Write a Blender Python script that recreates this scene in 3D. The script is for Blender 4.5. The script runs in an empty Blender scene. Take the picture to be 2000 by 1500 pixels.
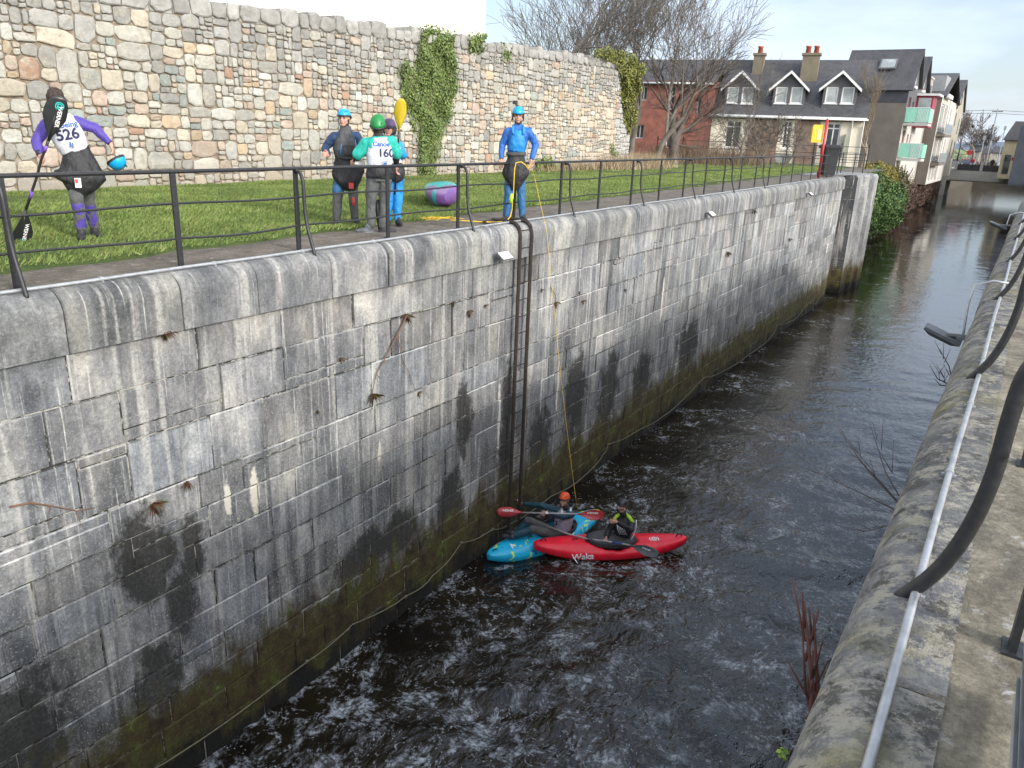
import bpy, bmesh, math, random
import numpy as np
from mathutils import Vector, Matrix, noise as mnoise
from mathutils.bvhtree import BVHTree
sc = bpy.context.scene
COL = sc.collection
rnd = random.Random(7)
rng = np.random.default_rng(11)

# ------------------------------------------------------------------ camera
H = 7.5                                   # eye height above the water; the quays are at 6.0
CF, CTH, CRHO, CYAW = 1501.0, math.atan(495 / 1501.0), math.radians(2.24), math.radians(-32.75)
F0 = Vector((math.sin(CYAW), math.cos(CYAW), 0)); R0 = Vector((math.cos(CYAW), -math.sin(CYAW), 0)); ZZ = Vector((0, 0, 1))
CFW = math.cos(CTH) * F0 - math.sin(CTH) * ZZ
CU0 = math.sin(CTH) * F0 + math.cos(CTH) * ZZ
CR = math.cos(CRHO) * R0 + math.sin(CRHO) * CU0
CU = -math.sin(CRHO) * R0 + math.cos(CRHO) * CU0
CAM = Vector((0, 0, H))
cd = bpy.data.cameras.new('camera'); cam = bpy.data.objects.new('camera', cd); COL.objects.link(cam)
cd.sensor_width = 36; cd.lens = 36 * CF / 2000; cd.clip_start = 0.05; cd.clip_end = 6000
m3 = Matrix((CR, CU, -CFW)).transposed()
cam.matrix_world = Matrix.Translation(CAM) @ m3.to_4x4()
sc.camera = cam

# ------------------------------------------------------------------ sky, sun, exposure
SUN_EL, SUN_AZ = math.radians(22), math.atan2(0.97, -0.22)      # azimuth from +Y towards +X
world = bpy.data.worlds.new('World'); sc.world = world; world.use_nodes = True
wt = world.node_tree; wt.nodes.clear()
wo = wt.nodes.new('ShaderNodeOutputWorld'); bg = wt.nodes.new('ShaderNodeBackground')
sky = wt.nodes.new('ShaderNodeTexSky'); sky.sky_type = 'NISHITA'; sky.sun_disc = False
sky.sun_elevation = SUN_EL; sky.sun_rotation = SUN_AZ; sky.air_density = 1.0; sky.dust_density = 1.6; sky.ozone_density = 1.2
tc = wt.nodes.new('ShaderNodeTexCoord'); mp = wt.nodes.new('ShaderNodeMapping'); mp.inputs['Scale'].default_value = (1.5, 1.5, 5.0)
nz = wt.nodes.new('ShaderNodeTexNoise'); nz.inputs['Scale'].default_value = 1.6; nz.inputs['Detail'].default_value = 6; nz.inputs['Roughness'].default_value = 0.55
rp = wt.nodes.new('ShaderNodeValToRGB'); rp.color_ramp.elements[0].position = 0.42; rp.color_ramp.elements[1].position = 0.60
rp.color_ramp.elements[0].color = (0.35, 0.35, 0.35, 1); rp.color_ramp.elements[1].color = (1, 1, 1, 1)
mx = wt.nodes.new('ShaderNodeMix'); mx.data_type = 'RGBA'; mx.inputs['B'].default_value = (5.8, 6.5, 7.8, 1)
dt = wt.nodes.new('ShaderNodeVectorMath'); dt.operation = 'DOT_PRODUCT'; dt.inputs[1].default_value = (math.sin(SUN_AZ), math.cos(SUN_AZ), 0.25)
r2 = wt.nodes.new('ShaderNodeValToRGB'); r2.color_ramp.elements[0].position = 0.0; r2.color_ramp.elements[1].position = 1.0      # hazy cloud brightened round the sun, out of view, to fill the shaded boats
r2.color_ramp.elements[0].color = (4.7, 5.4, 6.6, 1); r2.color_ramp.elements[1].color = (17, 17, 17, 1); wt.links.new(tc.outputs['Generated'], dt.inputs[0]); wt.links.new(dt.outputs['Value'], r2.inputs['Fac']); wt.links.new(r2.outputs['Color'], mx.inputs['B'])
wt.links.new(tc.outputs['Generated'], mp.inputs['Vector']); wt.links.new(mp.outputs['Vector'], nz.inputs['Vector'])
wt.links.new(nz.outputs['Fac'], rp.inputs['Fac']); wt.links.new(rp.outputs['Color'], mx.inputs['Factor'])
wt.links.new(sky.outputs['Color'], mx.inputs['A']); wt.links.new(mx.outputs['Result'], bg.inputs['Color'])
bg.inputs['Strength'].default_value = 0.13
wt.links.new(bg.outputs['Background'], wo.inputs['Surface'])
sl = bpy.data.lights.new('sun', 'SUN'); sl.energy = 2.05; sl.angle = math.radians(7.0); sl.color = (1.0, 0.95, 0.88)
so = bpy.data.objects.new('sun', sl); COL.objects.link(so)
sdir = Vector((math.cos(SUN_EL) * math.sin(SUN_AZ), math.cos(SUN_EL) * math.cos(SUN_AZ), math.sin(SUN_EL)))
so.rotation_euler = sdir.to_track_quat('Z', 'Y').to_euler()
sc.view_settings.view_transform = 'Standard'; sc.view_settings.look = 'None'
sc.view_settings.exposure = 0.62; sc.view_settings.gamma = 1.0
try: sc.cycles.max_bounces = 4; sc.cycles.diffuse_bounces = 2; sc.cycles.glossy_bounces = 3
except Exception: pass

# ------------------------------------------------------------------ helpers: measuring
def ray(x, y): return CFW * CF + CR * (x - 1000) + CU * (750 - y)
def atz(x, y, z): d = ray(x, y); return CAM + d * ((z - H) / d.z)
def atx(x, y, X): d = ray(x, y); return CAM + d * (X / d.x)
def aty(x, y, Y): d = ray(x, y); return CAM + d * (Y / d.y)
def atd(x, y, D): d = ray(x, y); return CAM + d * (D / d.dot(F0))

# ------------------------------------------------------------------ helpers: materials
class NT:
    def __init__(s, name):
        s.m = bpy.data.materials.new(name); s.m.use_nodes = True; s.t = s.m.node_tree
        s.t.nodes.clear(); s.o = s.t.nodes.new('ShaderNodeOutputMaterial'); s.b = s.t.nodes.new('ShaderNodeBsdfPrincipled')
        s.t.links.new(s.b.outputs[0], s.o.inputs[0])
        s.tc = s.t.nodes.new('ShaderNodeTexCoord')
    def set(s, sock, v):
        if v is None: return
        if isinstance(v, bpy.types.NodeSocket): s.t.links.new(v, sock)
        elif isinstance(v, (tuple, list)):
            v = tuple(v)
            if sock.type == 'RGBA' and len(v) == 3: v = v + (1,)
            sock.default_value = v
        else:
            if sock.type == 'RGBA': v = (v, v, v, 1)
            elif sock.type == 'VECTOR': v = (v, v, v)
            sock.default_value = v
    def obj(s): return s.tc.outputs['Object']
    def map(s, v, scale=(1, 1, 1), loc=(0, 0, 0), rot=(0, 0, 0)):
        n = s.t.nodes.new('ShaderNodeMapping'); s.set(n.inputs['Vector'], v); n.inputs['Scale'].default_value = scale
        n.inputs['Location'].default_value = loc; n.inputs['Rotation'].default_value = rot; return n.outputs[0]
    def noise(s, v, sc_=5, det=4, ro=0.55, dist=0, col=False):
        n = s.t.nodes.new('ShaderNodeTexNoise'); s.set(n.inputs['Vector'], v); n.inputs['Scale'].default_value = sc_
        n.inputs['Detail'].default_value = det; n.inputs['Roughness'].default_value = ro; n.inputs['Distortion'].default_value = dist
        return n.outputs['Color' if col else 'Fac']
    def vor(s, v, sc_=5, feat='F1', rand=1, out='Distance'):
        n = s.t.nodes.new('ShaderNodeTexVoronoi'); n.feature = feat; s.set(n.inputs['Vector'], v); n.inputs['Scale'].default_value = sc_
        n.inputs['Randomness'].default_value = rand; return n.outputs[out]
    def ramp(s, f, st, interp='LINEAR'):
        n = s.t.nodes.new('ShaderNodeValToRGB'); s.set(n.inputs[0], f); cr = n.color_ramp; cr.interpolation = interp
        while len(cr.elements) < len(st): cr.elements.new(0.5)
        for e, (p, c) in zip(cr.elements, st):
            e.position = p; e.color = (c, c, c, 1) if not isinstance(c, (tuple, list)) else tuple(c) + (1,)
        return n.outputs[0]
    def mix(s, f, a, b, mode='MIX'):
        n = s.t.nodes.new('ShaderNodeMix'); n.data_type = 'RGBA'; n.blend_type = mode
        s.set(n.inputs['Factor'], f); s.set(n.inputs['A'], a); s.set(n.inputs['B'], b); return n.outputs['Result']
    def math(s, op, a, b=None, c=None, clamp=False):
        n = s.t.nodes.new('ShaderNodeMath'); n.operation = op; n.use_clamp = clamp
        s.set(n.inputs[0], a)
        if b is not None: s.set(n.inputs[1], b)
        if c is not None: s.set(n.inputs[2], c)
        return n.outputs[0]
    def vmath(s, op, a, b=None):
        n = s.t.nodes.new('ShaderNodeVectorMath'); n.operation = op; s.set(n.inputs[0], a)
        if b is not None: s.set(n.inputs[1], b)
        return n.outputs['Value' if op in ('LENGTH', 'DISTANCE', 'DOT_PRODUCT') else 'Vector']
    def sep(s, v): n = s.t.nodes.new('ShaderNodeSeparateXYZ'); s.set(n.inputs[0], v); return n.outputs
    def attr(s, name='col'): n = s.t.nodes.new('ShaderNodeAttribute'); n.attribute_name = name; return n.outputs['Color']
    def bump(s, h, st=0.5, d=0.02, nrm=None):
        n = s.t.nodes.new('ShaderNodeBump'); n.inputs['Strength'].default_value = st; n.inputs['Distance'].default_value = d
        s.set(n.inputs['Height'], h); s.set(n.inputs['Normal'], nrm) if nrm is not None else None; return n.outputs[0]
    def out(s, base=None, rough=None, nrm=None, metal=None, **k):
        if base is not None: s.set(s.b.inputs['Base Color'], base)
        if rough is not None: s.set(s.b.inputs['Roughness'], rough)
        if nrm is not None: s.set(s.b.inputs['Normal'], nrm)
        if metal is not None: s.set(s.b.inputs['Metallic'], metal)
        for a, v in k.items(): s.set(s.b.inputs[a.replace('_', ' ')], v)
        return s.m

def simple(name, c, rough=0.6, var=0.25, scale=8, bump=0.0, metal=0, bscale=40, det=5, spec=None):
    n = NT(name); v = n.obj(); f = n.noise(v, scale, det, 0.6)
    lo = tuple(x * (1 - var) for x in c); hi = tuple(min(1, x * (1 + var)) for x in c)
    b = n.ramp(f, [(0.3, lo), (0.7, hi)])
    nr = n.bump(n.noise(v, bscale, 4), bump, 0.01) if bump else None
    n.out(b, rough, nr, metal)
    if spec is not None: n.b.inputs['Specular IOR Level'].default_value = spec
    return n.m
def cloth(name, c, rough=0.75, wr=0.5, sc_=9):
    n = NT(name); v = n.obj()
    f = n.noise(n.map(v, (1, 1, 0.6)), sc_, 5, 0.6, 0.8)
    b = n.ramp(n.noise(v, 14, 4), [(0.3, tuple(x * 0.8 for x in c)), (0.7, tuple(min(1, x * 1.15) for x in c))])
    return n.out(b, rough, n.bump(f, wr, 0.05))
def attrmat(name, rough=0.8, var=0.35, scale=12, bump=0.4, bs=30, fine=60):
    n = NT(name); v = n.obj(); a = n.attr()
    f = n.ramp(n.noise(v, scale, 6, 0.65), [(0.25, 1 - var), (0.75, 1 + var * 0.6)])
    b = n.mix(1.0, a, f, 'MULTIPLY')
    return n.out(b, rough, n.bump(n.noise(v, bs, 6, 0.7), bump, 0.02) if bump else None)

# ------------------------------------------------------------------ helpers: meshes
class MB:
    def __init__(s): s.v = []; s.f = []; s.c = []; s.mi = []; s.col = (1, 1, 1); s.m = 0
    def add(s, vs, fs, col=None, m=None):
        o = len(s.v); s.v.extend([tuple(p) for p in vs]); c = s.col if col is None else col; mm = s.m if m is None else m
        for f in fs: s.f.append(tuple(i + o for i in f)); s.c.append(c); s.mi.append(mm)
    def box(s, a, b, col=None, M=None, bev=0, m=None):
        x0, y0, z0 = a; x1, y1, z1 = b
        vs = [Vector(p) for p in ((x0, y0, z0), (x1, y0, z0), (x1, y1, z0), (x0, y1, z0), (x0, y0, z1), (x1, y0, z1), (x1, y1, z1), (x0, y1, z1))]
        if M is not None: vs = [M @ p for p in vs]
        s.add(vs, [(0, 3, 2, 1), (4, 5, 6, 7), (0, 1, 5, 4), (1, 2, 6, 5), (2, 3, 7, 6), (3, 0, 4, 7)], col, m); return s
    def tube(s, pts, r, n=8, col=None, caps=True, m=None):
        pts = [Vector(p) for p in pts]; k = len(pts)
        rs = r if isinstance(r, (list, tuple)) else [r] * k
        vs = []; prev = None
        for i, p in enumerate(pts):
            t = (pts[min(i + 1, k - 1)] - pts[max(i - 1, 0)])
            t = t.normalized() if t.length > 1e-9 else Vector((0, 0, 1))
            if prev is None:
                a = Vector((0, 0, 1)) if abs(t.z) < 0.9 else Vector((1, 0, 0)); u = t.cross(a).normalized()
            else:
                u = (prev - t * prev.dot(t)); u = u.normalized() if u.length > 1e-6 else t.orthogonal().normalized()
            prev = u; w = t.cross(u)
            for j in range(n):
                an = 2 * math.pi * j / n; vs.append(p + (u * math.cos(an) + w * math.sin(an)) * rs[i])
        fs = [(i * n + j, i * n + (j + 1) % n, (i + 1) * n + (j + 1) % n, (i + 1) * n + j) for i in range(k - 1) for j in range(n)]
        if caps: fs.append(tuple(range(n - 1, -1, -1))); fs.append(tuple((k - 1) * n + j for j in range(n)))
        s.add(vs, fs, col, m); return s
    def loft(s, rings, col=None, caps=True, m=None):
        n = len(rings[0]); vs = [p for r in rings for p in r]; k = len(rings)
        fs = [(i * n + j, i * n + (j + 1) % n, (i + 1) * n + (j + 1) % n, (i + 1) * n + j) for i in range(k - 1) for j in range(n)]
        if caps: fs.append(tuple(range(n - 1, -1, -1))); fs.append(tuple((k - 1) * n + j for j in range(n)))
        s.add(vs, fs, col, m); return s
    def ell(s, c, r, M=None, nu=16, nv=10, col=None, m=None):
        c = Vector(c); rings = []
        for i in range(1, nv):
            ph = math.pi * i / nv; row = []
            for j in range(nu):
                th = 2 * math.pi * j / nu
                p = Vector((r[0] * math.sin(ph) * math.cos(th), r[1] * math.sin(ph) * math.sin(th), -r[2] * math.cos(ph)))
                row.append(c + (M @ p if M is not None else p))
            rings.append(row)
        o = len(s.v); s.loft(rings, col, False, m)
        b = Vector((0, 0, -r[2])); t = Vector((0, 0, r[2]))
        if M is not None: b = M @ b; t = M @ t
        k = len(s.v); s.v.append(tuple(c + b)); s.v.append(tuple(c + t)); cc = s.col if col is None else col; mm = s.m if m is None else m
        for j in range(nu):
            s.f.append((k, o + (j + 1) % nu, o + j)); s.c.append(cc); s.mi.append(mm)
            q = o + (nv - 2) * nu; s.f.append((k + 1, q + j, q + (j + 1) % nu)); s.c.append(cc); s.mi.append(mm)
        return s
    def prism(s, poly, z0, z1, M=None, col=None, m=None):     # poly in (x, y), extruded along z
        n = len(poly); vs = [Vector((x, y, z0)) for x, y in poly] + [Vector((x, y, z1)) for x, y in poly]
        if M is not None: vs = [M @ p for p in vs]
        fs = [tuple(range(n - 1, -1, -1)), tuple(range(n, 2 * n))] + [(i, (i + 1) % n, n + (i + 1) % n, n + i) for i in range(n)]
        s.add(vs, fs, col, m); return s
    def mesh(s, name, mats, smooth=False, colattr=False):
        me = bpy.data.meshes.new(name); me.from_pydata(s.v, [], s.f)
        for mt in (mats if isinstance(mats, (list, tuple)) else [mats]): me.materials.append(mt)
        if isinstance(mats, (list, tuple)): me.polygons.foreach_set('material_index', s.mi)
        if smooth: me.polygons.foreach_set('use_smooth', [True] * len(s.f))
        if colattr:
            ca = me.color_attributes.new('col', 'FLOAT_COLOR', 'CORNER'); buf = []
            for f, c in zip(s.f, s.c):
                c4 = (c[0], c[1], c[2], 1.0)
                for _ in f: buf.extend(c4)
            ca.data.foreach_set('color', buf)
        me.validate(); me.update(); return me

def PM(o, u, v, w): # matrix from origin and axes
    return Matrix(((u[0], v[0], w[0], o[0]), (u[1], v[1], w[1], o[1]), (u[2], v[2], w[2], o[2]), (0, 0, 0, 1)))
def thing(name, label, cat, loc=(0, 0, 0), rotz=0, group=None):
    o = bpy.data.objects.new(name, None); COL.objects.link(o); o.empty_display_size = 0.2
    o.location = loc; o.rotation_euler = (0, 0, rotz); o['label'] = label; o['category'] = cat
    if group: o['group'] = group
    return o
def tag(o, label, cat, group=None):
    o['label'] = label; o['category'] = cat
    if group: o['group'] = group
    return o
def link(name, me, parent=None, world=True, label=None):
    o = bpy.data.objects.new(name, me); COL.objects.link(o)
    if parent is not None:
        o.parent = parent
        if world and parent.type == 'EMPTY':
            o.matrix_parent_inverse = (Matrix.Translation(parent.location) @ parent.rotation_euler.to_matrix().to_4x4()).inverted()
    if label: o['label'] = label
    return o
def part(name, mb, mat, parent, smooth=False, col=False, world=True, label=None):
    return link(name, mb.mesh(name, mat, smooth, col), parent, world, label)
def solo(name, mb, mat, label, cat, smooth=False, col=False, group=None, keep=False):   # one-mesh thing, origin at its base
    me = mb.mesh(name, mat, smooth, col); o = link(name, me)
    if not keep:
        a = np.array(mb.v); c = Vector(((a[:, 0].min() + a[:, 0].max()) / 2, (a[:, 1].min() + a[:, 1].max()) / 2, a[:, 2].min()))
        me.transform(Matrix.Translation(-c)); o.location = c
    return tag(o, label, cat, group)
def struct(name, mb, mat, smooth=False, col=False, kind='structure'):
    o = link(name, mb.mesh(name, mat, smooth, col)); o['kind'] = kind; return o
def npmesh(name, V, Fc, mat, colors=None, smooth=False):      # numpy mesh; all faces the same size
    me = bpy.data.meshes.new(name); n = Fc.shape[1]
    me.vertices.add(len(V)); me.vertices.foreach_set('co', V.astype(np.float32).ravel())
    me.loops.add(Fc.size); me.loops.foreach_set('vertex_index', Fc.astype(np.int32).ravel())
    me.polygons.add(len(Fc)); me.polygons.foreach_set('loop_start', np.arange(0, Fc.size, n, dtype=np.int32))
    me.polygons.foreach_set('loop_total', np.full(len(Fc), n, dtype=np.int32))
    me.materials.append(mat)
    if smooth: me.polygons.foreach_set('use_smooth', np.ones(len(Fc), dtype=bool))
    me.update(calc_edges=True)
    if colors is not None:
        ca = me.color_attributes.new('col', 'FLOAT_COLOR', 'CORNER')
        cc = np.repeat(np.concatenate([colors, np.ones((len(colors), 1))], 1), n, axis=0)
        ca.data.foreach_set('color', cc.astype(np.float32).ravel())
    return me
def leaves(pts, nrm, size, cols, spread=0.7, asp=1.0):        # leaf quads at pts
    n = len(pts); nn = nrm + rng.normal(0, spread, (n, 3)); nn /= np.linalg.norm(nn, axis=1)[:, None] + 1e-9
    a = rng.normal(0, 1, (n, 3)); u = np.cross(nn, a); u /= np.linalg.norm(u, axis=1)[:, None] + 1e-9; w = np.cross(nn, u)
    s = (size * rng.uniform(0.6, 1.3, n))[:, None]
    V = np.stack([pts - u * s * 0.5, pts - w * s * 0.5 * asp, pts + u * s * 0.5 + nn * s * 0.12, pts + w * s * 0.5 * asp], 1).reshape(-1, 3)
    return V, np.arange(4 * n).reshape(n, 4), cols
# ------------------------------------------------------------------ canal geometry
def LX(y): return -7.06 - 0.0145 * (y - 3.0)           # face of the left lock wall
def LP(p, off=0.0): return Vector((LX(p[0]) + off, p[0], p[1]))
STAINS = [(3.95, 3.05, 0.42, 0.62), (2.35, 1.7, 0.75, 0.85), (4.3, 2.35, 0.22, 0.55), (4.5, 2.9, .16, .5), (9.3, 1.6, .5, .5), (8.0, 1.5, .5, .4), (9.7, 2.9, 0.28, 0.75), (13.7, 2.2, 0.55, 1.1), (15.4, 1.9, 0.6, 1.1), (11.0, 2.2, 0.25, 1.6), (7.2, 1.5, 0.6, 0.4), (17.3, 1.7, 0.7, 0.8), (12.3, 1.6, 0.5, 0.9), (20.5, 1.8, 1.0, 0.9), (3.9, 1.45, 0.35, 0.6)]

def lockstone(name, horiz=False, gain=1.0, algae=True, stains=True):
    n = NT(name); v = n.obj(); a = n.attr(); x, y, z = n.sep(v)[0:3]
    big = n.noise(n.map(v, (1, 1.9, 0.75)), 1.1, 5, 0.66)
    fine = n.noise(v, 26 if not horiz else 55, 4, 0.8); med = n.noise(v, 5 if not horiz else 11, 4, 0.75)
    base = n.ramp(big, [(0.34, (0.095, 0.102, 0.110)), (0.5, (0.19, 0.195, 0.20)), (0.66, (0.34, 0.335, 0.315))])
    base = n.mix(1.0, base, a, 'MULTIPLY')
    base = n.mix(0.55, base, n.ramp(med, [(0.25, 0.45), (0.75, 1.45)]), 'MULTIPLY')
    base = n.mix(0.7, base, n.ramp(fine, [(0.3, 0.5), (0.7, 1.4)]), 'MULTIPLY')
    if not horiz:
        # lime runs and soot runs down the face
        w = n.noise(n.map(v, (1, 7.0, 0.28)), 1.0, 3, 0.6)
        w2 = n.noise(n.map(v, (1, 19.0, 0.55), (3, 7, 1)), 1.0, 3, 0.65)
        sp = n.ramp(fine, [(0.35, 0.25), (0.6, 1.0)])
        f1 = n.math('MULTIPLY', n.ramp(w, [(0.54, 0.0), (0.66, 0.8)]), sp)
        f2 = n.math('MULTIPLY', n.ramp(w2, [(0.60, 0.0), (0.70, 0.9)]), sp)
        base = n.mix(f1, base, (0.44, 0.43, 0.40)); base = n.mix(f2, base, (0.56, 0.56, 0.53))
        d1 = n.ramp(n.noise(n.map(v, (1, 6.0, 0.3), (9, 3, 4)), 1.0, 4, 0.75), [(0.54, 0.0), (0.65, 0.75)])
        low = n.ramp(n.math('DIVIDE', z, 6.0), [(0.2, 1.0), (0.95, 0.35)])
        base = n.mix(n.math('MULTIPLY', d1, low), base, (0.03, 0.032, 0.036))
        # general grime lower down: lichen-crusted, rough, speckled
        crust = n.ramp(n.noise(n.map(v, (1, 1.6, 0.7)), 2.2, 5, 0.8), [(0.45, 0.0), (0.58, 0.75)])
        lowc = n.ramp(n.math('DIVIDE', z, 6.0), [(0.12, 1.0), (0.55, 0.0)])
        base = n.mix(n.math('MULTIPLY', crust, lowc), base, (0.045, 0.042, 0.038))
        wsp = n.ramp(n.noise(v, 48, 1, 0.6), [(0.60, 0.0), (0.68, 0.8)])
        base = n.mix(n.math('MULTIPLY', wsp, n.ramp(n.math('DIVIDE', z, 6.0), [(0.1, 0.9), (0.8, 0.25)])), base, (0.46, 0.45, 0.42))
    else:
        w = n.ramp(n.noise(v, 5.5, 6, 0.82), [(0.49, 0.0), (0.56, 0.9)])
        base = n.mix(w, base, (0.46, 0.43, 0.35))
        yl = n.ramp(n.noise(n.map(v, (1, 1, 1), (5, 5, 2)), 1.5, 4, 0.75), [(0.52, 0.0), (0.68, 0.7)])
        base = n.mix(yl, base, (0.30, 0.27, 0.12))
        dk = n.ramp(n.noise(n.map(v, (1, 1, 1), (1, 8, 2)), 4.5, 6, 0.82), [(0.52, 0.0), (0.59, 0.85)])
        base = n.mix(dk, base, (0.075, 0.07, 0.06))
    rough = 0.85
    pits = n.ramp(n.vor(v, 9, 'F1'), [(0.02, 0.25), (0.10, 1.0)])
    base = n.mix(0.6, base, pits, 'MULTIPLY')
    if stains:
        mask = None; dv = med
        for (sy, sz, ry, rz) in STAINS:
            q = n.vmath('MULTIPLY', n.vmath('SUBTRACT', v, (0, sy, sz)), (0.0, 1 / ry, 1 / rz))
            d = n.math('ADD', n.vmath('LENGTH', q), n.math('MULTIPLY', n.math('SUBTRACT', n.noise(n.map(v, (1, 1, .6)), 3.2, 5, .8), 0.5), 2.4))
            mk = n.ramp(d, [(0.66, 1.0), (1.02, 0.0)])
            mask = mk if mask is None else n.math('MAXIMUM', mask, mk)
        mask = n.math('MULTIPLY', mask, n.ramp(fine, [(0.3, 1.0), (0.72, 0.75)]))
        base = n.mix(mask, base, (0.022, 0.021, 0.018))
    if stains:      # chalky lime trickles
        for (sy, sz, ry, rz) in [(5.38, 3.25, .07, .36), (5.0, 3.3, .05, .3), (12.9, 2.7, .05, .7), (18.2, 3.6, .06, .6), (7.6, 3.0, .04, .3), (10.75, 2.6, .05, .8)]:
            q = n.vmath('MULTIPLY', n.vmath('SUBTRACT', v, (0, sy, sz)), (0.0, 1 / ry, 1 / rz)); d = n.math('ADD', n.vmath('LENGTH', q), n.math('MULTIPLY', n.math('SUBTRACT', med, 0.5), 2.2)); base = n.mix(n.ramp(d, [(0.6, 0.9), (0.95, 0.0)]), base, (0.62, 0.59, 0.50))
    if algae:
        h = n.math('ADD', z, n.math('MULTIPLY', n.math('SUBTRACT', n.noise(n.map(v, (1, 1.0, 0.5)), 2.2, 4, 0.75), 0.5), 1.9))
        am = n.ramp(n.math('DIVIDE', h, 2.0), [(0.50, 1.0), (0.74, 0.0)])
        ac = n.ramp(n.noise(v, 3.0, 4, 0.75), [(0.34, (0.025, 0.018, 0.008)), (0.48, (0.06, 0.042, 0.014)), (0.62, (0.07, 0.075, 0.016)), (0.72, (0.15, 0.21, 0.03))])
        ac = n.mix(0.8, ac, n.ramp(fine, [(0.3, 0.35), (0.7, 1.5)]), 'MULTIPLY')
        base = n.mix(am, base, ac)
        wet = n.ramp(n.math('DIVIDE', h, 2.0), [(0.05, 1.0), (0.22, 0.0)])
        base = n.mix(wet, base, (0.008, 0.008, 0.006))
    if gain != 1.0: base = n.mix(1.0, base, (gain, gain, gain), 'MULTIPLY')
    nb = n.bump(n.math('ADD', n.math('MULTIPLY', fine, 0.5), n.noise(v, 9, 5, 0.8)), 0.75, 0.035)
    return n.out(base, rough, nb)

M_LOCK = lockstone('limestone ashlar', gain=1.2)
M_COPE = lockstone('limestone coping', stains=False, algae=False, gain=1.0)
M_COPER = lockstone('weathered coping', horiz=True, stains=False, algae=False, gain=0.8)
def joint_mat():
    n = NT('joints'); v = n.obj(); f = n.noise(v, 7, 6, 0.7)
    b = n.ramp(f, [(0.36, (0.02, 0.018, 0.014)), (0.47, (0.04, 0.038, 0.03)), (0.53, (0.38, 0.37, 0.33)), (0.68, (0.5, 0.48, 0.43))])
    g = n.ramp(n.noise(n.map(v, (1, 1, 1), (4, 4, 4)), 2.0, 4), [(0.60, 0.0), (0.66, 0.8)])
    b = n.mix(g, b, (0.05, 0.07, 0.015)); return n.out(b, 0.95, n.bump(n.noise(v, 40, 5), 0.6, 0.02))
M_JOINT = joint_mat()
def algae_backing():
    return M_JOINT

def block(mb, y0, y1, z0, z1, xf, out, col, sgn=1, bev=0.012):
    # ashlar block face at xf (function of y) standing 'out' proud; sgn +1: faces +X
    g = 0.007; y0 += g; y1 -= g; z0 += g; z1 -= g
    j = lambda: rnd.uniform(-0.004, 0.004)
    ys = [y0 + j(), y1 + j(), y1 + j(), y0 + j()]; zs = [z0 + j(), z0 + j(), z1 + j(), z1 + j()]
    o = rnd.uniform(-0.004, 0.004)
    r0 = [Vector((xf(y) - sgn * 0.06, y, z)) for y, z in zip(ys, zs)]
    r1 = [Vector((xf(y) + sgn * (out - bev), y, z)) for y, z in zip(ys, zs)]
    cy, cz = (y0 + y1) / 2, (z0 + z1) / 2
    ins = lambda y, z, b: (y + (b if y < cy else -b), z + (b if z < cz else -b))
    r2 = []
    tx = rnd.uniform(-0.006, 0.006)
    for y, z in zip(ys, zs):
        yy, zz = ins(y, z, bev); r2.append(Vector((xf(yy) + sgn * (out + o + tx * (1 if y > cy else -1)), yy, zz)))
    fs = []
    for k in (0, 4):
        for i in range(4):
            q = (k + i, k + (i + 1) % 4, k + 4 + (i + 1) % 4, k + 4 + i); fs.append(q if sgn > 0 else q[::-1])
    fs.append((8, 9, 10, 11) if sgn > 0 else (11, 10, 9, 8))
    e = rnd.choice([0.3, 0.5, 1.0, 1.4, 2.0]); ec = tuple(min(3, c * e) for c in col)
    mb.add(r0 + r1 + r2, fs[:8], ec); o8 = len(mb.v) - 12; mb.f.append(tuple(i + o8 for i in fs[8])); mb.c.append(col); mb.mi.append(0)

COURSES = [5.43, 4.93, 4.38, 3.74, 3.33, 2.93, 2.50, 2.03, 1.62, 1.2, 0.82, 0.4, -0.05, -0.6]
def ashlar(mb, ya, yb, xf, sgn=1):
    for k in range(len(COURSES) - 1):
        z1, z0 = COURSES[k], COURSES[k + 1]; y = ya - rnd.uniform(0, 0.6)
        while y < yb:
            L = rnd.choice([rnd.uniform(0.5, 0.8), rnd.uniform(0.75, 1.25), rnd.uniform(0.9, 1.5)]); ye = min(y + L, yb)
            if ye - y < 0.25 and ye == yb: pass
            ys = max(y, ya)
            if ye > ys + 0.05:
                c = rnd.gauss(1.0, 0.17); c = max(0.6, min(1.5, c)); t = rnd.uniform(-0.04, 0.04); col = (c * (1 + t), c, c * (1 - t))
                if rnd.random() < 0.14 and z1 - z0 > 0.35:
                    zm = z1 - rnd.uniform(0.1, 0.16) if rnd.random() < 0.6 else z0 + rnd.uniform(0.1, 0.16)
                    block(mb, ys, ye, zm, z1, xf, rnd.uniform(0, 0.01), col, sgn); c2 = c * rnd.uniform(0.85, 1.15)
                    block(mb, ys, ye, z0, zm, xf, rnd.uniform(0, 0.01), (c2, c2, c2), sgn)
                else: block(mb, ys, ye, z0, z1, xf, rnd.uniform(0, 0.012), col, sgn)
            y = ye
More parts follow.
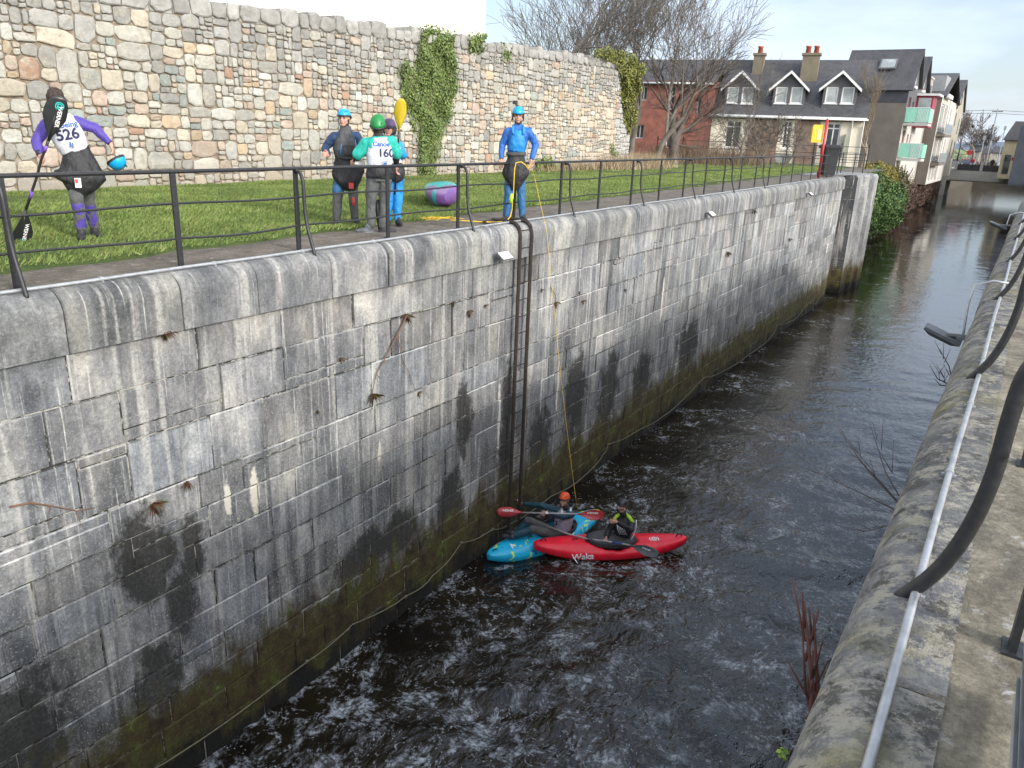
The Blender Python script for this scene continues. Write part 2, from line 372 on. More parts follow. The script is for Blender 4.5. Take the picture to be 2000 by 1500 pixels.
def coping(mb, cuts, xf, sgn=1, rad=0.26, depth=0.9, zb=5.43, zt=6.0):
    for a, b in zip(cuts[:-1], cuts[1:]):
        c = max(0.7, min(1.35, rnd.gauss(1.0, 0.1))); a2 = a + 0.006; b2 = b - 0.006; o = rnd.uniform(0.0, 0.015)
        prof = [(-depth, zb), (0.012, zb), (0.012, zt - rad)] + [(0.012 - rad + rad * math.cos(t), zt - rad + rad * math.sin(t)) for t in [math.pi / 2 * k / 7 for k in range(1, 8)]] + [(-depth, zt)]
        rings = []
        for y, s in ((a2, -0.012), (a2 + 0.012, 0), ((a2 + b2) / 2, 0.002), (b2 - 0.012, 0), (b2, -0.012)):
            rings.append([Vector((xf(y) + sgn * (px + o + (s if px > -0.5 else 0)), y, pz + (s if pz > zb + 0.1 else 0))) for px, pz in prof])
        if sgn > 0: rings = rings[::-1]
        mb.loft(rings, (c, c, c * rnd.uniform(0.95, 1.02)))

# ---- left lock wall
lw = thing('lock_wall', 'tall grey limestone lock wall under the grass quay, streaked with lime and green with algae at the water', 'wall', (-7.4, 20, 0))
mb = MB(); ashlar(mb, 1.0, 40.2, LX); part('stone_face', mb, M_LOCK, lw, col=True)
mb = MB(); pts = [(y, LX(y) - 0.012) for y in (-3, 40.2)]
mb.add([(pts[0][1], -3, -1), (pts[1][1], 40.2, -1), (pts[1][1], 40.2, 5.5), (pts[0][1], -3, 5.5)], [(0, 1, 2, 3)]); part('joint_mortar', mb, M_JOINT, lw)
cuts = [0.6, 2.1, 3.42, 4.6, 5.56, 6.7, 7.74, 8.77, 9.93, 10.75]
while cuts[-1] < 39: cuts.append(cuts[-1] + rnd.uniform(1.0, 1.5))
cuts[-1] = 40.2
mb = MB(); coping(mb, cuts, lambda y: LX(y) + 0.09, rad=0.20, depth=0.34); part('coping', mb, M_COPE, lw, smooth=False, col=True)
# ladder bay: chased slot in the face is hinted by the ladder irons; gate pier with recesses at the far end
pier = thing('gate_pier', 'stepped stone gate pier with hollow recess at the far end of left lock wall', 'pier', (-7.8, 44, 0))
def pier_prof():                       # plan outline, y increasing
    x0 = LX(40.2)
    P = [(x0 - 0.02, 40.2), (x0 - 0.02, 40.5), (x0 - 0.75, 40.6)]
    for k in range(1, 7):
        t = math.pi * k / 7; P.append((x0 - 0.75 - 0.3 * math.sin(t), 40.6 + 2.0 * (1 - math.cos(t)) / 2))
    P += [(x0 - 0.5, 42.8), (x0 + 0.15, 43.1), (x0 + 0.15, 44.5), (x0 + 0.33, 44.6), (x0 + 0.33, 45.5), (x0 + 0.50, 45.6), (x0 + 0.50, 46.9), (x0 + 0.2, 47.3), (x0 - 2.5, 47.4), (x0 - 2.5, 40.2)]
    return P
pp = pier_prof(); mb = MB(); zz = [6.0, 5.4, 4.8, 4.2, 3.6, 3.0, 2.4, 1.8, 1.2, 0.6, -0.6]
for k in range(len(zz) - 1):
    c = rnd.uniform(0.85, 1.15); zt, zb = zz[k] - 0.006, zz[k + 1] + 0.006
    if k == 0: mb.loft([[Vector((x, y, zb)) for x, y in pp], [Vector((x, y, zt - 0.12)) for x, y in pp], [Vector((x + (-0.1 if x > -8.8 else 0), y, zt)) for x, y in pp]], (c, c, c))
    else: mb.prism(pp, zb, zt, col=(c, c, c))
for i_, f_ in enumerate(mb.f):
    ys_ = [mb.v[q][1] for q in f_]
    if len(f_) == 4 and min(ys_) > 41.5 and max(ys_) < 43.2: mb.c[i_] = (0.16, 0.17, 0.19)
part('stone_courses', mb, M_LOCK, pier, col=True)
mb = MB(); mb.prism([(x - 0.02, y) for x, y in pp[:-2]] + [(pp[-2][0], pp[-2][1] - .05), (pp[-1][0], pp[-1][1] + .05)], -0.6, 5.9); part('joint_mortar', mb, M_JOINT, pier)

# ---- right lock wall
RXF = lambda y: -0.225
rw = thing('lock_wall', 'near right-hand lock wall with rounded mossy coping under the railing where the photographer stands', 'wall', (0, 14, 0))
mb = MB(); ashlar(mb, -2.0, 30.5, RXF, -1); part('stone_face', mb, M_LOCK, rw, col=True)
mb = MB(); mb.add([(-0.21, -6, -1), (-0.21, 30.5, -1), (-0.21, 30.5, 5.5), (-0.21, -6, 5.5)], [(3, 2, 1, 0)]); part('joint_mortar', mb, M_JOINT, rw)
cuts = [-2.5, -1.2, 0.1, 1.1, 2.22, 3.02, 3.62, 4.9, 6.0, 7.3]
while cuts[-1] < 30: cuts.append(cuts[-1] + rnd.uniform(1.1, 1.5))
cuts[-1] = 30.5
mb = MB(); coping(mb, cuts, RXF, -1, rad=0.20, depth=0.325); part('coping', mb, M_COPER, rw, smooth=False, col=True)

# ---- ground
def lawn_mat():
    n = NT('turf'); v = n.obj(); b = n.ramp(n.noise(v, 1.2, 6, 0.65), [(0.3, (0.045, 0.085, 0.014)), (0.7, (0.11, 0.15, 0.03))])
    b = n.mix(0.7, b, n.ramp(n.noise(v, 40, 4, 0.8), [(0.3, 0.4), (0.7, 1.5)]), 'MULTIPLY'); return n.out(b, 0.95, n.bump(n.noise(v, 60, 3), 0.8, 0.05))
M_LAWN = lawn_mat()
def pave_mat(name, c0, c1, wet=0.5):
    n = NT(name); v = n.obj(); b = n.ramp(n.noise(v, 3.2, 7, 0.78), [(0.34, c0), (0.66, c1)])
    b = n.mix(0.8, b, n.ramp(n.noise(v, 34, 5, 0.85), [(0.3, 0.4), (0.72, 1.6)]), 'MULTIPLY')
    lx = n.ramp(n.noise(n.map(v, (1, 1, 1), (3, 1, 7)), 7.0, 9, 0.8, 0.3), [(0.57, 0.0), (0.66, 0.7)])
    b = n.mix(lx, b, tuple(min(0.55, x * 2.4) for x in c1))
    dk = n.ramp(n.noise(n.map(v, (1, 0.45, 1), (6, 1, 2)), 1.1, 7, 0.7), [(0.55, 0.0), (0.63, wet)])
    b = n.mix(dk, b, tuple(x * 0.35 for x in c0))
    r = n.ramp(dk, [(0.0, 0.85), (1.0, 0.45)])
    n.out(b, 0.85, n.bump(n.noise(v, 30, 7, 0.75), 0.7, 0.03)); n.set(n.b.inputs['Roughness'], r); return n.m
M_PAVE = pave_mat('worn paving', (0.085, 0.07, 0.055), (0.21, 0.185, 0.155))
M_PAVER = pave_mat('lichened paving', (0.11, 0.095, 0.07), (0.34, 0.31, 0.23), 0.6)
M_EARTH = simple('earth', (0.10, 0.085, 0.06), 0.95, 0.4, 2, 0.6)
M_ROAD = simple('asphalt', (0.075, 0.075, 0.078), 0.9, 0.2, 3, 0.3)
def gx(y): return LX(y) - 0.95 - 0.022 * max(0, y - 3) - (0.25 if y > 12 else 0.02 * max(0, y))
mb = MB(); ys = [-4 + k * 0.5 for k in range(0, 123)]
for a, b in zip(ys[:-1], ys[1:]):     # lawn between the paving and the old wall
    ea = gx(a) + 0.07 * math.sin(a * 3.1) + 0.05 * math.sin(a * 7.7); eb = gx(b) + 0.07 * math.sin(b * 3.1) + 0.05 * math.sin(b * 7.7)
    xs = lambda y, e: [e, e - 0.15, e - 0.6, -12, -14, -16.2, -19, -24, -32]
    za = [5.985, 6.02, 6.04, 6.03, 6.05, 6.06, 6.05, 6.05, 6.0]
    if b > 57: continue
    mb.add([(x, a, z) for x, z in zip(xs(a, ea), za)] + [(x, b, z) for x, z in zip(xs(b, eb), za)], [(i, 9 + i, 10 + i, i + 1) for i in range(8)])
struct('lawn', mb, M_LAWN, True)
mb = MB(); y = -3.0; c = (1, 1, 1)
mb.add([(LX(-3) - 0.2, -3, 5.992), (LX(56) - 0.2, 56, 5.992), (-11.2, 56, 5.992), (-8.4 - .3, -3, 5.992)], [(0, 1, 2, 3)])
struct('quay_paving', mb, M_PAVE)
mb = MB(); mb.add([(0.04, -3, 5.994), (2.6, -3, 5.994), (2.6, 30.5, 5.994), (0.04, 30.5, 5.994)], [(0, 1, 2, 3)])
struct('pavement', mb, M_PAVER)
# wider ground: left bank, right bank, land beyond the bridge, out to the horizon (with the canal bed cut through)
mb = MB()
bank = [(-8.0, 47.2), (-10.2, 60), (-11.2, 70), (-12.3, 84), (-12.6, 100), (-12.9, 132), (-12.9, 230)]
hz = lambda y: 5.93 if y < 62 else max(4.3, 5.93 - (y - 62) * 0.06)
L = [(-8.2, -60), (-8.2, 47.2)] + bank[1:]
for (xa, ya), (xb, yb) in zip(L[:-1], L[1:]):
    mb.add([(xa, ya, hz(ya)), (xb, yb, hz(yb)), (-900, yb, hz(yb)), (-900, ya, hz(ya)), (xa, ya, -1), (xb, yb, -1)], [(0, 1, 2, 3), (1, 0, 4, 5)])
R = [(0.0, -60), (0.0, 30.5), (2.0, 36), (1.0, 60), (0.6, 100), (0.4, 230)]
hr = lambda y: 5.9 if y < 32 else max(4.3, 5.9 - (y - 32) * 0.3)
for (xa, ya), (xb, yb) in zip(R[:-1], R[1:]):
    mb.add([(xa, ya, hr(ya)), (xb, yb, hr(yb)), (900, yb, hr(yb)), (900, ya, hr(ya)), (xa, ya, -1), (xb, yb, -1)], [(3, 2, 1, 0), (4, 5, 1, 0)])
mb.add([(-900, 230, 4.3), (900, 230, 4.3), (3500, 2500, 4.3), (-3500, 2500, 4.3), (-12.9, 230, 4.3), (0.4, 230, 4.3), (0.4, 230, -1), (-12.9, 230, -1)], [(0, 1, 2, 3), (4, 5, 6, 7)])
struct('ground', mb, M_EARTH)
mb = MB(); mb.add([(-40, 231, 4.32), (60, 231, 4.32), (60, 262, 4.32), (-40, 262, 4.32)], [(0, 1, 2, 3)]); mb.add([(1.2, 60, 4.32), (9, 60, 4.32), (9, 230, 4.32), (1.0, 230, 4.32)], [(0, 1, 2, 3)]); mb.add([(-22, 149, 4.315), (-12.95, 149, 4.315), (-12.95, 230, 4.315), (-22, 230, 4.315)], [(0, 1, 2, 3)])
struct('road', mb, M_ROAD)
mb = MB(); mb.add([(-40, 262, 4.4), (80, 262, 4.4), (400, 900, 6), (-200, 900, 6)], [(0, 1, 2, 3)]); struct('grass_field', mb, simple('field', (0.20, 0.26, 0.09), 0.9, 0.25, 0.05))
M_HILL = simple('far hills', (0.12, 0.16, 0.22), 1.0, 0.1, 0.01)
mb = MB(); N = 60; hv = []
for i in range(N + 1):
    x = -900 + 2400 * i / N; h = 14 + 16 * mnoise.noise(Vector((x * 0.004, 1.7, 0))) + 4 * math.sin(x * 0.006)
    hv += [(x, 1900, 0), (x, 2150, max(4, h) + 6), (x, 2500, 0)]
mb.add(hv, [(3 * i + k, 3 * i + 3 + k, 3 * i + 4 + k, 3 * i + 1 + k) for i in range(N) for k in (0, 1)]); struct('hills', mb, M_HILL, True)

# ------------------------------------------------------------------ water
def water_mat():
    n = NT('river water'); v = n.obj(); x, y, z = n.sep(v)[0:3]
    wv = n.vmath('ADD', v, n.vmath('MULTIPLY', n.vmath('SUBTRACT', n.noise(v, 0.8, 2, 0.6, 0, True), (0.5, 0.5, 0.5)), (0.6, 0.6, 0)))
    wv2 = n.vmath('ADD', wv, n.vmath('MULTIPLY', n.vmath('SUBTRACT', n.noise(v, 4.0, 2, 0.6, 0, True), (0.5, 0.5, 0.5)), (0.10, 0.10, 0)))
    patch = n.noise(wv, 0.55, 3, 0.6)
    yy = n.math('DIVIDE', y, 60.0)
    near = n.ramp(yy, [(0.03, 1.0), (0.09, 0.75), (0.16, 0.45), (0.30, 0.25), (0.55, 0.10), (0.85, 0.0)])
    pn = n.math('ADD', patch, n.math('MULTIPLY', near, 0.21))
    pm = n.ramp(pn, [(0.50, 0.0), (0.64, 1.0)])
    fn = n.math('ADD', n.noise(wv2, 9.0, 5, 0.85), n.math('MULTIPLY', n.math('SUBTRACT', 0.32, n.vor(wv2, 19.0, 'F1')), 0.22))
    big = n.noise(n.map(wv, (1.0, 0.75, 1)), 2.3, 7, 0.74)
    tex = n.ramp(fn, [(0.44, 0.0), (0.60, 1.0)])
    clump = n.ramp(n.math('ADD', big, n.math('MULTIPLY', near, 0.06)), [(0.55, 0.0), (0.64, 1.0)])
    foam = n.math('MULTIPLY', n.math('MULTIPLY', clump, n.ramp(fn, [(0.38, 0.12), (0.58, 0.95)])), pm)
    ridge = n.ramp(n.math('ABSOLUTE', n.math('SUBTRACT', n.noise(wv, 1.7, 5, 0.66), 0.5)), [(0.004, 0.75), (0.022, 0.0)])
    foam = n.math('MAXIMUM', foam, n.math('MULTIPLY', n.math('MULTIPLY', ridge, n.ramp(fn, [(0.42, 0.0), (0.6, 0.9)])), pm))
    dots = n.math('MULTIPLY', n.ramp(n.vor(n.map(wv2, (1.5, 1, 1)), 11.0, 'F1'), [(0.12, 1.0), (0.20, 0.0)]), n.ramp(n.noise(wv, 2.4, 4, 0.75), [(0.50, 0.0), (0.56, 1.0)]))
    foam = n.math('MAXIMUM', foam, n.math('MULTIPLY', dots, 0.0))
    dmask = n.ramp(yy, [(0.02, 0.5), (0.3, 0.6), (0.62, 0.0)])
    foam = n.math('MAXIMUM', foam, n.math('MULTIPLY', n.math('MULTIPLY', dots, 0.95), dmask))
    for (cx, cy, an, rx, ry) in [(-4.93, 11.42, 0.72, 1.6, 0.24), (-6.62, 10.25, 1.0, 0.7, 0.22), (-5.6, 10.7, 0.5, 1.3, 0.12), (-3.9, 12.9, 0.71, 0.6, 0.35)]:
        q = n.map(n.vmath('SUBTRACT', v, (cx, cy, 0)), (1, 1, 0), (0, 0, 0), (0, 0, -an))
        d = n.math('ADD', n.vmath('LENGTH', n.vmath('MULTIPLY', q, (1 / rx, 1 / ry, 0))), n.math('MULTIPLY', fn, 1.3))
        foam = n.math('MAXIMUM', foam, n.math('MULTIPLY', n.ramp(d, [(0.9, 0.8), (1.6, 0.0)]), tex))
    base = n.ramp(patch, [(0.35, (0.006, 0.005, 0.004)), (0.7, (0.024, 0.018, 0.009))])
    base = n.mix(foam, base, (0.55, 0.60, 0.66)); rough = n.ramp(foam, [(0.0, 0.04), (0.5, 0.6)])
    k = n.ramp(yy, [(0.0, 1.0), (0.16, 0.8), (0.35, 0.32), (0.7, 0.14), (1.0, 0.08)])
    h = n.math('ADD', n.noise(n.map(wv, (1.8, 1, 1)), 3.0, 3, 0.55), n.math('MULTIPLY', n.noise(n.map(v, (1.2, 1, 1)), 11, 2, 0.6), 0.16))
    h = n.math('MULTIPLY', n.math('ADD', h, n.math('MULTIPLY', foam, 0.08)), k)
    n.out(base, 0.05, n.bump(h, 0.5, 0.13)); n.set(n.b.inputs['Roughness'], rough); n.b.inputs['IOR'].default_value = 1.55
    return n.m
def water():
    yl = [0.2]
    while yl[-1] < 231: yl.append(yl[-1] + 0.045 + 0.0035 * yl[-1])
    yl = np.array(yl); xl = np.concatenate([np.linspace(-14.5, -8.2, 20)[:-1], np.linspace(-8.2, 0.2, 150), np.linspace(0.2, 3, 6)[1:]])
    X, Y = np.meshgrid(xl, yl); Z = np.zeros_like(X); r = np.random.default_rng(5)
    wx = X + 0.5 * np.sin(Y * 0.9 + X * 0.4) + 0.3 * np.sin(X * 1.7 + 1.1); wy = Y + 0.5 * np.sin(X * 1.1 - Y * 0.5) + 0.25 * np.cos(Y * 2.1)
    for i in range(26):
        lam = 0.22 * 1.19 ** i if i < 14 else r.uniform(0.4, 2.0); th = r.normal(0.2, 0.75) + math.pi / 2; kx, ky = math.cos(th) * 2 * math.pi / lam, math.sin(th) * 2 * math.pi / lam
        Z += 0.0036 * lam ** 0.75 * np.sin(wx * kx + wy * ky + r.uniform(0, 6.3)) ** 1
    att = np.interp(Y, [0, 8, 14, 25, 45, 80], [2.1, 1.7, 0.9, 0.45, 0.22, 0.12]) * np.interp(X + 0.12 * (Y - 6), [-6, -2.5], [1, 0.65]); Z *= att
    V = np.stack([X, Y, Z], -1).reshape(-1, 3); a, b = X.shape
    idx = np.arange(a * b).reshape(a, b); Fc = np.stack([idx[:-1, :-1], idx[:-1, 1:], idx[1:, 1:], idx[1:, :-1]], -1).reshape(-1, 4)
    o = link('water', npmesh('water', V, Fc, water_mat(), smooth=True)); o['kind'] = 'structure'
water()

# ------------------------------------------------------------------ rubble wall
RWX = -16.0
PAL = [((0.36, 0.35, 0.315), 9), ((0.43, 0.415, 0.365), 8), ((0.30, 0.295, 0.275), 3), ((0.47, 0.42, 0.34), 6), ((0.42, 0.335, 0.275), 4), ((0.46, 0.36, 0.25), 1.6), ((0.27, 0.30, 0.28), 2), ((0.48, 0.47, 0.43), 4), ((0.37, 0.24, 0.17), 0.8)]
def pick(w=0):
    t = rnd.uniform(0, sum(p[1] for p in PAL))
    for c, q in PAL:
        t -= q
        if t <= 0: break
    k = rnd.uniform(0.88, 1.22); return (c[0] * k, c[1] * k, c[2] * k)
def stone(mb, M, w, h, col, th):
    # irregular boulder face filling a w x h cell; local x along, y up, z out
    n = rnd.choice([9, 10, 11, 12]); g = 0.010; hw, hh = w / 2 - g, h / 2 - g; e = rnd.uniform(4.0, 13.0); ph = rnd.uniform(0, 6)
    cx, cy = rnd.uniform(-.1, .1) * hw, rnd.uniform(-.1, .1) * hh; out = []
    for i in range(n):
        a = 2 * math.pi * i / n + rnd.uniform(-0.15, 0.15) + ph; c, s = math.cos(a), math.sin(a)
        r = (abs(c) ** e + abs(s) ** e) ** (-1 / e) * rnd.uniform(0.92, 1.07); out.append((max(-hw - g, min(hw + g, hw * r * c)), max(-hh - g, min(hh + g, hh * r * s))))
    tx, ty = rnd.uniform(-.25, .25) * th, rnd.uniform(-.3, .3) * th
    def z(x, y, k): return th * k + tx * x / hw * k + ty * y / hh * k
    rg = [[M @ Vector((x, y, -0.05)) for x, y in out], [M @ Vector((x * 0.985, y * 0.985, z(x, y, 0.55))) for x, y in out], [M @ Vector((cx + (x - cx) * 0.86, cy + (y - cy) * 0.84, z(x, y, 0.95))) for x, y in out], [M @ Vector((cx + (x - cx) * 0.4, cy + (y - cy) * 0.4, z(x, y, 1.08) + rnd.uniform(-.004, .004)))  for x, y in out]]
    mb.loft(rg, col, True)
def rubble(u0, u1, v0, vtop, f):
    # recursive irregular packing; calls f(u, v, w, h)
    def rec(a, b, c, d, lvl):
        w, h = b - a, d - c
        big = rnd.random()
        tgt = (0.05 if big < 0.30 else 0.17 if big < 0.7 else 0.42) * (1.25 if a < 15 else 0.9)
        if (w * h < tgt * 0.55 and w < 2.6 * h and h < 1.5 * w) or w < 0.12 or h < 0.08: f(a, c, w, h, lvl); return
        if w > h * 1.35 or (rnd.random() < 0.3 and w > h * 0.9):
            m = a + w * rnd.uniform(0.3, 0.7); rec(a, m, c, d, lvl + 1); rec(m, b, c, d, lvl + 1)
        else:
            m = c + h * rnd.uniform(0.32, 0.68); rec(a, b, c, m, lvl + 1); rec(a, b, m, d, lvl + 1)
    u = u0
    while u < u1:
        w = min(rnd.uniform(2.2, 3.2), u1 - u); 
        rec(u, u + w, v0, v0 + rnd.uniform(1.5, 1.9) if False else v0 + (vtop(u + w / 2) - v0), 0); u += w
def rubmat():
    n = NT('rubble stone'); v = n.obj(); a = n.attr(); f = n.noise(v, 7, 5, 0.75)
    b = n.mix(1.0, a, n.ramp(f, [(0.25, 0.68), (0.75, 1.2)]), 'MULTIPLY')
    m = n.ramp(n.noise(n.map(v, (1, 1, 1.3), (2, 5, 8)), 3.4, 5, 0.78), [(0.54, 0.0), (0.63, 0.85)])
    b = n.mix(m, b, n.ramp(n.noise(v, 14, 2), [(0.3, (0.30, 0.26, 0.20)), (0.7, (0.47, 0.44, 0.37))]))
    lo = n.math('MULTIPLY', n.ramp(n.math('DIVIDE', n.sep(v)[2], 10.0), [(0.60, 0.8), (0.665, 0.0)]), n.ramp(f, [(0.35, 0.3), (0.6, 1.0)]))
    b = n.mix(lo, b, (0.33, 0.27, 0.20))
    return n.out(b, 0.93, n.bump(n.noise(v, 20, 4, 0.8), 0.9, 0.03))
rwth = thing('rubble_wall', 'high old boundary wall of mixed grey, pink and tan rubble stone behind the lawn', 'wall', (RWX, 18, 6.0))
VT = lambda y: 9.82 + 0.029 * (y - 7) if y < 20 else 10.2 + 0.025 * (y - 20)
mb = MB(); mc = MB()
Mx = lambda u, v, j=0: PM((RWX + 0.03, u, v), (0, 1, 0), (0, 0, 1), (1, 0, 0))
def put(a, c, w, h, lvl):
    v = c + h / 2; u = a + w / 2; col = pick()
    if v > 8.9 and rnd.random() < 0.75: g = rnd.uniform(0.26, 0.42); col = (g, g * 0.985, g * 0.93)
    if u > 22 and v < 9.2 and rnd.random() < 0.35: k = rnd.uniform(0.85, 1.15); col = (0.52 * k, 0.44 * k, 0.35 * k)
    if u > 32.6: g = rnd.uniform(0.40, 0.5); col = (g, g, g * 0.96)
    M = Mx(u, v) @ Matrix.Rotation(rnd.uniform(-.05, .05), 4, 'Z'); stone(mb, M, w * 1.03, h * 1.03, col, rnd.uniform(0.02, 0.045))
rubble(1.0, 34.0, 5.9, lambda y: VT(y) - 0.34, put)
u = 1.0
while u < 34.0:      # cope stones along the top
    w = rnd.uniform(0.3, 0.62); h = rnd.uniform(0.30, 0.46); g = rnd.uniform(0.28, 0.40)
    M = Mx(u + w / 2, VT(u) - 0.34 + h / 2); stone(mc, M, w, h, (g, g * .98, g * .93), 0.06)
    gg = 0.012; mc.box((RWX - 0.62, u + gg, VT(u) - 0.34), (RWX + 0.02, u + w - gg, VT(u) - 0.36 + h * 0.97), (g, g * .98, g * .93)); u += w
part('rubble_face', mb, rubmat(), rwth, col=True); part('cope_stones', mc, attrmat('cope stone', 0.9, 0.35, 6, 0.8, 22), rwth, col=True)
mb = MB(); mb.box((RWX - 0.6, 0.8, 5.5), (RWX + 0.005, 34.0, 9.7)); mb.add([(RWX - .6, .8, 9.7), (RWX + .005, .8, 9.7), (RWX + .005, 34, 10.3), (RWX - .6, 34, 10.3)], [(0, 1, 2, 3)])
mb.add([(RWX + .005, .8, 9.69), (RWX + .005, 34, 9.69), (RWX + .005, 34, 10.3)], [(0, 1, 2)])
n = NT('lime mortar'); b = n.ramp(n.noise(n.obj(), 3, 7, 0.7), [(0.3, (0.17, 0.13, 0.095)), (0.5, (0.30, 0.25, 0.19)), (0.7, (0.48, 0.44, 0.37))]); n.out(b, 0.95, n.bump(n.noise(n.obj(), 25, 6, 0.75), 0.9, 0.04))
part('mortar_core', mb, n.m, rwth)
# ------------------------------------------------------------------ ironwork on the quays
M_IRON = simple('black painted iron', (0.022, 0.023, 0.026), 0.45, 0.35, 30, 0.3)
M_RUST = simple('rusty iron', (0.035, 0.026, 0.021), 0.85, 0.5, 20, 0.6)
M_GALV = simple('galvanised steel', (0.42, 0.44, 0.46), 0.42, 0.2, 12, 0.15, 0.5)
M_GREY = simple('grey housing', (0.12, 0.13, 0.14), 0.5, 0.2, 12, 0.1)
M_GLASSW = simple('lamp glass', (0.78, 0.76, 0.66), 0.25, 0.05, 12)
def crom(p, m=4):
    p = [Vector(a) for a in p]; o = []
    for i in range(len(p) - 1):
        a, b, c, d = p[max(i - 1, 0)], p[i], p[i + 1], p[min(i + 2, len(p) - 1)]
        for k in range(m): t = k / m; o.append(.5 * (2 * b + (c - a) * t + (2 * a - 5 * b + 4 * c - d) * t * t + (3 * b - a - 3 * c + d) * t ** 3))
    return o + [p[-1]]
def railing(name, label, xf, sgn, posts, stays, y0, y1, rails):
    t = thing(name, label, 'railing', (xf(y0), y0, 6.0))
    pz = [6.97] + rails
    for z in pz:
        top = z == 6.97; mb = MB(); pts = []; y = y0
        while y < y1:
            pts.append((xf(y), y, z + (0 if top else 0.012 * math.sin(y * 2.3 + z * 9) + (-0.045 * max(0, math.sin((y - 5) * 1.9)) if z < 6.4 and y < 6.6 and sgn > 0 and y > 5 else 0)))); y += 0.27
        pts.append((xf(y1), y1, z)); mb.tube(pts, 0.021 if top else 0.0125, 8); part('rail', mb, M_IRON, t, True)
    for y in posts:
        x = xf(y); w = 0.030; mb = MB(); mb.box((x - 0.012, y - w, 5.97), (x + 0.012, y + w, 6.965)); mb.box((x - 0.03, y - 0.05, 5.99), (x + 0.03, y + 0.05, 6.004)); part('post', mb, M_IRON, t)
    for y in stays:
        x = xf(y); y2 = y - 0.07; mb = MB(); q = sgn
        pts = [(x, y2 + 0.05, 6.93), (x + q * .05, y2, 6.945), (x + q * .11, y2, 6.92), (x + q * .145, y2, 6.84), (x + q * .155, y2, 6.7), (x + q * .16, y2, 6.5), (x + q * .19, y2, 6.3), (x + q * .25, y2, 6.12), (x + q * (.30 if sgn > 0 else .35), y2, 5.96)]
        mb.tube(crom(pts, 4), 0.021 if sgn > 0 else 0.026, 10); part('stay', mb, M_IRON, t, True)
    return t
PX = lambda y: LX(y) - 0.30
posts = [3.25 + 1.645 * k for k in range(-1, 22)]; stays = [3.25 + 3.34 * k for k in range(0, 8)]
railing('railing', 'black iron railing with curved stays running along the grass quay behind the coping', PX, 1, posts, stays, 1.2, 37.8, [6.64, 6.30])
railing('railing', 'near black railing on the right quay, its curved stays rising out of the photo', lambda y: 0.24, -1, [2.62 + 1.8 * k for k in range(0, 15)], [2.82, 6.1, 9.6, 13.0, 16.5, 20, 23.5, 27], 2.3, 29.5, [6.64, 6.30])
# end fence by the gate pier
t = thing('railing', 'short far run of four-bar black fence between the bin and the gate pier', 'railing', (-8.6, 43, 6.0))
ep = [(-8.35, 40.0), (-8.5, 42.0), (-8.6, 43.6), (-8.7, 45.0), (-8.2, 45.6), (-7.9, 46.6)]
for x, y in ep: mb = MB(); mb.box((x - .02, y - .035, 5.98), (x + .02, y + .035, 7.05)); part('post', mb, M_IRON, t)
for z in (6.3, 6.55, 6.8, 7.03): mb = MB(); mb.tube([(x, y, z) for x, y in ep], 0.014, 6); part('rail', mb, M_IRON, t, True)
# conduits
def conduit(label, xf, y0, y1, r=0.017):
    t = thing('conduit_pipe', label, 'pipe', (xf(y0), y0, 6.0)); mb = MB(); pts = []; y = y0
    while y <= y1: pts.append((xf(y), y, 6.0 + r + 0.006 + 0.003 * math.sin(y * 3))); y += 0.5
    mb.tube(pts, r, 10); part('pipe_run', mb, M_GALV, t, True); y = y0 + 0.6
    while y < min(y1, y0 + 22):
        mb = MB(); mb.tube([(xf(y), y - 0.02, 6.0 + r + .006), (xf(y), y + 0.02, 6.0 + r + .006)], r * 1.35, 10); mb.box((xf(y) - r * 2.2, y - .008, 5.995), (xf(y) + r * 2.2, y + .008, 6.012)); part('clamp', mb, M_GALV, t); y += 1.25
    return t
conduit('thin galvanised conduit pipe along the left coping at the foot of the railing', lambda y: LX(y) - 0.095, 0.8, 36)
conduit('galvanised conduit pipe along the near right coping beneath the curved stay', lambda y: -0.055 + 0.004 * math.sin(y * 1.3), 0.9, 28, 0.0145)
# galvanised gate frame at the left edge of the view
t = thing('steel_gate', 'pale galvanised steel gate frame post at the left edge beside the first curved stay', 'gate', (-7.55, 2.95, 6.0))
mb = MB(); mb.tube([(-7.5, 3.12, 5.98), (-7.5, 3.12, 6.85)], 0.03, 10); part('post', mb, M_GALV, t, True)
mb = MB(); mb.tube([(-7.55, 1.6, 6.28), (-7.5, 3.12, 6.28)], 0.015, 8); mb.tube([(-7.55, 1.6, 6.75), (-7.5, 3.12, 6.75)], 0.015, 8); part('bar', mb, M_GALV, t, True)
# metal fence stanchion at the right edge of the view
t = thing('mesh_panel', 'blue-grey translucent mesh panel edge at the lower right corner beside the near post', 'panel', (0.2, 1.95, 6.0))
mb = MB(); mb.box((0.245, 1.1, 6.02), (0.255, 2.28, 6.5)); part('panel', mb, simple('panel grey', (0.33, 0.37, 0.42), 0.35, 0.15, 8), t)
for k in range(6): mb = MB(); mb.box((0.238, 1.15, 6.1 + k * .07), (0.244, 2.27, 6.118 + k * .07)); part('slat', mb, M_GREY, t)

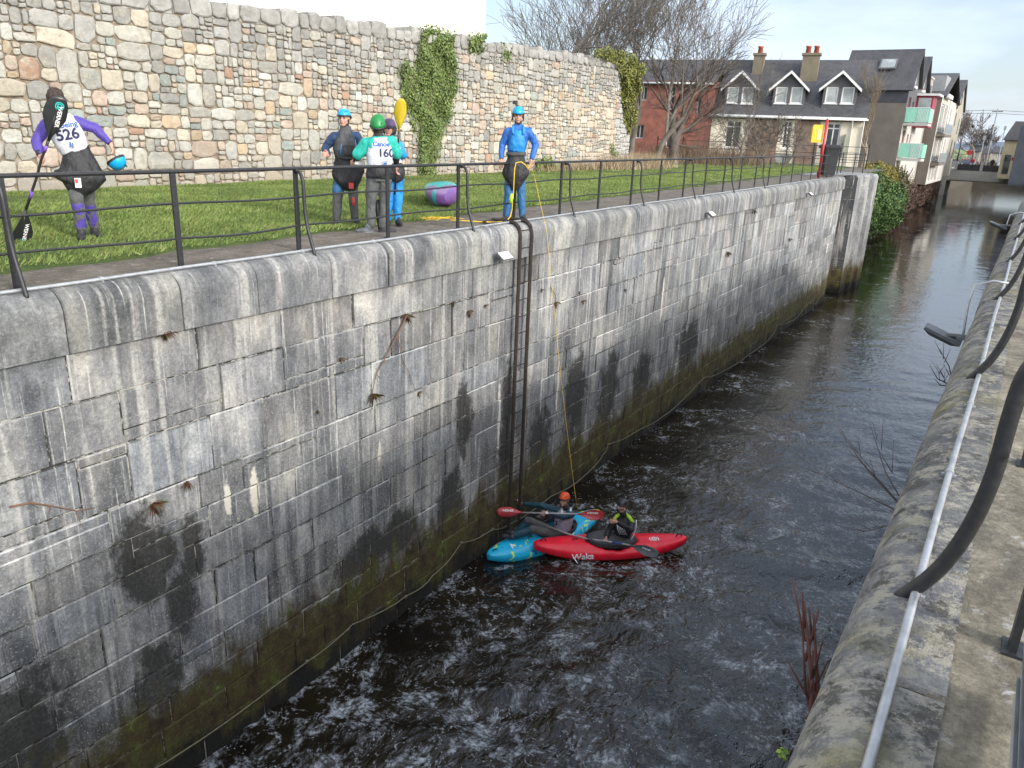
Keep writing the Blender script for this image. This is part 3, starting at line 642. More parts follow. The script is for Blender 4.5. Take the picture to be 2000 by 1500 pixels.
# ladder on the lock wall
t = thing('wall_ladder', 'rusty iron ladder with two long rails hooked over the left coping down to the water', 'ladder', (LX(11.2), 11.2, 0.3))
for y in (11.03, 11.40):
    x = LX(y); mb = MB(); prof = [(-0.45, 6.035), (-0.1, 6.035), (0.02, 6.02), (0.10, 5.95), (0.135, 5.8), (0.135, 0.3)]
    for (a, b), (c, d) in zip(prof[:-1], prof[1:]):
        mb.tube([(x + a, y, b), (x + c, y, d)], 0.033, 6)
    part('side_rail', mb, M_RUST, t)
z = 0.5
while z < 5.9: mb = MB(); x = LX(11.2); mb.tube([(x + .125, 11.03, z), (x + .125, 11.40, z)], 0.009, 6); part('rung', mb, M_RUST, t, True); z += 0.30
mb = MB(); mb.box((LX(11) - .5, 10.72, 6.002), (LX(11) - .38, 11.62, 6.03)); mb.box((LX(11) - .3, 10.6, 6.002), (LX(11) - .2, 11.1, 6.024)); part('anchor_plate', mb, M_RUST, t)

def floodlight(y, label, side, z=5.58):
    x = LX(y) + 0.09 if side > 0 else -0.225; s = side
    t = thing('floodlight', label, 'floodlight', (x, y, z), 0, 'floodlights on the lock walls')
    L = 0.17 if s > 0 else 0.42; a = math.radians(38 if s > 0 else -20)
    mb = MB(); mb.box((x - s * .0, y - .03, z - .05), (x + s * .02, y + .03, z + .05)); mb.tube([(x, y, z), (x + s * .10, y, z + .0), (x + s * (.10 + L * .4), y, z - .01)], 0.014 if s > 0 else .03, 6); mb.box((x + min(s * .06, s * .16), y - .14, z - .012), (x + max(s * .06, s * .16), y - .125, z + .012)); part('bracket', mb, M_GREY, t)
    M = PM((x + s * (.13 + L * .4), y, z + .0), (0, 1, 0), (s * math.cos(a), 0, -math.sin(a)), (s * math.sin(a), 0, math.cos(a)))
    mb = MB(); mb.loft([[M @ Vector((px * .6, py * .6, -.07)) for px, py in ((-.13, -L / 2), (.13, -L / 2), (.13, L / 2), (-.13, L / 2))], [M @ Vector((px, py, -.02)) for px, py in ((-.15, -L / 2), (.15, -L / 2), (.15, L / 2), (-.15, L / 2))], [M @ Vector((px, py, .0)) for px, py in ((-.15, -L / 2), (.15, -L / 2), (.15, L / 2), (-.15, L / 2))]])
    part('housing', mb, M_GREY, t)
    mb = MB(); mb.box((-.14, -L / 2 + .01, .002), (.14, L / 2 - .01, .008), M=M); part('lens', mb, M_GLASSW if s > 0 else M_GREY, t)
    mb = MB()
    if s > 0: mb.tube([(x - .2, y - .22, 6.03), (x - .05, y - .20, 6.035), (x + .02, y - .18, 5.97), (x + .025, y - .17, 5.8), (x + .02, y - .05, z)], 0.009, 6)
    else: mb.tube([(0.0, y + .5, 6.04), (-.16, y + .5, 6.05), (-.34, y + .48, 5.98), (-.36, y + .4, 5.75), (-.33, y + .1, z)], 0.013, 8)
    part('cable_pipe', mb, M_GALV, t, True)
floodlight(10.35, 'nearest floodlight on the left wall, its pale lens catching the sun beside the ladder', 1)
floodlight(20.5, 'middle floodlight high on the left wall, below the ninth post past the ladder', 1)
floodlight(32.3, 'farthest small floodlight on the left wall, near the yellow lifebuoy box', 1)
floodlight(10.0, 'grey floodlight on a long arm sticking out of the right wall over water', -1, 5.45)
floodlight(22.5, 'farther floodlight on the right wall with a thick dark bent arm', -1, 5.75)

# lifebuoy station, bin
M_RED = simple('red paint', (0.55, 0.03, 0.03), 0.4, 0.12, 8); M_YEL = simple('yellow plastic', (0.85, 0.50, 0.03), 0.4, 0.1, 8)
t = thing('lifebuoy_station', 'red pole carrying a yellow lifebuoy box on the quay near the black bin', 'lifebuoy post', (-8.05, 37.0, 6.0))
mb = MB(); mb.tube([(-8.05, 37, 5.98), (-8.05, 37, 8.45)], 0.055, 10); mb.tube([(-8.05, 37, 8.45), (-8.05, 37, 8.5)], [0.06, 0.02], 10); part('pole', mb, M_RED, t, True)
mb = MB(); M = PM((-8.3, 36.9, 7.85), R0, F0, ZZ); b = [(-.28, .0), (.20, .0), (.20, .14), (.12, .20), (-.22, .20), (-.28, .14)]
mb.loft([[M @ Vector((x, y, z)) for x, y in [(p * s, q * s) for p, q in b]] for z, s in ((-.36, .9), (-.34, 1), (.3, 1), (.38, .85))]); part('lifebuoy_box', mb, M_YEL, t)
mb = MB(); M = PM((-8.3, 36.9, 7.85), R0, F0, ZZ); mb.box((-.05, -.012, -.25), (.12, -.003, .2), M=M); part('notice', mb, simple('notice', (0.85, .7, .3), .5, .1), t)
t = thing('wheelie_bin', 'tall black wheeled litter bin with lid at the end of the left quay', 'bin', (-8.35, 39.4, 6.0))
M = PM((-8.2, 39.4, 6.0), R0, F0, ZZ); r = lambda w, d, z: [M @ Vector((x, y, z)) for x, y in ((-w, -d), (w * .6, -d), (w, -d * .6), (w, d), (-w, d), (-w, -d * .8))]
M_BIN = simple('black plastic', (0.018, 0.019, 0.024), 0.5, 0.3, 6, 0.2)
mb = MB(); mb.loft([r(.28, .30, .04), r(.33, .36, .9), r(.36, .40, 1.25)]); part('body', mb, M_BIN, t)
mb = MB(); mb.loft([r(.42, .45, 1.25), r(.43, .46, 1.34), r(.36, .38, 1.42)]); part('lid', mb, M_BIN, t)
for sx in (-.3, .3):
    mb = MB(); mb.tube([M @ Vector((sx, .3, .1)), M @ Vector((sx + .05 * (1 if sx > 0 else -1), .3, .1))], .1, 12); part('wheel', mb, M_BIN, t)

# mooring rope strung along the wall just above the water
M_ROPE = simple('old rope', (0.16, 0.15, 0.10), 0.9, 0.3, 30); M_YROPE = simple('yellow rope', (0.75, 0.52, 0.04), 0.7, 0.15, 30)
rp_ = [(1.5, .9), (3.83, .42), (6.0, .42), (6.9, .50), (8.1, .32), (8.8, .34), (9.6, .60), (10.6, .42), (11.36, .25), (12.8, .22), (14.2, .10), (15.3, .32), (15.5, .5), (17.5, .28), (19.5, .16), (22.3, .48), (24, .22), (27, .12), (30, .14), (31, .5), (34, .18), (36.4, .55), (38.2, .2), (40, .7)]
mb = MB(); pts = []
for i in range(len(rp_) - 1):
    (a, za), (b, zb) = rp_[i], rp_[i + 1]
    for k in range(5): f = k / 5; pts.append((LX(a + (b - a) * f) + 0.05 + .01 * math.sin(i + k), a + (b - a) * f, max(0.05, za + (zb - za) * f - 0.05 * math.sin(math.pi * f))))
mb.tube(pts, 0.010, 5)
for i in (2, 4, 6, 7, 12): a, z = rp_[i]; mb.ell((LX(a) + .05, a, z), (.025, .03, .03), nu=6, nv=4)
solo('mooring_rope', mb, M_ROPE, 'knotted old rope strung along the foot of the left wall above the waterline', 'rope', True)

# ------------------------------------------------------------------ grass on the lawn
def leafmat(name, rough=0.6):
    n = NT(name); n.out(n.attr(), rough); n.b.inputs['Specular IOR Level'].default_value = 0.3
    n.b.inputs['Transmission Weight'].default_value = 0.0; return n.m
M_LEAF = leafmat('leaf'); M_GRASS = leafmat('grass blades', 0.7)
def grass():
    P = []
    for (ya, yb, n) in ((1.5, 9, 62000), (9, 16, 60000), (16, 28, 42000), (28, 52, 30000)):
        y = rng.uniform(ya, yb, n); e = np.array([gx(t) for t in (ya, yb)]); ex = np.interp(y, [ya, yb], e) + 0.07 * np.sin(y * 3.1) + 0.05 * np.sin(y * 7.7) + rng.normal(0, .03, n)
        x = ex - rng.uniform(0, 1, n) ** 1.0 * (ex + 16.15 if ya < 33 else ex + 19); P.append(np.stack([x, y], 1))
    P = np.concatenate(P); n = len(P); d = np.hypot(P[:, 0], P[:, 1]); cl = 0.5 + 0.5 * np.sin(P[:, 0] * 2.1 + 1.3 * np.sin(P[:, 1] * 1.1)) * np.sin(P[:, 1] * 1.7 + np.sin(P[:, 0] * 1.9))
    cl2 = 0.5 + 0.5 * np.sin(P[:, 0] * 6.1 + 2 * np.sin(P[:, 1] * 3.1)) * np.sin(P[:, 1] * 5.7)
    h = (0.028 + 0.028 * cl * rng.uniform(.5, 1.2, n) + .012 * cl2) * (1 + 0.6 * (P[:, 0] < -15.4)); w = 0.004 + 0.00045 * d
    th = rng.uniform(0, 2 * np.pi, n); ln = rng.uniform(0.3, 1.4, n) * h; la = rng.normal(0.6, 0.9, n)
    u = np.stack([np.cos(th) * w, np.sin(th) * w, np.zeros(n)], 1); b = np.stack([P[:, 0], P[:, 1], np.full(n, 6.03)], 1)
    tip = b + np.stack([np.cos(la) * ln, np.sin(la) * ln, h], 1)
    V = np.stack([b - u, b + u, tip], 1).reshape(-1, 3); Fc = np.arange(3 * n).reshape(n, 3)
    k = (0.75 + 0.5 * rng.uniform(0, 1, n))[:, None]; mixv = np.clip(cl * 0.6 + cl2 * 0.3 + rng.normal(0, .15, n), 0, 1)[:, None]
    c = (np.array([0.115, 0.18, 0.04]) * (1 - mixv) + np.array([0.26, 0.325, 0.10]) * mixv) * k
    dry = rng.uniform(0, 1, n) < 0.06; c[dry] = [0.25, 0.23, 0.09]
    o = link('grass', npmesh('grass', V, Fc, M_GRASS, c)); o['kind'] = 'stuff'
grass()

# ------------------------------------------------------------------ ivy, bushes, weeds
def inpoly(P, poly):
    x, y = P[:, 0], P[:, 1]; r = np.zeros(len(P), bool); j = len(poly) - 1
    for i in range(len(poly)):
        xi, yi = poly[i]; xj, yj = poly[j]
        c = ((yi > y) != (yj > y)) & (x < (xj - xi) * (y - yi) / (yj - yi + 1e-12) + xi); r ^= c; j = i
    return r
def greens(n, lo=(0.035, 0.065, 0.015), hi=(0.16, 0.22, 0.06), p=1.0):
    k = (rng.uniform(0, 1, n) ** p)[:, None]; return np.array(lo) * (1 - k) + np.array(hi) * k
def ivy(label, px, n, size, thick=0.22, X=RWX + 0.06, hi=(0.22, 0.29, 0.09), lo=(0.05, 0.08, 0.025), trunk=None):
    poly = [(lambda p: (p.y, p.z))(atx(a, b, X)) for a, b in px]; a = np.array(poly)
    mn, mxx = a.min(0), a.max(0); Q = rng.uniform(mn - 0.1, mxx + 0.1, (n * 6, 2)); jit = Q + rng.normal(0, 0.09, Q.shape); Q = Q[inpoly(jit, poly)][:n]
    dep = rng.uniform(0.0, 1, len(Q)) ** 0.6 * thick * (0.55 + 0.45 * np.sin(Q[:, 0] * 5 + 2 * np.sin(Q[:, 1] * 4)))
    P = np.stack([X + dep, Q[:, 0], Q[:, 1]], 1); nm = np.tile([0.85, 0, 0.45], (len(P), 1))
    V, Fc, c = leaves(P, nm, np.full(len(P), size), greens(len(P), lo, hi), 0.55)
    t = thing('ivy_plant', label, 'ivy', (X, float(a[:, 0].mean()), float(mn[1])))
    o = link('foliage', npmesh('foliage', V, Fc, M_LEAF, c), t)
    if trunk:
        mb = MB(); rr = random.Random(3)
        for k in range(trunk):
            q = poly[0]; y0 = float(a[:, 0].mean()) + rr.uniform(-.25, .25); zt = mn[1] + (mxx[1] - mn[1]) * rr.uniform(.5, .9); yy = y0; pts = []
            for s in range(9): pts.append((X + 0.01, yy, mn[1] - 0.1 + (zt - mn[1]) * s / 8)); yy += rr.uniform(-.12, .12)
            mb = MB(); mb.tube(pts, 0.02, 5); part('stem', mb, simple('ivy stem', (0.11, 0.085, 0.06), .9, .3), t)
ivy('big dense column of green ivy climbing the rubble wall behind the purple-helmeted person', [(822, 55), (850, 58), (884, 70), (887, 180), (878, 215), (862, 262), (850, 300), (848, 338), (815, 342), (817, 270), (800, 225), (785, 190), (779, 130), (790, 122), (800, 150), (806, 190), (812, 130)], 15000, 0.062, trunk=5)
ivy('small tuft of ivy on top of the rubble wall right of the big ivy', [(914, 74), (946, 72), (944, 92), (925, 100), (915, 94)], 500, 0.09)
ivy('thin trailing ivy strand on the rubble wall below its coping, centre right', [(978, 92), (992, 90), (996, 108), (990, 122), (982, 108)], 160, 0.08, 0.1)
ivy('yellow-green ivy capping the far corner of the rubble wall and hanging down its end', [(1150, 104), (1180, 98), (1215, 104), (1240, 118), (1250, 128), (1244, 165), (1236, 205), (1228, 262), (1220, 240), (1214, 190), (1209, 128), (1195, 118), (1170, 112)], 8500, 0.085, 0.35, lo=(0.05, 0.075, 0.02), hi=(0.27, 0.27, 0.07))
ivy('low leafy plant at the foot of the rubble wall right of the blue-jacketed man', [(1043, 335), (1046, 314), (1060, 308), (1072, 312), (1073, 335)], 380, 0.09, 0.4, hi=(0.22, 0.30, 0.06))
ivy('small leafy tuft at the foot of the rubble wall, between the shrub and the corner', [(1090, 338), (1093, 320), (1104, 318), (1106, 338)], 160, 0.09, 0.3, hi=(0.2, 0.26, 0.06))
ivy('sparse sapling clinging to the rubble wall near its far corner', [(1190, 305), (1192, 284), (1199, 282), (1201, 305)], 70, 0.10, 0.15)
def drybed(label, x0, y0, sx, sy, n, h, c, z=6.0, name='dry_grass_clump', cat='dry grass'):
    P = np.stack([x0 + rng.normal(0, sx, n), y0 + rng.normal(0, sy, n), np.full(n, z)], 1); th = rng.uniform(0, 6.28, n); w = 0.015
    u = np.stack([np.cos(th) * w, np.sin(th) * w, np.zeros(n)], 1); hh = h * rng.uniform(.4, 1.1, n)
    tip = P + np.stack([rng.normal(0, .35, n) * hh, rng.normal(0, .35, n) * hh, hh], 1); V = np.stack([P - u, P + u, tip], 1).reshape(-1, 3)
    cc = np.array(c) * rng.uniform(.6, 1.2, (n, 1)); me = npmesh(name, V - np.array([x0, y0, z]), np.arange(3 * n).reshape(n, 3), M_GRASS, cc); o = link(name, me); o.location = (x0, y0, z); tag(o, label, cat)
drybed('tangle of dry straw-coloured grass and twigs at the far foot of the rubble wall', -15.4, 33.8, 0.35, 1.6, 2200, 0.8, (0.42, 0.33, 0.22))
drybed('straw-coloured dead grass against the rubble wall beside the leafy tuft', -15.7, 28.5, 0.18, 1.4, 900, 0.5, (0.40, 0.31, 0.20))

def weed(px, py, label, s=0.12, n=26, stems=3, green=0.2, X=None, droop=1):
    s *= .8; y = atx(px, py, -7.05).y; p = atx(px, py, LX(y) + 0.01); mb = MB(); droop = rnd.uniform(.6, 2.2); skew = rnd.uniform(-.8, .8)
    for k in range(n * 2):
        a = rnd.uniform(0, 6.28); d = Vector((rnd.uniform(.2, 1), math.cos(a) + skew, math.sin(a) * .7 - 0.55 * droop)).normalized() * s * rnd.uniform(.2, 1.3)
        c = (0.11, 0.05, 0.032) if rnd.random() > green else (0.10, 0.14, 0.03); k2 = rnd.uniform(.6, 1.4); w = Vector((0, 1, .3)).normalized() * s * .035
        q = p + d; mid = p + d * .6 + Vector((.01, 0, .02)); mb.add([p - w * .5, p + w * .5, mid + w, q, mid - w], [(0, 1, 2, 3, 4)], tuple(v * k2 for v in c))
    mb.tube([p - Vector((.03, 0, 0)), p + Vector((.03, 0, -.01))], .008, 5, (0.1, .06, .04))
    return solo('wall_weed', mb, attrmat_cached(), label, 'weed', col=True)
_am = []
def attrmat_cached():
    if not _am: _am.append(leafmat('weed', 0.8))
    return _am[0]
WD = [(318, 645, 'rust-red weed tuft in the coping joint near the left edge', .16), (792, 615, 'reddish weed tuft at the top of the long hanging root on the wall', .17), (727, 770, 'largest brown and green weed hanging at the lower end of the root', .22),
      (663, 700, 'small red weed with two upright stalks left of the hanging root', .10), (815, 768, 'small weed at the lower tip of the thin branch right of the long root', .12), (884, 592, 'dead star-shaped weed right of the long hanging root', .11),
      (914, 608, 'red-brown weed tuft left of the ladder below the floodlight', .13), (946, 597, 'small weed in the joint just left of the ladder', .09), (365, 940, 'mossy brown tuft above the black stain on the left wall', .14), (620, 803, 'tiny red weed low in a joint left of the hanging root', .07),
      (1084, 590, 'brown weed right of the ladder beside the thrown yellow line', .15), (1057, 565, 'small weed in a joint just right of the ladder', .09), (1137, 588, 'green-brown weed in a joint two blocks right of the ladder', .12), (1130, 570, 'weed tuft right of ladder under a pale scratch', .08), (1220, 565, 'brown weed on a dark streak in mid wall', .11),
      (1420, 492, 'twin dark weed on the sunlit wall below the middle floodlight', .22), (1472, 410, 'small brown weed high on the wall past the middle floodlight', .2), (1541, 466, 'red-brown weed on the far part of the wall', .2), (295, 985, 'moss and weed crown above the black stain at left', .2)]
for a, b, l, s in WD: weed(a, b, l, s, 34 if s > .12 else 20)
def branch_on_wall(px, label, r=0.008, mat=None):
    pts = []
    for a, b in px:
        y = atx(a, b, -7.1).y; pts.append(atx(a, b, LX(y) + 0.045))
    mb = MB(); mb.tube(pts, [r * (1 - .6 * i / (len(pts) - 1)) for i in range(len(pts))], 5)
    for i in range(1, len(pts) - 1): q = Vector(pts[i]); mb.tube([q, q + Vector((.03, rnd.uniform(-.12, .12), -rnd.uniform(.05, .16)))], [r * .4, r * .2], 4)
    solo('dead_root', mb, simple('root', (0.17, 0.10, 0.065), .9, .3), label, 'root', True)
branch_on_wall([(797, 612), (778, 650), (752, 700), (735, 730), (728, 760), (726, 800)], 'long brown root hanging diagonally down the middle of the left wall', .012)
branch_on_wall([(778, 660), (785, 700), (800, 730), (812, 765)], 'thin branch hanging to the right of the long root', .007)
branch_on_wall([(20, 990), (60, 982), (100, 988), (150, 998), (185, 992)], 'brown woody stem lying along a joint at the lower left of the wall', .012)
branch_on_wall([(1075, 560), (1084, 575), (1086, 600), (1082, 620)], 'looped dead stem right of the ladder', .008)
# twigs on the right wall
def twig(base, tips, label, r=.008, c=(0.12, .06, .05), leaf=None):
    mb = MB(); b = Vector(base)
    for tp in tips:
        tp = Vector(tp); m1 = b.lerp(tp, .5) + Vector((rnd.uniform(-.03, .03),) * 3); mb.tube([b, m1, tp], [r, r * .7, r * .3], 5)
        for k in range(4 if leaf is None else 2):
            f = rnd.uniform(.3, .9); q = b.lerp(tp, f); mb.tube([q, q + (tp - b) * .22 + Vector((rnd.uniform(-.1, .1), rnd.uniform(-.1, .1), rnd.uniform(0, .1)))], [r * .5, r * .2], 4)
    t = solo('dead_twig', mb, simple('twig', c, .9, .3), label, 'twig', True); return t
twig((-.26, 2.62, 5.15), [(-.44, 2.95, 5.72), (-.40, 2.98, 5.66), (-.36, 2.85, 5.45)], 'dark red dead stems sticking up from the near right wall at the bottom', .014, (.11, .042, .032))
twig((-.25, 5.9, 4.9), [(-.95, 6.3, 5.35), (-.8, 6.2, 5.2), (-1.05, 6.1, 5.0), (-.7, 6.35, 5.4), (-.62, 6.0, 4.6)], 'bare grey twigs branching out from the right wall over the water', .007, (.10, .08, .08))
twig((-.25, 8.3, 5.3), [(-.45, 8.5, 5.6), (-.5, 8.4, 5.45), (-.42, 8.1, 5.4)], 'small dark weed on the edge of the right wall below the floodlight', .008, (.07, .07, .04))
P = np.array([-.37, 2.64, 5.22]) + rng.normal(0, .010, (14, 3)); V, Fc, c = leaves(P, np.tile([0, 0, 1.], (14, 1)), np.full(14, .022), greens(14, (.12, .2, .03), (.3, .42, .08)), .6)
o = link('leaf_sprig', npmesh('leaf_sprig', V - np.array([-.37, 2.64, 5.2]), Fc, M_LEAF, c)); o.location = (-.37, 2.64, 5.2); tag(o, 'bright green leaf sprig beside the red stems at the bottom right', 'leaf')

def bush(label, blobs, n, size, lo, hi, name='bush', cat='bush', stems=10, twiggy=0, cstem=(0.09, 0.065, 0.045)):
    C = np.array([b[:3] for b in blobs]); base = (float(C[:, 0].mean()), float(C[:, 1].mean()), float((C[:, 2] - np.array([b[5] for b in blobs])).min()))
    t = thing(name, label, cat, base); w = np.array([b[3] * b[4] for b in blobs]); w = w / w.sum(); P = []; 
    idx = rng.choice(len(blobs), n, p=w); B = np.array(blobs)[idx]; d = rng.normal(0, 1, (n, 3)); d /= np.linalg.norm(d, axis=1)[:, None]
    rr = rng.uniform(.55, 1.05, n) ** .6; rr *= 1 + .22 * np.sin(d[:, 0] * 5 + B[:, 0] * 3) * np.sin(d[:, 2] * 6 + d[:, 1] * 5); P = B[:, :3] + d * B[:, 3:6] * rr[:, None]
    V, Fc, c = leaves(P, d, np.full(n, size), greens(n, lo, hi, 1.3), .7); link('foliage', npmesh('foliage', V, Fc, M_LEAF, c), t)
    mb = MB()
    for k in range(stems + twiggy):
        b = blobs[rnd.randrange(len(blobs))]; a = Vector((b[0] + rnd.uniform(-.4, .4) * b[3], b[1] + rnd.uniform(-.4, .4) * b[4], b[2] - b[5] * .95)); q = Vector((b[0] + rnd.uniform(-1, 1) * b[3], b[1] + rnd.uniform(-1, 1) * b[4], b[2] + b[5] * rnd.uniform(.4, 1.15)))
        mb.tube([a, a.lerp(q, .5) + Vector((rnd.uniform(-.2, .2), 0, .1)), q], [.05, .03, .015], 4)
    part('stem', mb, simple('bush stem', cstem, .9, .3), t)
# ------------------------------------------------------------------ buildings
M_SLATE = (lambda: (lambda n: n.out(n.mix(0.6, n.ramp(n.noise(n.obj(), 1.2, 5, .7), [(0.3, (0.055, 0.056, 0.062)), (0.7, (0.10, 0.10, 0.105))]), n.ramp(n.noise(n.map(n.obj(), (2, 2, 14)), 3, 2), [(.35, .6), (.65, 1.4)]), 'MULTIPLY'), 0.7, n.bump(n.noise(n.map(n.obj(), (2, 2, 12)), 3, 2), .6, .05)))(NT('slate')))()
M_CREAM = simple('cream render', (0.76, 0.69, 0.56), 0.9, 0.10, 0.8, 0.2, bscale=60); M_BRICK = simple('red brick', (0.27, 0.105, 0.08), 0.9, 0.3, 2.2, 0.4, bscale=20)
M_BRN = simple('brown brick', (0.23, 0.16, 0.12), 0.9, 0.3, 3, 0.4); M_WHITE = simple('white upvc', (0.78, 0.78, 0.77), 0.4, 0.04, 3); M_SLC = simple('slate hanging', (0.105, 0.105, 0.115), 0.85, 0.15, 3, 0.4)
M_ROUGH = simple('pebbledash', (0.165, 0.145, 0.125), 0.95, 0.14, 1.0, 0.5, bscale=50); M_TAN = simple('tan render', (0.36, 0.33, 0.27), 0.9, 0.15, 0.7, 0.2); M_PALE = simple('pale render', (0.50, 0.48, 0.44), 0.9, 0.1, 0.8, 0.2)
M_PANE = (lambda n: n.out(n.ramp(n.noise(n.obj(), 0.9, 2), [(.4, (0.02, 0.028, 0.03)), (.6, (0.09, 0.10, 0.10))]), 0.06))(NT('window pane'))
M_PANEL = (lambda n: n.out(n.ramp(n.noise(n.obj(), 1.3, 2), [(.4, (0.30, 0.33, 0.33)), (.6, (0.42, 0.46, 0.46))]), 0.1))(NT('curtained pane'))
M_MINT = simple('mint balcony glass', (0.32, 0.66, 0.50), 0.35, 0.10, 3); M_TERRA = simple('terracotta', (0.50, 0.14, 0.08), 0.8, 0.15, 4); M_MAROON = simple('maroon frame', (0.30, 0.03, 0.06), 0.5, 0.15, 4); M_CHIM = simple('chimney render', (0.20, 0.175, 0.125), 0.95, 0.15, 2, 0.3); M_BWHITE = simple('off-white render', (0.74, 0.71, 0.65), 0.9, 0.03, 0.3)
M_DARK = simple('dark interior', (0.03, 0.03, 0.032), 0.8, 0.3, 3)
class Fac:   # a facade: origin P0, u along, n towards the viewer's side
    def __init__(s, P0, u, n=None):
        s.P = Vector((P0[0], P0[1], 0)); s.u = Vector((u[0], u[1], 0)).normalized(); s.n = Vector((s.u.y, -s.u.x, 0)); s.M = PM(s.P, s.u, -s.n, ZZ)
    def px(s, x, y): d = ray(x, y); t = (s.P - CAM).dot(s.n) / d.dot(s.n); p = CAM + d * t; return (p - s.P).dot(s.u), p.z
    def box(s, mb, u0, u1, z0, z1, d0, d1, col=None): mb.box((u0, d0, z0), (u1, d1, z1), col, M=s.M)   # d: depth inwards (negative = proud)
    def wall(s, name, mat, parent, u0, u1, z0, z1, holes, d=0.0, t=0.22):
        mb = MB(); U = sorted({u0, u1} | {min(max(v, u0), u1) for h in holes for v in h[:2]}); Z = sorted({z0, z1} | {min(max(v, z0), z1) for h in holes for v in h[2:4]})
        for a, b in zip(U[:-1], U[1:]):
            for c, e in zip(Z[:-1], Z[1:]):
                m, k = (a + b) / 2, (c + e) / 2
                if any(h[0] < m < h[1] and h[2] < k < h[3] for h in holes): continue
                mb.add([s.M @ Vector(p) for p in ((a, d, c), (b, d, c), (b, d, e), (a, d, e))], [(0, 1, 2, 3)])
        for h in holes:
            a, b, c, e = h[:4]; mb.add([s.M @ Vector(p) for p in ((a, d, c), (b, d, c), (b, d, e), (a, d, e), (a, d + t, c), (b, d + t, c), (b, d + t, e), (a, d + t, e))], [(0, 4, 5, 1), (1, 5, 6, 2), (2, 6, 7, 3), (3, 7, 4, 0)])
        return part(name, mb, mat, parent)
    def window(s, parent, u0, u1, z0, z1, mat, pane, d=0.12, nv=1, nh=0, fw=0.07, label=None, sill=True):
        mb = MB(); s.box(mb, u0, u0 + fw, z0, z1, d, d + .06); s.box(mb, u1 - fw, u1, z0, z1, d, d + .06); s.box(mb, u0 + fw, u1 - fw, z0, z0 + fw, d + .002, d + .058); s.box(mb, u0 + fw, u1 - fw, z1 - fw, z1, d + .002, d + .058)
        for k in range(1, nv + 1): m = u0 + (u1 - u0) * k / (nv + 1); s.box(mb, m - fw * .4, m + fw * .4, z0 + fw, z1 - fw, d + .004, d + .056)
        for k in range(nh): m = z1 - (z1 - z0) * .22; s.box(mb, u0 + fw, u1 - fw, m - fw * .4, m + fw * .4, d + .006, d + .054)
        if sill: s.box(mb, u0 - .06, u1 + .06, z0 - .07, z0 - .002, -.05, d)
        w = part('window', mb, mat, parent, label=label)
        mb = MB(); s.box(mb, u0 + fw * .8, u1 - fw * .8, z0 + fw * .8, z1 - fw * .8, d + .025, d + .035); part('pane', mb, pane, w)
        return w
def slab(mb, pts, th):   # roof slab from 4 points, thickness downward
    q = [Vector(p) for p in pts]; n = (q[1] - q[0]).cross(q[3] - q[0]).normalized(); n = n if n.z > 0 else -n
    lo = [p - n * th for p in q]; mb.add(q + lo, [(0, 1, 2, 3), (7, 6, 5, 4), (0, 4, 5, 1), (1, 5, 6, 2), (2, 6, 7, 3), (3, 7, 4, 0)])
def gable_roof(f, mb, u0, u1, ze, zr, dr, d0=-.35, over=0, th=.14):
    g = (zr - ze) / (dr - 0); P = lambda u, d, z: f.M @ Vector((u, d, z))
    slab(mb, [P(u0, d0, ze + g * d0), P(u1, d0, ze + g * d0), P(u1, dr, zr), P(u0, dr, zr)], th)
    slab(mb, [P(u0, dr, zr), P(u1, dr, zr), P(u1, 2 * dr - d0, ze + g * d0), P(u0, 2 * dr - d0, ze + g * d0)], th)

# cream terrace with dormers and the red brick house, one facade line
A_, B_ = Vector((-20.73, 58.0, 0)), Vector((-10.53, 59.8, 0)); fc = Fac(A_, B_ - A_); LEN = (B_ - A_).length; GZ = 4.3; DR = 4.2
def rect(f, x0, y0, x1, y1): (a, b), (c, d) = f.px(x0, y1), f.px(x1, y0); return (a, c, b, d)
ct = thing('terraced_house', 'cream rendered house with three gabled slate dormers and a slate roof beyond the lawn', 'house', (-15.6, 60, GZ))
h1 = [rect(fc, 1413, 236, 1450, 288), rect(fc, 1524, 236, 1549, 290), rect(fc, 1608, 240, 1644, 290)]; hl = [rect(fc, 1400, 302, 1420, 340), rect(fc, 1427, 302, 1448, 340), rect(fc, 1505, 300, 1545, 330)]
ze = 9.35; zr = 13.25
fc.wall('wall', M_CREAM, ct, 0, LEN, GZ, ze, h1 + hl)
mb = MB(); fc.box(mb, 0, .2, GZ, ze, .003, 8.4); fc.box(mb, LEN - .2, LEN - .003, GZ, ze, .003, 8.4); fc.box(mb, 0, LEN, GZ, ze, 8.2, 8.4); part('side_wall', mb, M_CREAM, ct)
mb = MB(); fc.box(mb, .2, LEN - .2, GZ, ze - .1, .5, .6); part('interior', mb, M_DARK, ct)
for (x0, x1) in ((1462, 1520), (1556, 1600)):
    a, b = fc.px(x0, 260)[0], fc.px(x1, 260)[0]; mb = MB(); fc.box(mb, a, b, GZ + .6, ze - .12, -.06, -.003); part('brick_panel', mb, M_BRN, ct)
for h in h1: fc.window(ct, *h, M_WHITE, M_PANE, nv=1, nh=1, fw=.10)
for h in hl: fc.window(ct, *h, M_WHITE, M_PANEL, nv=0, fw=.1)
mb = MB(); gable_roof(fc, mb, 0, LEN + .15, ze, zr, DR); rf = part('roof', mb, M_SLATE, ct)
mb = MB(); P = lambda u, d, z: fc.M @ Vector((u, d, z)); mb.add([P(LEN, 0, ze), P(LEN, 2 * DR, ze), P(LEN, DR, zr - .1)], [(0, 1, 2)]); mb.add([P(LEN - .1, 0, ze), P(LEN - .1, 2 * DR, ze), P(LEN - .1, DR, zr - .1)], [(2, 1, 0)]); part('gable', mb, M_CREAM, ct)
mb = MB(); mb.tube([P(-.1, -.42, ze - .30), P(LEN + .2, -.42, ze - .30)], .06, 8); part('gutter', mb, M_WHITE, ct, True)
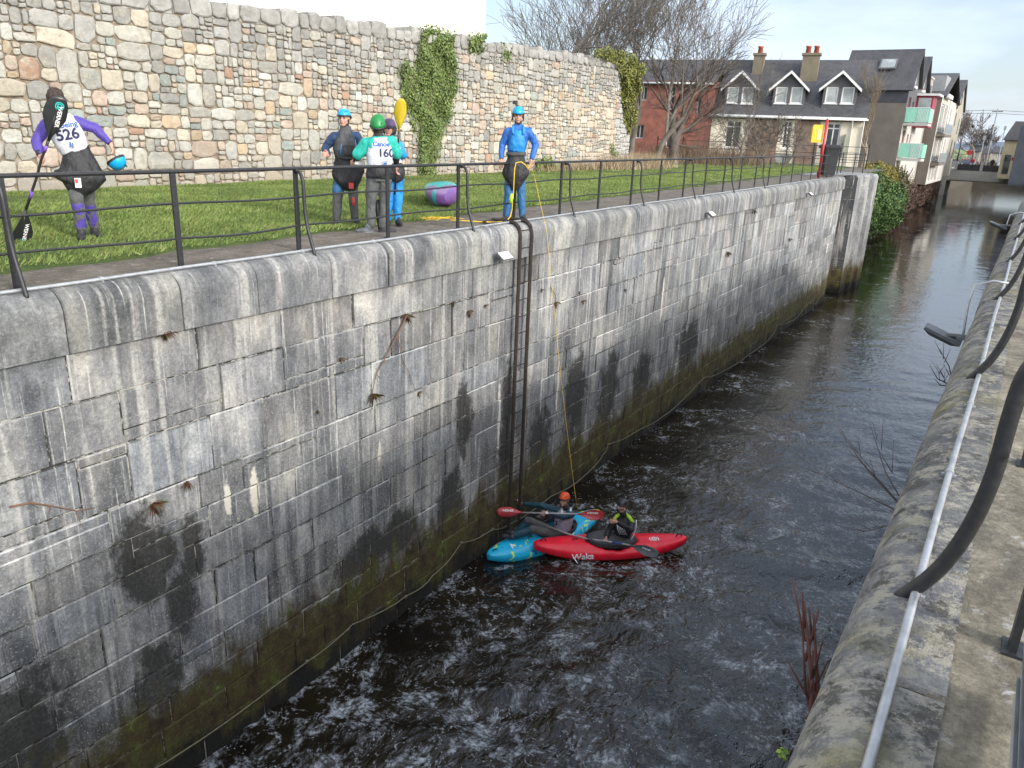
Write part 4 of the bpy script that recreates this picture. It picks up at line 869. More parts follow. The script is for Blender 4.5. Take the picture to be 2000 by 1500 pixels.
mb = MB(); fc.box(mb, 0, LEN + .1, ze - .30, ze - .16, -.36, -.03); part('fascia', mb, M_WHITE, ct)
for x in (1684, 1662): u = fc.px(x, 260)[0]; mb = MB(); mb.tube([P(u, -.42, ze - .3), P(u, -.08, ze - .7), P(u, -.08, GZ + .5)], .045, 6); part('downpipe', mb, M_WHITE, ct, True)
mb = MB(); a, b = fc.px(1646, 300)[0], fc.px(1652, 260)[0]; fc.box(mb, a, b, fc.px(1646, 308)[1], fc.px(1646, 262)[1], -.9, -.02); part('balcony_screen', mb, simple('green glass', (.05, .14, .09), .3, .2, 3), ct)
DD = 0.45
fd = Fac(P(0, DD, 0), fc.u)
for k, (xc, xl, xr) in enumerate(((1442, 1410, 1474), (1538, 1504, 1570), (1637, 1601, 1671))):
    u0, zb = fd.px(xl + 3, 207); u1 = fd.px(xr - 1, 207)[0]; uc = (u0 + u1) / 2; zp = fd.px(xc, 139)[1]; zs = fd.px(xc, 168)[1]
    hs = [(uc - .92, uc - .12, fd.px(xc, 202)[1], zs - .05), (uc + .12, uc + .92, fd.px(xc, 202)[1], zs - .05)]
    d = fd.wall('dormer', M_SLC, ct, u0, u1, zb - .3, zs, hs, t=.15)
    mb = MB(); Q = lambda u, dd, z: fd.M @ Vector((u, dd, z)); mb.add([Q(u0, 0, zs), Q(u1, 0, zs), Q(uc, 0, zp - .05)], [(0, 1, 2)])
    for uu in (u0, u1): mb.add([Q(uu, 0, zb - .3), Q(uu, 0, zs), Q(uu, 2.6, zs)], [(0, 1, 2), (2, 1, 0)])
    part('dormer_cheeks', mb, M_SLC, d)
    for h in hs: fd.window(d, *h, M_WHITE, M_PANEL, d=.05, nv=0, fw=.09)
    mb = MB(); e = .28; sl_ = (zp - zs) / (uc - u0)
    for sgn, ue in ((-1, u0 - e), (1, u1 + e)):
        zz_ = zs - e * sl_; slab(mb, [Q(ue, -.3, zz_), Q(uc, -.3, zp), Q(uc, 3.6, zp), Q(ue, 2.2, zz_)], .09)
    part('dormer_roof', mb, M_SLATE, d); mb = MB()
    for ue in (u0 - e, u1 + e): mb.add([Q(ue, -.33, zs - e * sl_ - .16), Q(uc, -.33, zp - .16), Q(uc, -.33, zp + .04), Q(ue, -.33, zs - e * sl_ + .04), Q(ue, -.29, zs - e * sl_ - .16), Q(uc, -.29, zp - .16), Q(uc, -.29, zp + .04), Q(ue, -.29, zs - e * sl_ + .04)], [(0, 1, 2, 3), (7, 6, 5, 4), (0, 4, 5, 1), (3, 2, 6, 7)])
    part('bargeboard', mb, M_WHITE, d)
def chimney(f, root, xc, w, ytop, pots, d, zb, hp=.5, pr=.19):
    ff = Fac(f.M @ Vector((0, d, 0)), f.u); u, zt = ff.px(xc, ytop); mb = MB(); ff.box(mb, u - w / 2, u + w / 2, zb, zt, 0, .75); ff.box(mb, u - w / 2 - .08, u + w / 2 + .08, zt, zt + .16, -.08, .83); c = part('chimney', mb, M_CHIM, root)
    for k in range(pots): uu = u + (k - (pots - 1) / 2) * .56; mb = MB(); mb.tube([ff.M @ Vector((uu, .37, zt + .16)), ff.M @ Vector((uu, .37, zt + .16 + hp * .8)), ff.M @ Vector((uu, .37, zt + .16 + hp * .82)), ff.M @ Vector((uu, .37, zt + .16 + hp))], [pr, pr * .85, pr * 1.1, pr * 1.05], 10); part('chimney_pot', mb, M_TERRA, c, True)
chimney(fc, ct, 1585, 1.15, 108, 2, 2.5, 10.4); chimney(fc, ct, 1483, .75, 108, 1, 3.0, 11.2)
rb = thing('brick_house', 'red brick house with slate roof behind the bare trees, left of the cream house', 'house', (-24, 57.5, 3.5))
uL = fc.px(1225, 160)[0]; zeR = 11.45
hr_ = [rect(fc, 1248, 168, 1266, 196), rect(fc, 1306, 168, 1321, 214), rect(fc, 1359, 190, 1372, 224), rect(fc, 1240, 243, 1259, 270), rect(fc, 1299, 243, 1326, 288), rect(fc, 1318, 300, 1341, 322)]
fc.wall('wall', M_BRICK, rb, uL, -.02, 3.5, zeR, hr_, d=-.1)
mb = MB(); fc.box(mb, uL, -.04, 3.5, zeR - .1, .4, .5); part('interior', mb, M_DARK, rb)
mb = MB(); fc.box(mb, uL, uL + .2, 3.5, zeR, -.09, 8.4); fc.box(mb, -.25, -.05, 9.2, zeR, -.09, 8.4); part('side_wall', mb, M_BRICK, rb)
for h in hr_[:5]: fc.window(rb, *h, M_WHITE, M_PANE, nv=1 if h[1] - h[0] > .6 else 0, nh=0, fw=.08)
mb = MB(); gable_roof(fc, mb, uL - .2, -.01, zeR, zr, DR, d0=-.4); part('roof', mb, M_SLATE, rb)
mb = MB(); mb.tube([P(uL - .2, -.5, zeR - .22), P(0.05, -.5, zeR - .22)], .06, 8); part('gutter', mb, M_WHITE, rb, True)

# grey apartment block with mint balconies, then two more along the canal
def canal_block(name, label, cat, X, y0, y1, xb, z0, ze, zr, ncl, near, front, roofm, over=.25):
    t = thing(name, label, cat, ((X + xb) / 2, (y0 + y1) / 2, z0)); return t
ap = thing('apartment_block', 'grey apartment block with twin gables and mint green balconies beside the canal', 'building', (-14.5, 92, 4.3))
fn = Fac((-26, 84.4, 0), (1, 0)); XA = -11.5; uA = XA + 26
fn.wall('wall', M_ROUGH, ap, 8.5, uA, 3.5, 11.35, [])
mb = MB(); fn.box(mb, 8.5, uA + .002, 11.35, 12.75, -.03, .2); part('dark_band', mb, simple('dark fascia', (.05, .052, .06), .6, .2, 2), ap)
ff = Fac((XA, 84.4, 0), (0, 1))        # canal side, u grows away
wins = [(1.0, 2.6, 9.75, 11.9), (3.9, 4.9, 9.9, 11.6), (1.2, 2.8, 6.6, 8.9), (4.4, 5.5, 6.8, 8.6), (6.6, 7.4, 6.8, 8.6), (1.0, 2.4, 4.0, 5.7), (4.3, 5.4, 4.0, 5.6), (6.8, 7.8, 4.0, 5.6)]
g1 = [(0, 12.75), (2.9, 16.2), (6.2, 12.95)]; g2 = [(6.2, 12.95), (9.2, 16.1), (12.6, 12.8)]
ff.wall('canal_wall', M_PALE, ap, 0, 15.4, 3.5, 9.4, [w for w in wins if w[3] < 9.4]); ff.wall('slate_wall', M_SLC, ap, 0, 15.4, 9.4, 12.75, [w for w in wins if w[2] > 9.4])
mb = MB()
for g in (g1, g2): mb.add([ff.M @ Vector((u, 0, z)) for u, z in g] + [ff.M @ Vector((g[0][0], 0, 12.75)), ff.M @ Vector((g[2][0], 0, 12.75))], [(3, 4, 2, 1, 0)])
part('gable', mb, M_SLC, ap)
for w in wins: ff.window(ap, *w, M_MAROON, M_PANE, nv=1, fw=.14)
for (a, b, c, d) in ((2.5, 3.4, 13.0, 14.5), (8.9, 9.6, 13.0, 14.4)):
    mb = MB(); ff.box(mb, a, b, c, d, -.05, .02); w = part('window', mb, M_MAROON, ap); mb = MB(); ff.box(mb, a + .12, b - .12, c + .12, d - .12, -.07, -.055); part('pane', mb, M_PANEL, w); mb = MB(); ff.box(mb, a - .3, b + .3, c - .25, c - .02, -.2, -.01); part('sill', mb, M_WHITE, w)
mb = MB(); W = lambda x, y, z: Vector((x, y, z))
for (a, pk, b, za, zp, zb) in ((0, 2.9, 6.2, 12.75, 16.2, 12.95), (6.2, 9.2, 12.6, 12.95, 16.1, 12.8)):
    oo = .3 if a == 0 else 0; s1 = (zp - za) / (pk - a)
    slab(mb, [W(XA + .35, 84.4 + a - oo, za - oo * s1 + .05), W(XA + .35, 84.4 + pk, zp + .08), W(-17.7, 84.4 + pk, zp + .08), W(-17.7, 84.4 + a - oo, za - oo * s1 + .05)], .14)
    slab(mb, [W(XA + .35, 84.4 + pk, zp + .08), W(XA + .35, 84.4 + b, zb), W(-17.7, 84.4 + b, zb), W(-17.7, 84.4 + pk, zp + .08)], .14)
part('roof', mb, M_SLATE, ap)
p0 = Vector((-13.9, 85.9, 14.75)); mb = MB(); sv = Vector((0, 3.2, 3.5)).normalized(); nn = Vector((0, -sv.z, sv.y)); Mr = PM(p0 + nn * .06, (1, 0, 0), sv, -Vector((1, 0, 0)).cross(sv) * -1)
mb.box((-.75, -.65, 0), (.75, .65, .16), M=Mr); sk = part('skylight', mb, M_GREY, ap); mb = MB(); mb.box((-.62, -.52, .162), (.62, .52, .18), M=Mr); part('pane', mb, M_PANEL, sk)
for (z, ua, ub) in ((9.55, .2, 2.9), (6.35, .1, 2.8)):
    mb = MB(); ff.box(mb, ua, ub, z - .22, z, -2.1, 0.05); bl = part('balcony', mb, M_PALE, ap); mb = MB(); ff.box(mb, ua, ua + .04, z + .08, z + 1.35, -2.1, -.05); part('balcony_panel', mb, M_MINT, bl)
    mb = MB(); ff.box(mb, ua + .04, ub, z + .08, z + 1.3, -2.12, -2.08); part('balcony_panel', mb, M_MINT, bl); mb = MB()
    for k in range(7): ff.box(mb, ua - .03, ua - .005, z + .1, z + 1.3, -1.9 + k * .13, -1.86 + k * .13)
    part('balusters', mb, M_WHITE, bl); mb = MB(); mb.tube([ff.M @ Vector((ua, -2.1, z + 1.38)), ff.M @ Vector((ua, 0, z + 1.38))], .03, 6); part('handrail', mb, M_WHITE, bl)
mb = MB(); ff.box(mb, 6.2, 9.4, 9.3, 12.3, -1.5, 0); bw = part('bay_window', mb, M_MAROON, ap); mb = MB(); ff.box(mb, 6.15, 6.2, 9.5, 10.7, -1.35, -.2); ff.box(mb, 6.15, 6.2, 10.9, 12.1, -1.35, -.2); part('pane', mb, M_PANEL, bw)
mb = MB(); ff.box(mb, 6.0, 9.6, 12.3, 12.5, -2.0, 0); part('bay_roof', mb, M_WHITE, bw)
mb = MB(); fn.box(mb, 8.5, 8.7, 3.5, 12.7, .21, 15); part('back_wall', mb, M_ROUGH, ap)
# second block
bt = thing('apartment_block', 'brown-sided apartment block with white glazed bays, second along the canal', 'building', (-16, 110, 4.0)); XB = aty(1829, 250, 103).x
f2 = Fac((-26, 103, 0), (1, 0)); f2.wall('wall', M_ROUGH, bt, 0, XB + 26, 3.3, 13.1, []); f3 = Fac((XB, 103, 0), (0, 1))
w3 = [(1.0, 4.2, 9.2, 12.2), (5.2, 8.0, 9.2, 12.2), (1.0, 4.2, 6.0, 8.5), (5.2, 8.0, 6.0, 8.5), (1.0, 3, 3.6, 5.4), (4, 6, 3.6, 5.4), (7, 9, 3.6, 5.4), (11, 13, 9.4, 12), (11, 13, 6, 8.4)]
f3.wall('canal_wall', M_PALE, bt, 0, 18, 3.3, 12.9, w3)
for w in w3: f3.window(bt, *w, M_WHITE, M_PANE, nv=2, fw=.14)
for z in (8.95, 5.75): mb = MB(); f3.box(mb, .6, 8.6, z - .3, z, -.9, 0.02); bl = part('balcony', mb, M_ROUGH, bt); mb = MB(); f3.box(mb, .6, 8.6, z + .05, z + 1.1, -.9, -.86); part('balcony_panel', mb, simple('grey glass', (.28, .31, .33), .3, .1, 3), bl)
mb = MB(); mb.tube([f3.M @ Vector((9.4, -.1, 3.5)), f3.M @ Vector((9.4, -.1, 12.9))], .09, 6); part('downpipe', mb, M_WHITE, bt)
mb = MB(); slab(mb, [W(XB + .4, 102.7, 12.95), W(XB + .4, 112, 16.0), W(-26, 112, 16.0), W(-26, 102.7, 12.95)], .2); slab(mb, [W(XB + .4, 112, 16.0), W(XB + .4, 121, 12.9), W(-26, 121, 12.9), W(-26, 112, 16.0)], .2); part('roof', mb, M_SLATE, bt)
mb = MB(); mb.box((XB - 1.8, 104.5, 13.0), (XB - .1, 109, 15.2)); dm = part('dormer', mb, simple('zinc', (.30, .31, .32), .5, .15, 2), bt); mb = MB(); mb.box((XB - .3, 104.2, 12.85), (XB + .5, 109.3, 13.25)); part('white_fascia', mb, M_WHITE, dm)
mb = MB(); mb.box((-26, 103.2, 3.3), (-25.8, 121, 12.9)); mb.box((-26, 120.8, 3.3), (XB - .01, 121, 12.9)); part('back_wall', mb, M_ROUGH, bt)
# cream stair tower peeping between
st = thing('stair_tower', 'narrow cream stair tower rising between the first two apartment blocks', 'tower', (-13, 99.8, 4)); mb = MB(); mb.box((-14.5, 99.95, 3.3), (-11.7, 102.8, 14.6)); part('wall', mb, M_TAN, st); mb = MB(); mb.box((-11.695, 100.6, 12.6), (-11.66, 102.0, 13.9)); part('window', mb, M_PANE, st); mb = MB(); mb.box((-14.6, 99.85, 14.6), (-11.6, 102.9, 14.75)); part('roof', mb, M_PALE, st)
cb = thing('gabled_warehouse', 'tan gabled building end-on to the canal, farthest of the canal side row', 'building', (-17, 136, 4))
mb = MB(); XC = -11.5
pg = [(128, 3.3), (144.5, 3.3), (144.5, 12.9), (138.5, 16.9), (131.5, 12.9), (128, 11.5)]
mb.add([(XC, y, z) for y, z in ((131.5, 3.3), (144.5, 3.3), (144.5, 13.0), (138.2, 16.9), (131.5, 13.0))], [(0, 1, 2, 3, 4)]); part('gable', mb, M_TAN, cb)
mb = MB(); mb.add([(-27, 131.5, 3.3), (XC, 131.5, 3.3), (XC, 131.5, 13), (-27, 131.5, 13)], [(0, 1, 2, 3)]); part('wall', mb, M_ROUGH, cb)
mb = MB(); slab(mb, [W(XC + .3, 131.1, 12.9), W(XC + .3, 138.2, 17.05), W(-27, 138.2, 17.05), W(-27, 131.1, 12.9)], .2); slab(mb, [W(XC + .3, 138.2, 17.05), W(XC + .3, 144.9, 12.9), W(-27, 144.9, 12.9), W(-27, 138.2, 17.05)], .2); part('roof', mb, M_SLATE, cb)
for (y, z, h) in ((134, 10.5, 1.8), (138, 13.6, 1.4), (140.5, 9.5, 2.2), (136, 6.4, 2.2), (141, 6.0, 2.4)): mb = MB(); mb.box((XC + .004, y, z), (XC + .05, y + 1.1, z + h)); w = part('window', mb, M_GREY, cb); mb = MB(); mb.box((XC + .052, y + .12, z + .12), (XC + .07, y + .98, z + h - .12)); part('pane', mb, M_PANE, w)

# big off-white building behind the rubble wall
wb = thing('white_building', 'blank off-white rendered building rising behind the rubble wall', 'building', (-27, 22, 6)); e = atx(948, 40, -23.3)
mb = MB(); mb.box((-34, -6, 6.0), (-23.3, e.y, 30)); part('wall', mb, M_BWHITE, wb)
mb = MB(); mb.box((-34.3, -6.3, 30), (-23.1, e.y + .2, 30.3)); part('parapet', mb, M_PALE, wb)

# iron fence at the far edge of the lawn
t = thing('fence', 'black iron post and rail fence along the far edge of the lawn before the houses', 'fence', (-16, 53, 6.0))
fp = [(-21.5, 50.2), (-9.2, 55.2)]
for k in range(9): x = fp[0][0] + (fp[1][0] - fp[0][0]) * k / 8; y = fp[0][1] + (fp[1][1] - fp[0][1]) * k / 8; mb = MB(); mb.box((x - .03, y - .03, 5.95), (x + .03, y + .03, 7.5)); part('post', mb, M_IRON, t)
for z in (6.5, 6.85, 7.3): mb = MB(); mb.tube([(fp[0][0], fp[0][1], z), (fp[1][0], fp[1][1], z)], .02, 5); part('rail', mb, M_IRON, t)

# ------------------------------------------------------------------ bare trees
def tree(label, base, h, r, seed, lean=(0, 0), spread=0.55, levels=6, col=(0.16, 0.14, 0.12), fork=0.32, nk=3, minr=0.009, up=.14, group=None, cap=4200):
    R = random.Random(seed); trunk, br = MB(), MB(); cnt = [0]
    def grow(p, d, L, rad, lv):
        if cnt[0] > cap: return
        cnt[0] += 1; n = 5 if lv < 2 else 3 if lv < 4 else 2; pts = [p]; q = p.copy(); dd = d.copy()
        for k in range(n):
            dd = (dd + Vector((R.gauss(0, .16), R.gauss(0, .16), R.gauss(0, .08) + up * .12))).normalized(); q = q + dd * L / n; pts.append(q.copy())
        r1 = max(minr, rad * .62); rs = [rad + (r1 - rad) * i / n for i in range(n + 1)]
        (trunk if lv == 0 else br).tube(pts, rs, 8 if lv == 0 else 5 if lv < 3 else 3, caps=False)
        if lv >= levels: return
        for k in range(nk if lv < levels - 1 else nk - 0):
            f = 1.0 if k == 0 else R.uniform(fork, .95); i = min(n - 1, int(f * n)); b = pts[i].lerp(pts[i + 1], f * n - i) if f < 1 else pts[-1]
            ang = R.uniform(.25, 1.0) * spread * (1.3 if k else .7); ax = dd.orthogonal().normalized(); ax.rotate(Matrix.Rotation(R.uniform(0, 6.28), 3, dd)); nd = dd.copy(); nd.rotate(Matrix.Rotation(ang, 3, ax)); nd = (nd + Vector((0, 0, up))).normalized()
            grow(b, nd, L * R.uniform(.70, .90), max(minr, (rs[i] if f < 1 else r1) * R.uniform(.55, .78)), lv + 1)
    grow(Vector(base), Vector((lean[0], lean[1], 1)).normalized(), h * .27, r, 0)
    t = thing('bare_tree', label, 'tree', base, 0, group); m = simple('bark', col, .95, .3, 3, .4); part('trunk', trunk, m, t, True); part('branches', br, m, t, True)
    return t
tree('slender bare tree nearest the corner of the rubble wall, its crown fanning over the sky', (-16.7, 39.0, 5.9), 10.8, .16, 3, (.02, 0), .66, 6)
tree('stout bare tree with a thick dark leaning trunk in front of the red brick house', (-17.1, 42.5, 5.9), 8.6, .32, 12, (.12, .02), .75, 6, col=(.10, .08, .07))
tree('tall bare tree behind the rubble wall just right of the white building', (-20.6, 34.5, 5.9), 12.5, .26, 21, (-.03, 0), .62, 6)
tree('forked bare tree behind the middle of the rubble wall top', (-20.5, 38.5, 5.9), 12.2, .22, 34, (.04, 0), .6, 6)
tree('bare tree behind the far end of the rubble wall', (-18.9, 40.6, 5.9), 11.6, .2, 47, (.06, 0), .62, 6)
tree('bare tree rising behind the rubble wall between its taller neighbours', (-20.4, 36.0, 5.9), 12.2, .2, 55, (-.02, .05), .55, 6)
tree('leaning bare tree just past the rubble wall corner, behind the slender one', (-18.2, 44.5, 5.9), 11.8, .18, 143, (.10, 0), .66, 6)
tree('thin bare tree in front of the cream house, reaching above its ridge', (-14.9, 47.5, 5.9), 7.0, .10, 63, (.03, 0), .55, 5)
tree('low wide-spreading bare tree before the middle windows of the cream house', (-14.2, 49.5, 5.9), 4.6, .13, 71, (-.35, 0), .95, 6, up=.1, minr=.013)
tree('twiggy bare tree left of the lifebuoy box, spreading low across the cream house', (-13.3, 51.0, 5.9), 4.0, .08, 82, (.35, 0), .95, 5, up=.1, minr=.013)
tree('pale-barked multi-stemmed bare shrub tree in front of the grey apartment block', (-10.6, 62, 5.7), 7.0, .13, 91, (.08, 0), .42, 6, col=(.24, .20, .15), fork=.05, nk=3, up=.5)
tree('hazy bare tree beyond the bridge at the end of the canal-side row', (-15, 185, 4.2), 12, .3, 99, (0, 0), .7, 6, col=(.16, .13, .12), minr=.05)
tree('small hazy bare tree beyond the bridge, right of its taller neighbour', (-12, 238, 4.2), 9, .25, 105, (0, 0), .7, 6, col=(.16, .13, .12), minr=.05)
drybed('brown brambles and dead stems under the trees in front of the brick house', -17.0, 47.0, 1.8, 2.4, 2600, 1.5, (0.20, 0.145, 0.10), z=5.9)

# ------------------------------------------------------------------ canal-bank shrubs
bush('glossy dark green evergreen bush hanging over the canal below the lock', [(-10.2, 67, 3.0, 1.5, 3, 2.2), (-9.9, 71, 2.6, 1.4, 3, 2.0), (-10.2, 75, 2.4, 1.3, 3, 1.9), (-9.8, 62, 3.6, 1.0, 3.5, 2.3)], 20000, .15, (.02, .05, .015), (.13, .22, .06))
bush('olive and mustard coloured bush top above the evergreen on the canal bank', [(-10.6, 66, 5.0, 1.0, 3, 1.1), (-10.9, 72, 4.9, 1.1, 3.5, 1.2), (-11, 77, 4.6, 1.0, 3, 1.2)], 12000, .13, (.09, .085, .02), (.30, .25, .06))
bush('brown-green ivy covered shrub at the end of the evergreen bush', [(-10.6, 80, 3.2, 1.2, 2.6, 2.2), (-10.9, 84, 3.0, 1.2, 2.8, 2.3)], 9000, .15, (.05, .045, .02), (.18, .17, .08), twiggy=60)
bush('tangled reddish-brown brambles on the bank below the second apartment block', [(-11.6, 89, 2.6, 1.2, 4, 2.0), (-11.8, 97, 2.4, 1.2, 5, 1.9), (-12, 106, 2.0, 1.0, 5, 1.8), (-12.0, 116, 1.8, 1.0, 6, 1.7), (-12.2, 127, 1.8, 1.0, 6, 1.7)], 14000, .14, (.06, .038, .03), (.17, .11, .085), twiggy=160, name='bramble', cstem=(.15, .09, .07))

# ------------------------------------------------------------------ bridge and street beyond
M_CONC = simple('bridge concrete', (.58, .55, .48), .9, .15, .6, .2)
br = thing('road_bridge', 'low grey road bridge crossing the canal in the distance', 'bridge', (-6, 150, 0)); mb = MB(); mb.box((-13.5, 149.2, 2.3), (2.2, 158, 4.25)); part('deck', mb, M_CONC, br); mb = MB(); mb.box((-13.6, 148.95, 2.5), (2.3, 149.17, 4.0)); part('beam', mb, M_CONC, br)
for x in (-11.2, -7.6, -4.0, -.4): mb = MB(); mb.box((x - .2, 148.9, 4.0), (x + .2, 149.3, 5.4)); part('parapet_pier', mb, M_CONC, br)
for a in (-11, -7.4, -3.8):
    mb = MB(); mb.box((a, 149.05, 4.1), (a + 3.2, 149.12, 5.0)); part('parapet_panel', mb, simple('dark railing panel', (.07, .065, .065), .7, .3, 2), br)
mb = MB(); mb.box((-13.6, 148.6, -1), (-12.2, 158, 4.0)); part('abutment', mb, M_CONC, br); mb = MB(); mb.box((1.0, 148.6, -1), (2.4, 158, 4.0)); part('abutment', mb, M_CONC, br)
def car(loc, rz, c, label, van=False):
    t = thing('parked_car', label, 'car', loc, rz, 'cars in the street beyond the bridge'); L, Wd = (4.4, 1.8) if not van else (4.8, 1.9); h = 1.45 if not van else 2.1
    prof = [(-L/2, .3), (-L/2, .75), (-L/2+.25, .92), (-L*.27, .98), (-L*.13, h-.08), (-L*.02, h), (L*.22, h), (L*.36, h-.12), (L*.45, .98), (L/2, .9), (L/2, .3)] if not van else [(-L/2, .3), (-L/2, .95), (-L*.38, 1.1), (-L*.25, h-.1), (-L*.18, h), (L*.46, h), (L/2, h-.2), (L/2, .3)]
    mb = MB(); R_ = lambda s, k: [Vector((x * (1 if z < 1 else .985), s * Wd / 2 * (k if z < 1 else k * .84), z)) for x, z in prof]; mb.loft([R_(-1, .96), R_(-1, 1), R_(1, 1), R_(1, .96)]); m = simple('car paint', c, .25, .08, 2); part('body', mb, m, t, world=False)
    mb = MB(); g = [(x, z) for x, z in prof if z > .93]; ys = Wd / 2 * .93
    mb.loft([[Vector((x * .93, s * (ys if z < 1.0 else ys * .93), 1.0 + (z - 1.0) * .86)) for x, z in g] for s in (-1, 1)]); part('glass', mb, M_PANE, t, world=False)
    for x in (-L * .31, L * .31):
        for s in (-1, 1): mb = MB(); mb.tube([(x, s * (Wd / 2 - .18), .33), (x, s * (Wd / 2 + .01), .33)], .33, 14); w = part('wheel', mb, M_BIN, t, world=False)
    for s in (-1, 1): mb = MB(); mb.ell((-L / 2 + .02, s * Wd * .36, .68), (.05, .16, .09), nu=8, nv=5); part('headlight', mb, M_WHITE, t, world=False)
cs = [(-4.6, 155.5, 1.45, (.55, .57, .6), 'silver-blue car behind the middle of the bridge parapet'), (-1.2, 154.5, 1.3, (.07, .08, .10), 'dark car left of the black car on the right bank'), (2.9, 172, 1.2, (.3, .33, .36), 'grey car farther up the street at right'), (-9.9, 154.5, 1.5, (.1, .1, .12), 'dark parked car at the left end of the street')]
for x, y, a, c, l in cs: car((x, y, 4.33), a, c, l)
car((1.2 + .6, 128, 4.33), 1.6, (.02, .022, .03), 'black van at the right edge, nearest to the bridge', True)
M_POLE = simple('pole grey', (.30, .32, .33), .6, .15, 3)
def lamp(p, h, label, arm=1.5, dark=True):
    t = thing('street_lamp', label, 'street lamp', p); m = M_IRON if dark else M_POLE; b = Vector(p); mb = MB(); mb.tube([b, b + ZZ * h], [.12, .07], 8); part('pole', mb, m, t, True)
    mb = MB(); mb.tube([b + ZZ * h, b + Vector((arm * .4, 0, h + .25)), b + Vector((arm, 0, h + .1))], .05, 6); part('arm', mb, m, t, True); mb = MB(); mb.tube([b + Vector((arm, 0, h + .1)), b + Vector((arm, 0, h - .15)), b + Vector((arm, 0, h - .5))], [.1, .32, .12], 10); part('lantern', mb, m, t, True)
lamp((1.8, 172, 4.3), 7.6, 'dark street lamp right of the tall pole beyond the bridge'); lamp((-13.4, 178, 4.3), 7.4, 'dark street lamp left of the tall pole beyond the bridge', 1.4); lamp((3.4, 185, 4.3), 6.8, 'dark lantern lamp near the yellow corner building', .5)
for (x, y, h, l) in ((-7.6, 157.5, 9.6, 'tall grey utility pole with crossarm beyond the bridge'), (-13.3, 164, 5.6, 'pale signpost at the left end of the street beyond the bridge')):
    t = thing('utility_pole', l, 'pole', (x, y, 4.3)); mb = MB(); mb.tube([(x, y, 4.3), (x + .1, y, 4.3 + h)], [.16, .09], 8); part('pole', mb, M_POLE, t, True)
    if h > 8: mb = MB(); mb.box((x - .7, y - .06, 4.3 + h - .5), (x + .9, y + .06, 4.3 + h - .35)); part('crossarm', mb, M_GREY, t); mb = MB(); mb.tube([(x + .1, y - .25, 9), (x + .1, y - .25, 9.9)], .3, 10); part('transformer', mb, M_GREY, t)
mb = MB(); 
for dz in (0, .5): mb.tube([(-60, 170, 13.6 + dz), (-20, 169, 13.1 + dz), (-8.5, 168, 13.6 + dz), (6, 172, 13.0 + dz), (22, 176, 13.4 + dz)], .035, 4)
solo('overhead_cable', mb, M_GREY, 'pair of thin overhead cables crossing the sky beyond the bridge', 'cable', keep=True)
t = thing('road_sign', 'round red road sign on a pale post beyond the bridge', 'sign', (-10.3, 157, 4.3)); mb = MB(); mb.tube([(-10.3, 157, 4.3), (-10.2, 157, 7.2)], .06, 6); part('post', mb, M_POLE, t); mb = MB(); mb.tube([(-10.25, 156.9, 6.8), (-10.25, 156.94, 6.8)], .42, 16); part('disc', mb, M_RED, t)
cbd = thing('corner_building', 'yellow stone corner building with dark mansard roof at the far right', 'building', (4, 150, 3.3)); e0 = aty(1966, 260, 142); 
mb = MB(); mb.box((e0.x, 142, 3.3), (e0.x + 6, 152, 8.9)); part('wall', mb, simple('yellow stone', (.42, .37, .25), .9, .15, .6, .3), cbd); mb = MB(); mb.loft([[Vector(p) for p in ((e0.x - .3, 141.7, 8.9), (e0.x + 6, 141.7, 8.9), (e0.x + 6, 152.3, 8.9), (e0.x - .3, 152.3, 8.9))], [Vector(p) for p in ((e0.x + .8, 142.8, 11.6), (e0.x + 5.5, 142.8, 11.6), (e0.x + 5.5, 151, 11.6), (e0.x + .8, 151, 11.6))]]); part('roof', mb, M_SLATE, cbd)
for k in range(3):
    mb = MB(); mb.box((e0.x - .03, 143 + k * 2.8, 4.0), (e0.x - .004, 144.2 + k * 2.8, 6.8)); w = part('window', mb, M_PANE, cbd); mb = MB(); mb.box((e0.x + .5 + k * 1.7, 141.97, 4.0), (e0.x + 1.3 + k * 1.7, 141.996, 6.8)); part('window', mb, M_PANE, cbd)
dkb = thing('dark_shopfront', 'dark grey building with shopfronts at the right edge of the photo', 'building', (4, 120, 3.3)); e1 = aty(1984, 290, 118)
mb = MB(); mb.box((e1.x, 118, 3.3), (e1.x + 7, 139, 10.4)); part('wall', mb, simple('dark slate wall', (.07, .08, .10), .8, .2, .8, .2), dkb)
for k in range(4): mb = MB(); mb.box((e1.x - .05, 120 + k * 4.4, 3.6), (e1.x - .004, 123 + k * 4.4, 6.0)); part('shop_window', mb, M_PANEL if k % 2 else M_WHITE, dkb); mb = MB(); mb.box((e1.x - .25, 119.8 + k * 4.4, 6.2), (e1.x - .004, 123.2 + k * 4.4, 6.6)); part('awning', mb, (M_RED, M_YEL, M_WHITE, M_GREY)[k], dkb)

# low buildings and poles closing the street behind the bridge
def lowhouse(px0, px1, Y, z1, zr, wall, label):
    xa, xb = aty(px0, 300, Y).x, aty(px1, 300, Y).x; t = thing('low_building', label, 'building', ((xa + xb) / 2, Y, 4.3)); f = Fac((xa, Y, 0), (1, 0)); Wd = xb - xa
    hs = [(Wd * (k + .25) / 5, Wd * (k + .7) / 5, 5.0, z1 - .5) for k in range(5)]; f.wall('wall', wall, t, 0, Wd, 4.2, z1, hs)
    for h in hs: f.window(t, *h, M_WHITE, M_PANE, nv=0, fw=.12)
    mb = MB(); gable_roof(f, mb, -.2, Wd + .2, z1, zr, 3.0); part('roof', mb, M_SLATE, t); mb = MB(); f.box(mb, 0, .2, 4.2, z1, .23, 6); f.box(mb, Wd - .2, Wd, 4.2, z1, .23, 6); part('side_wall', mb, wall, t)
lowhouse(1893, 1913, 236, 7.0, 8.4, M_TAN, 'long low tan building beyond the bridge at the left end of the street')
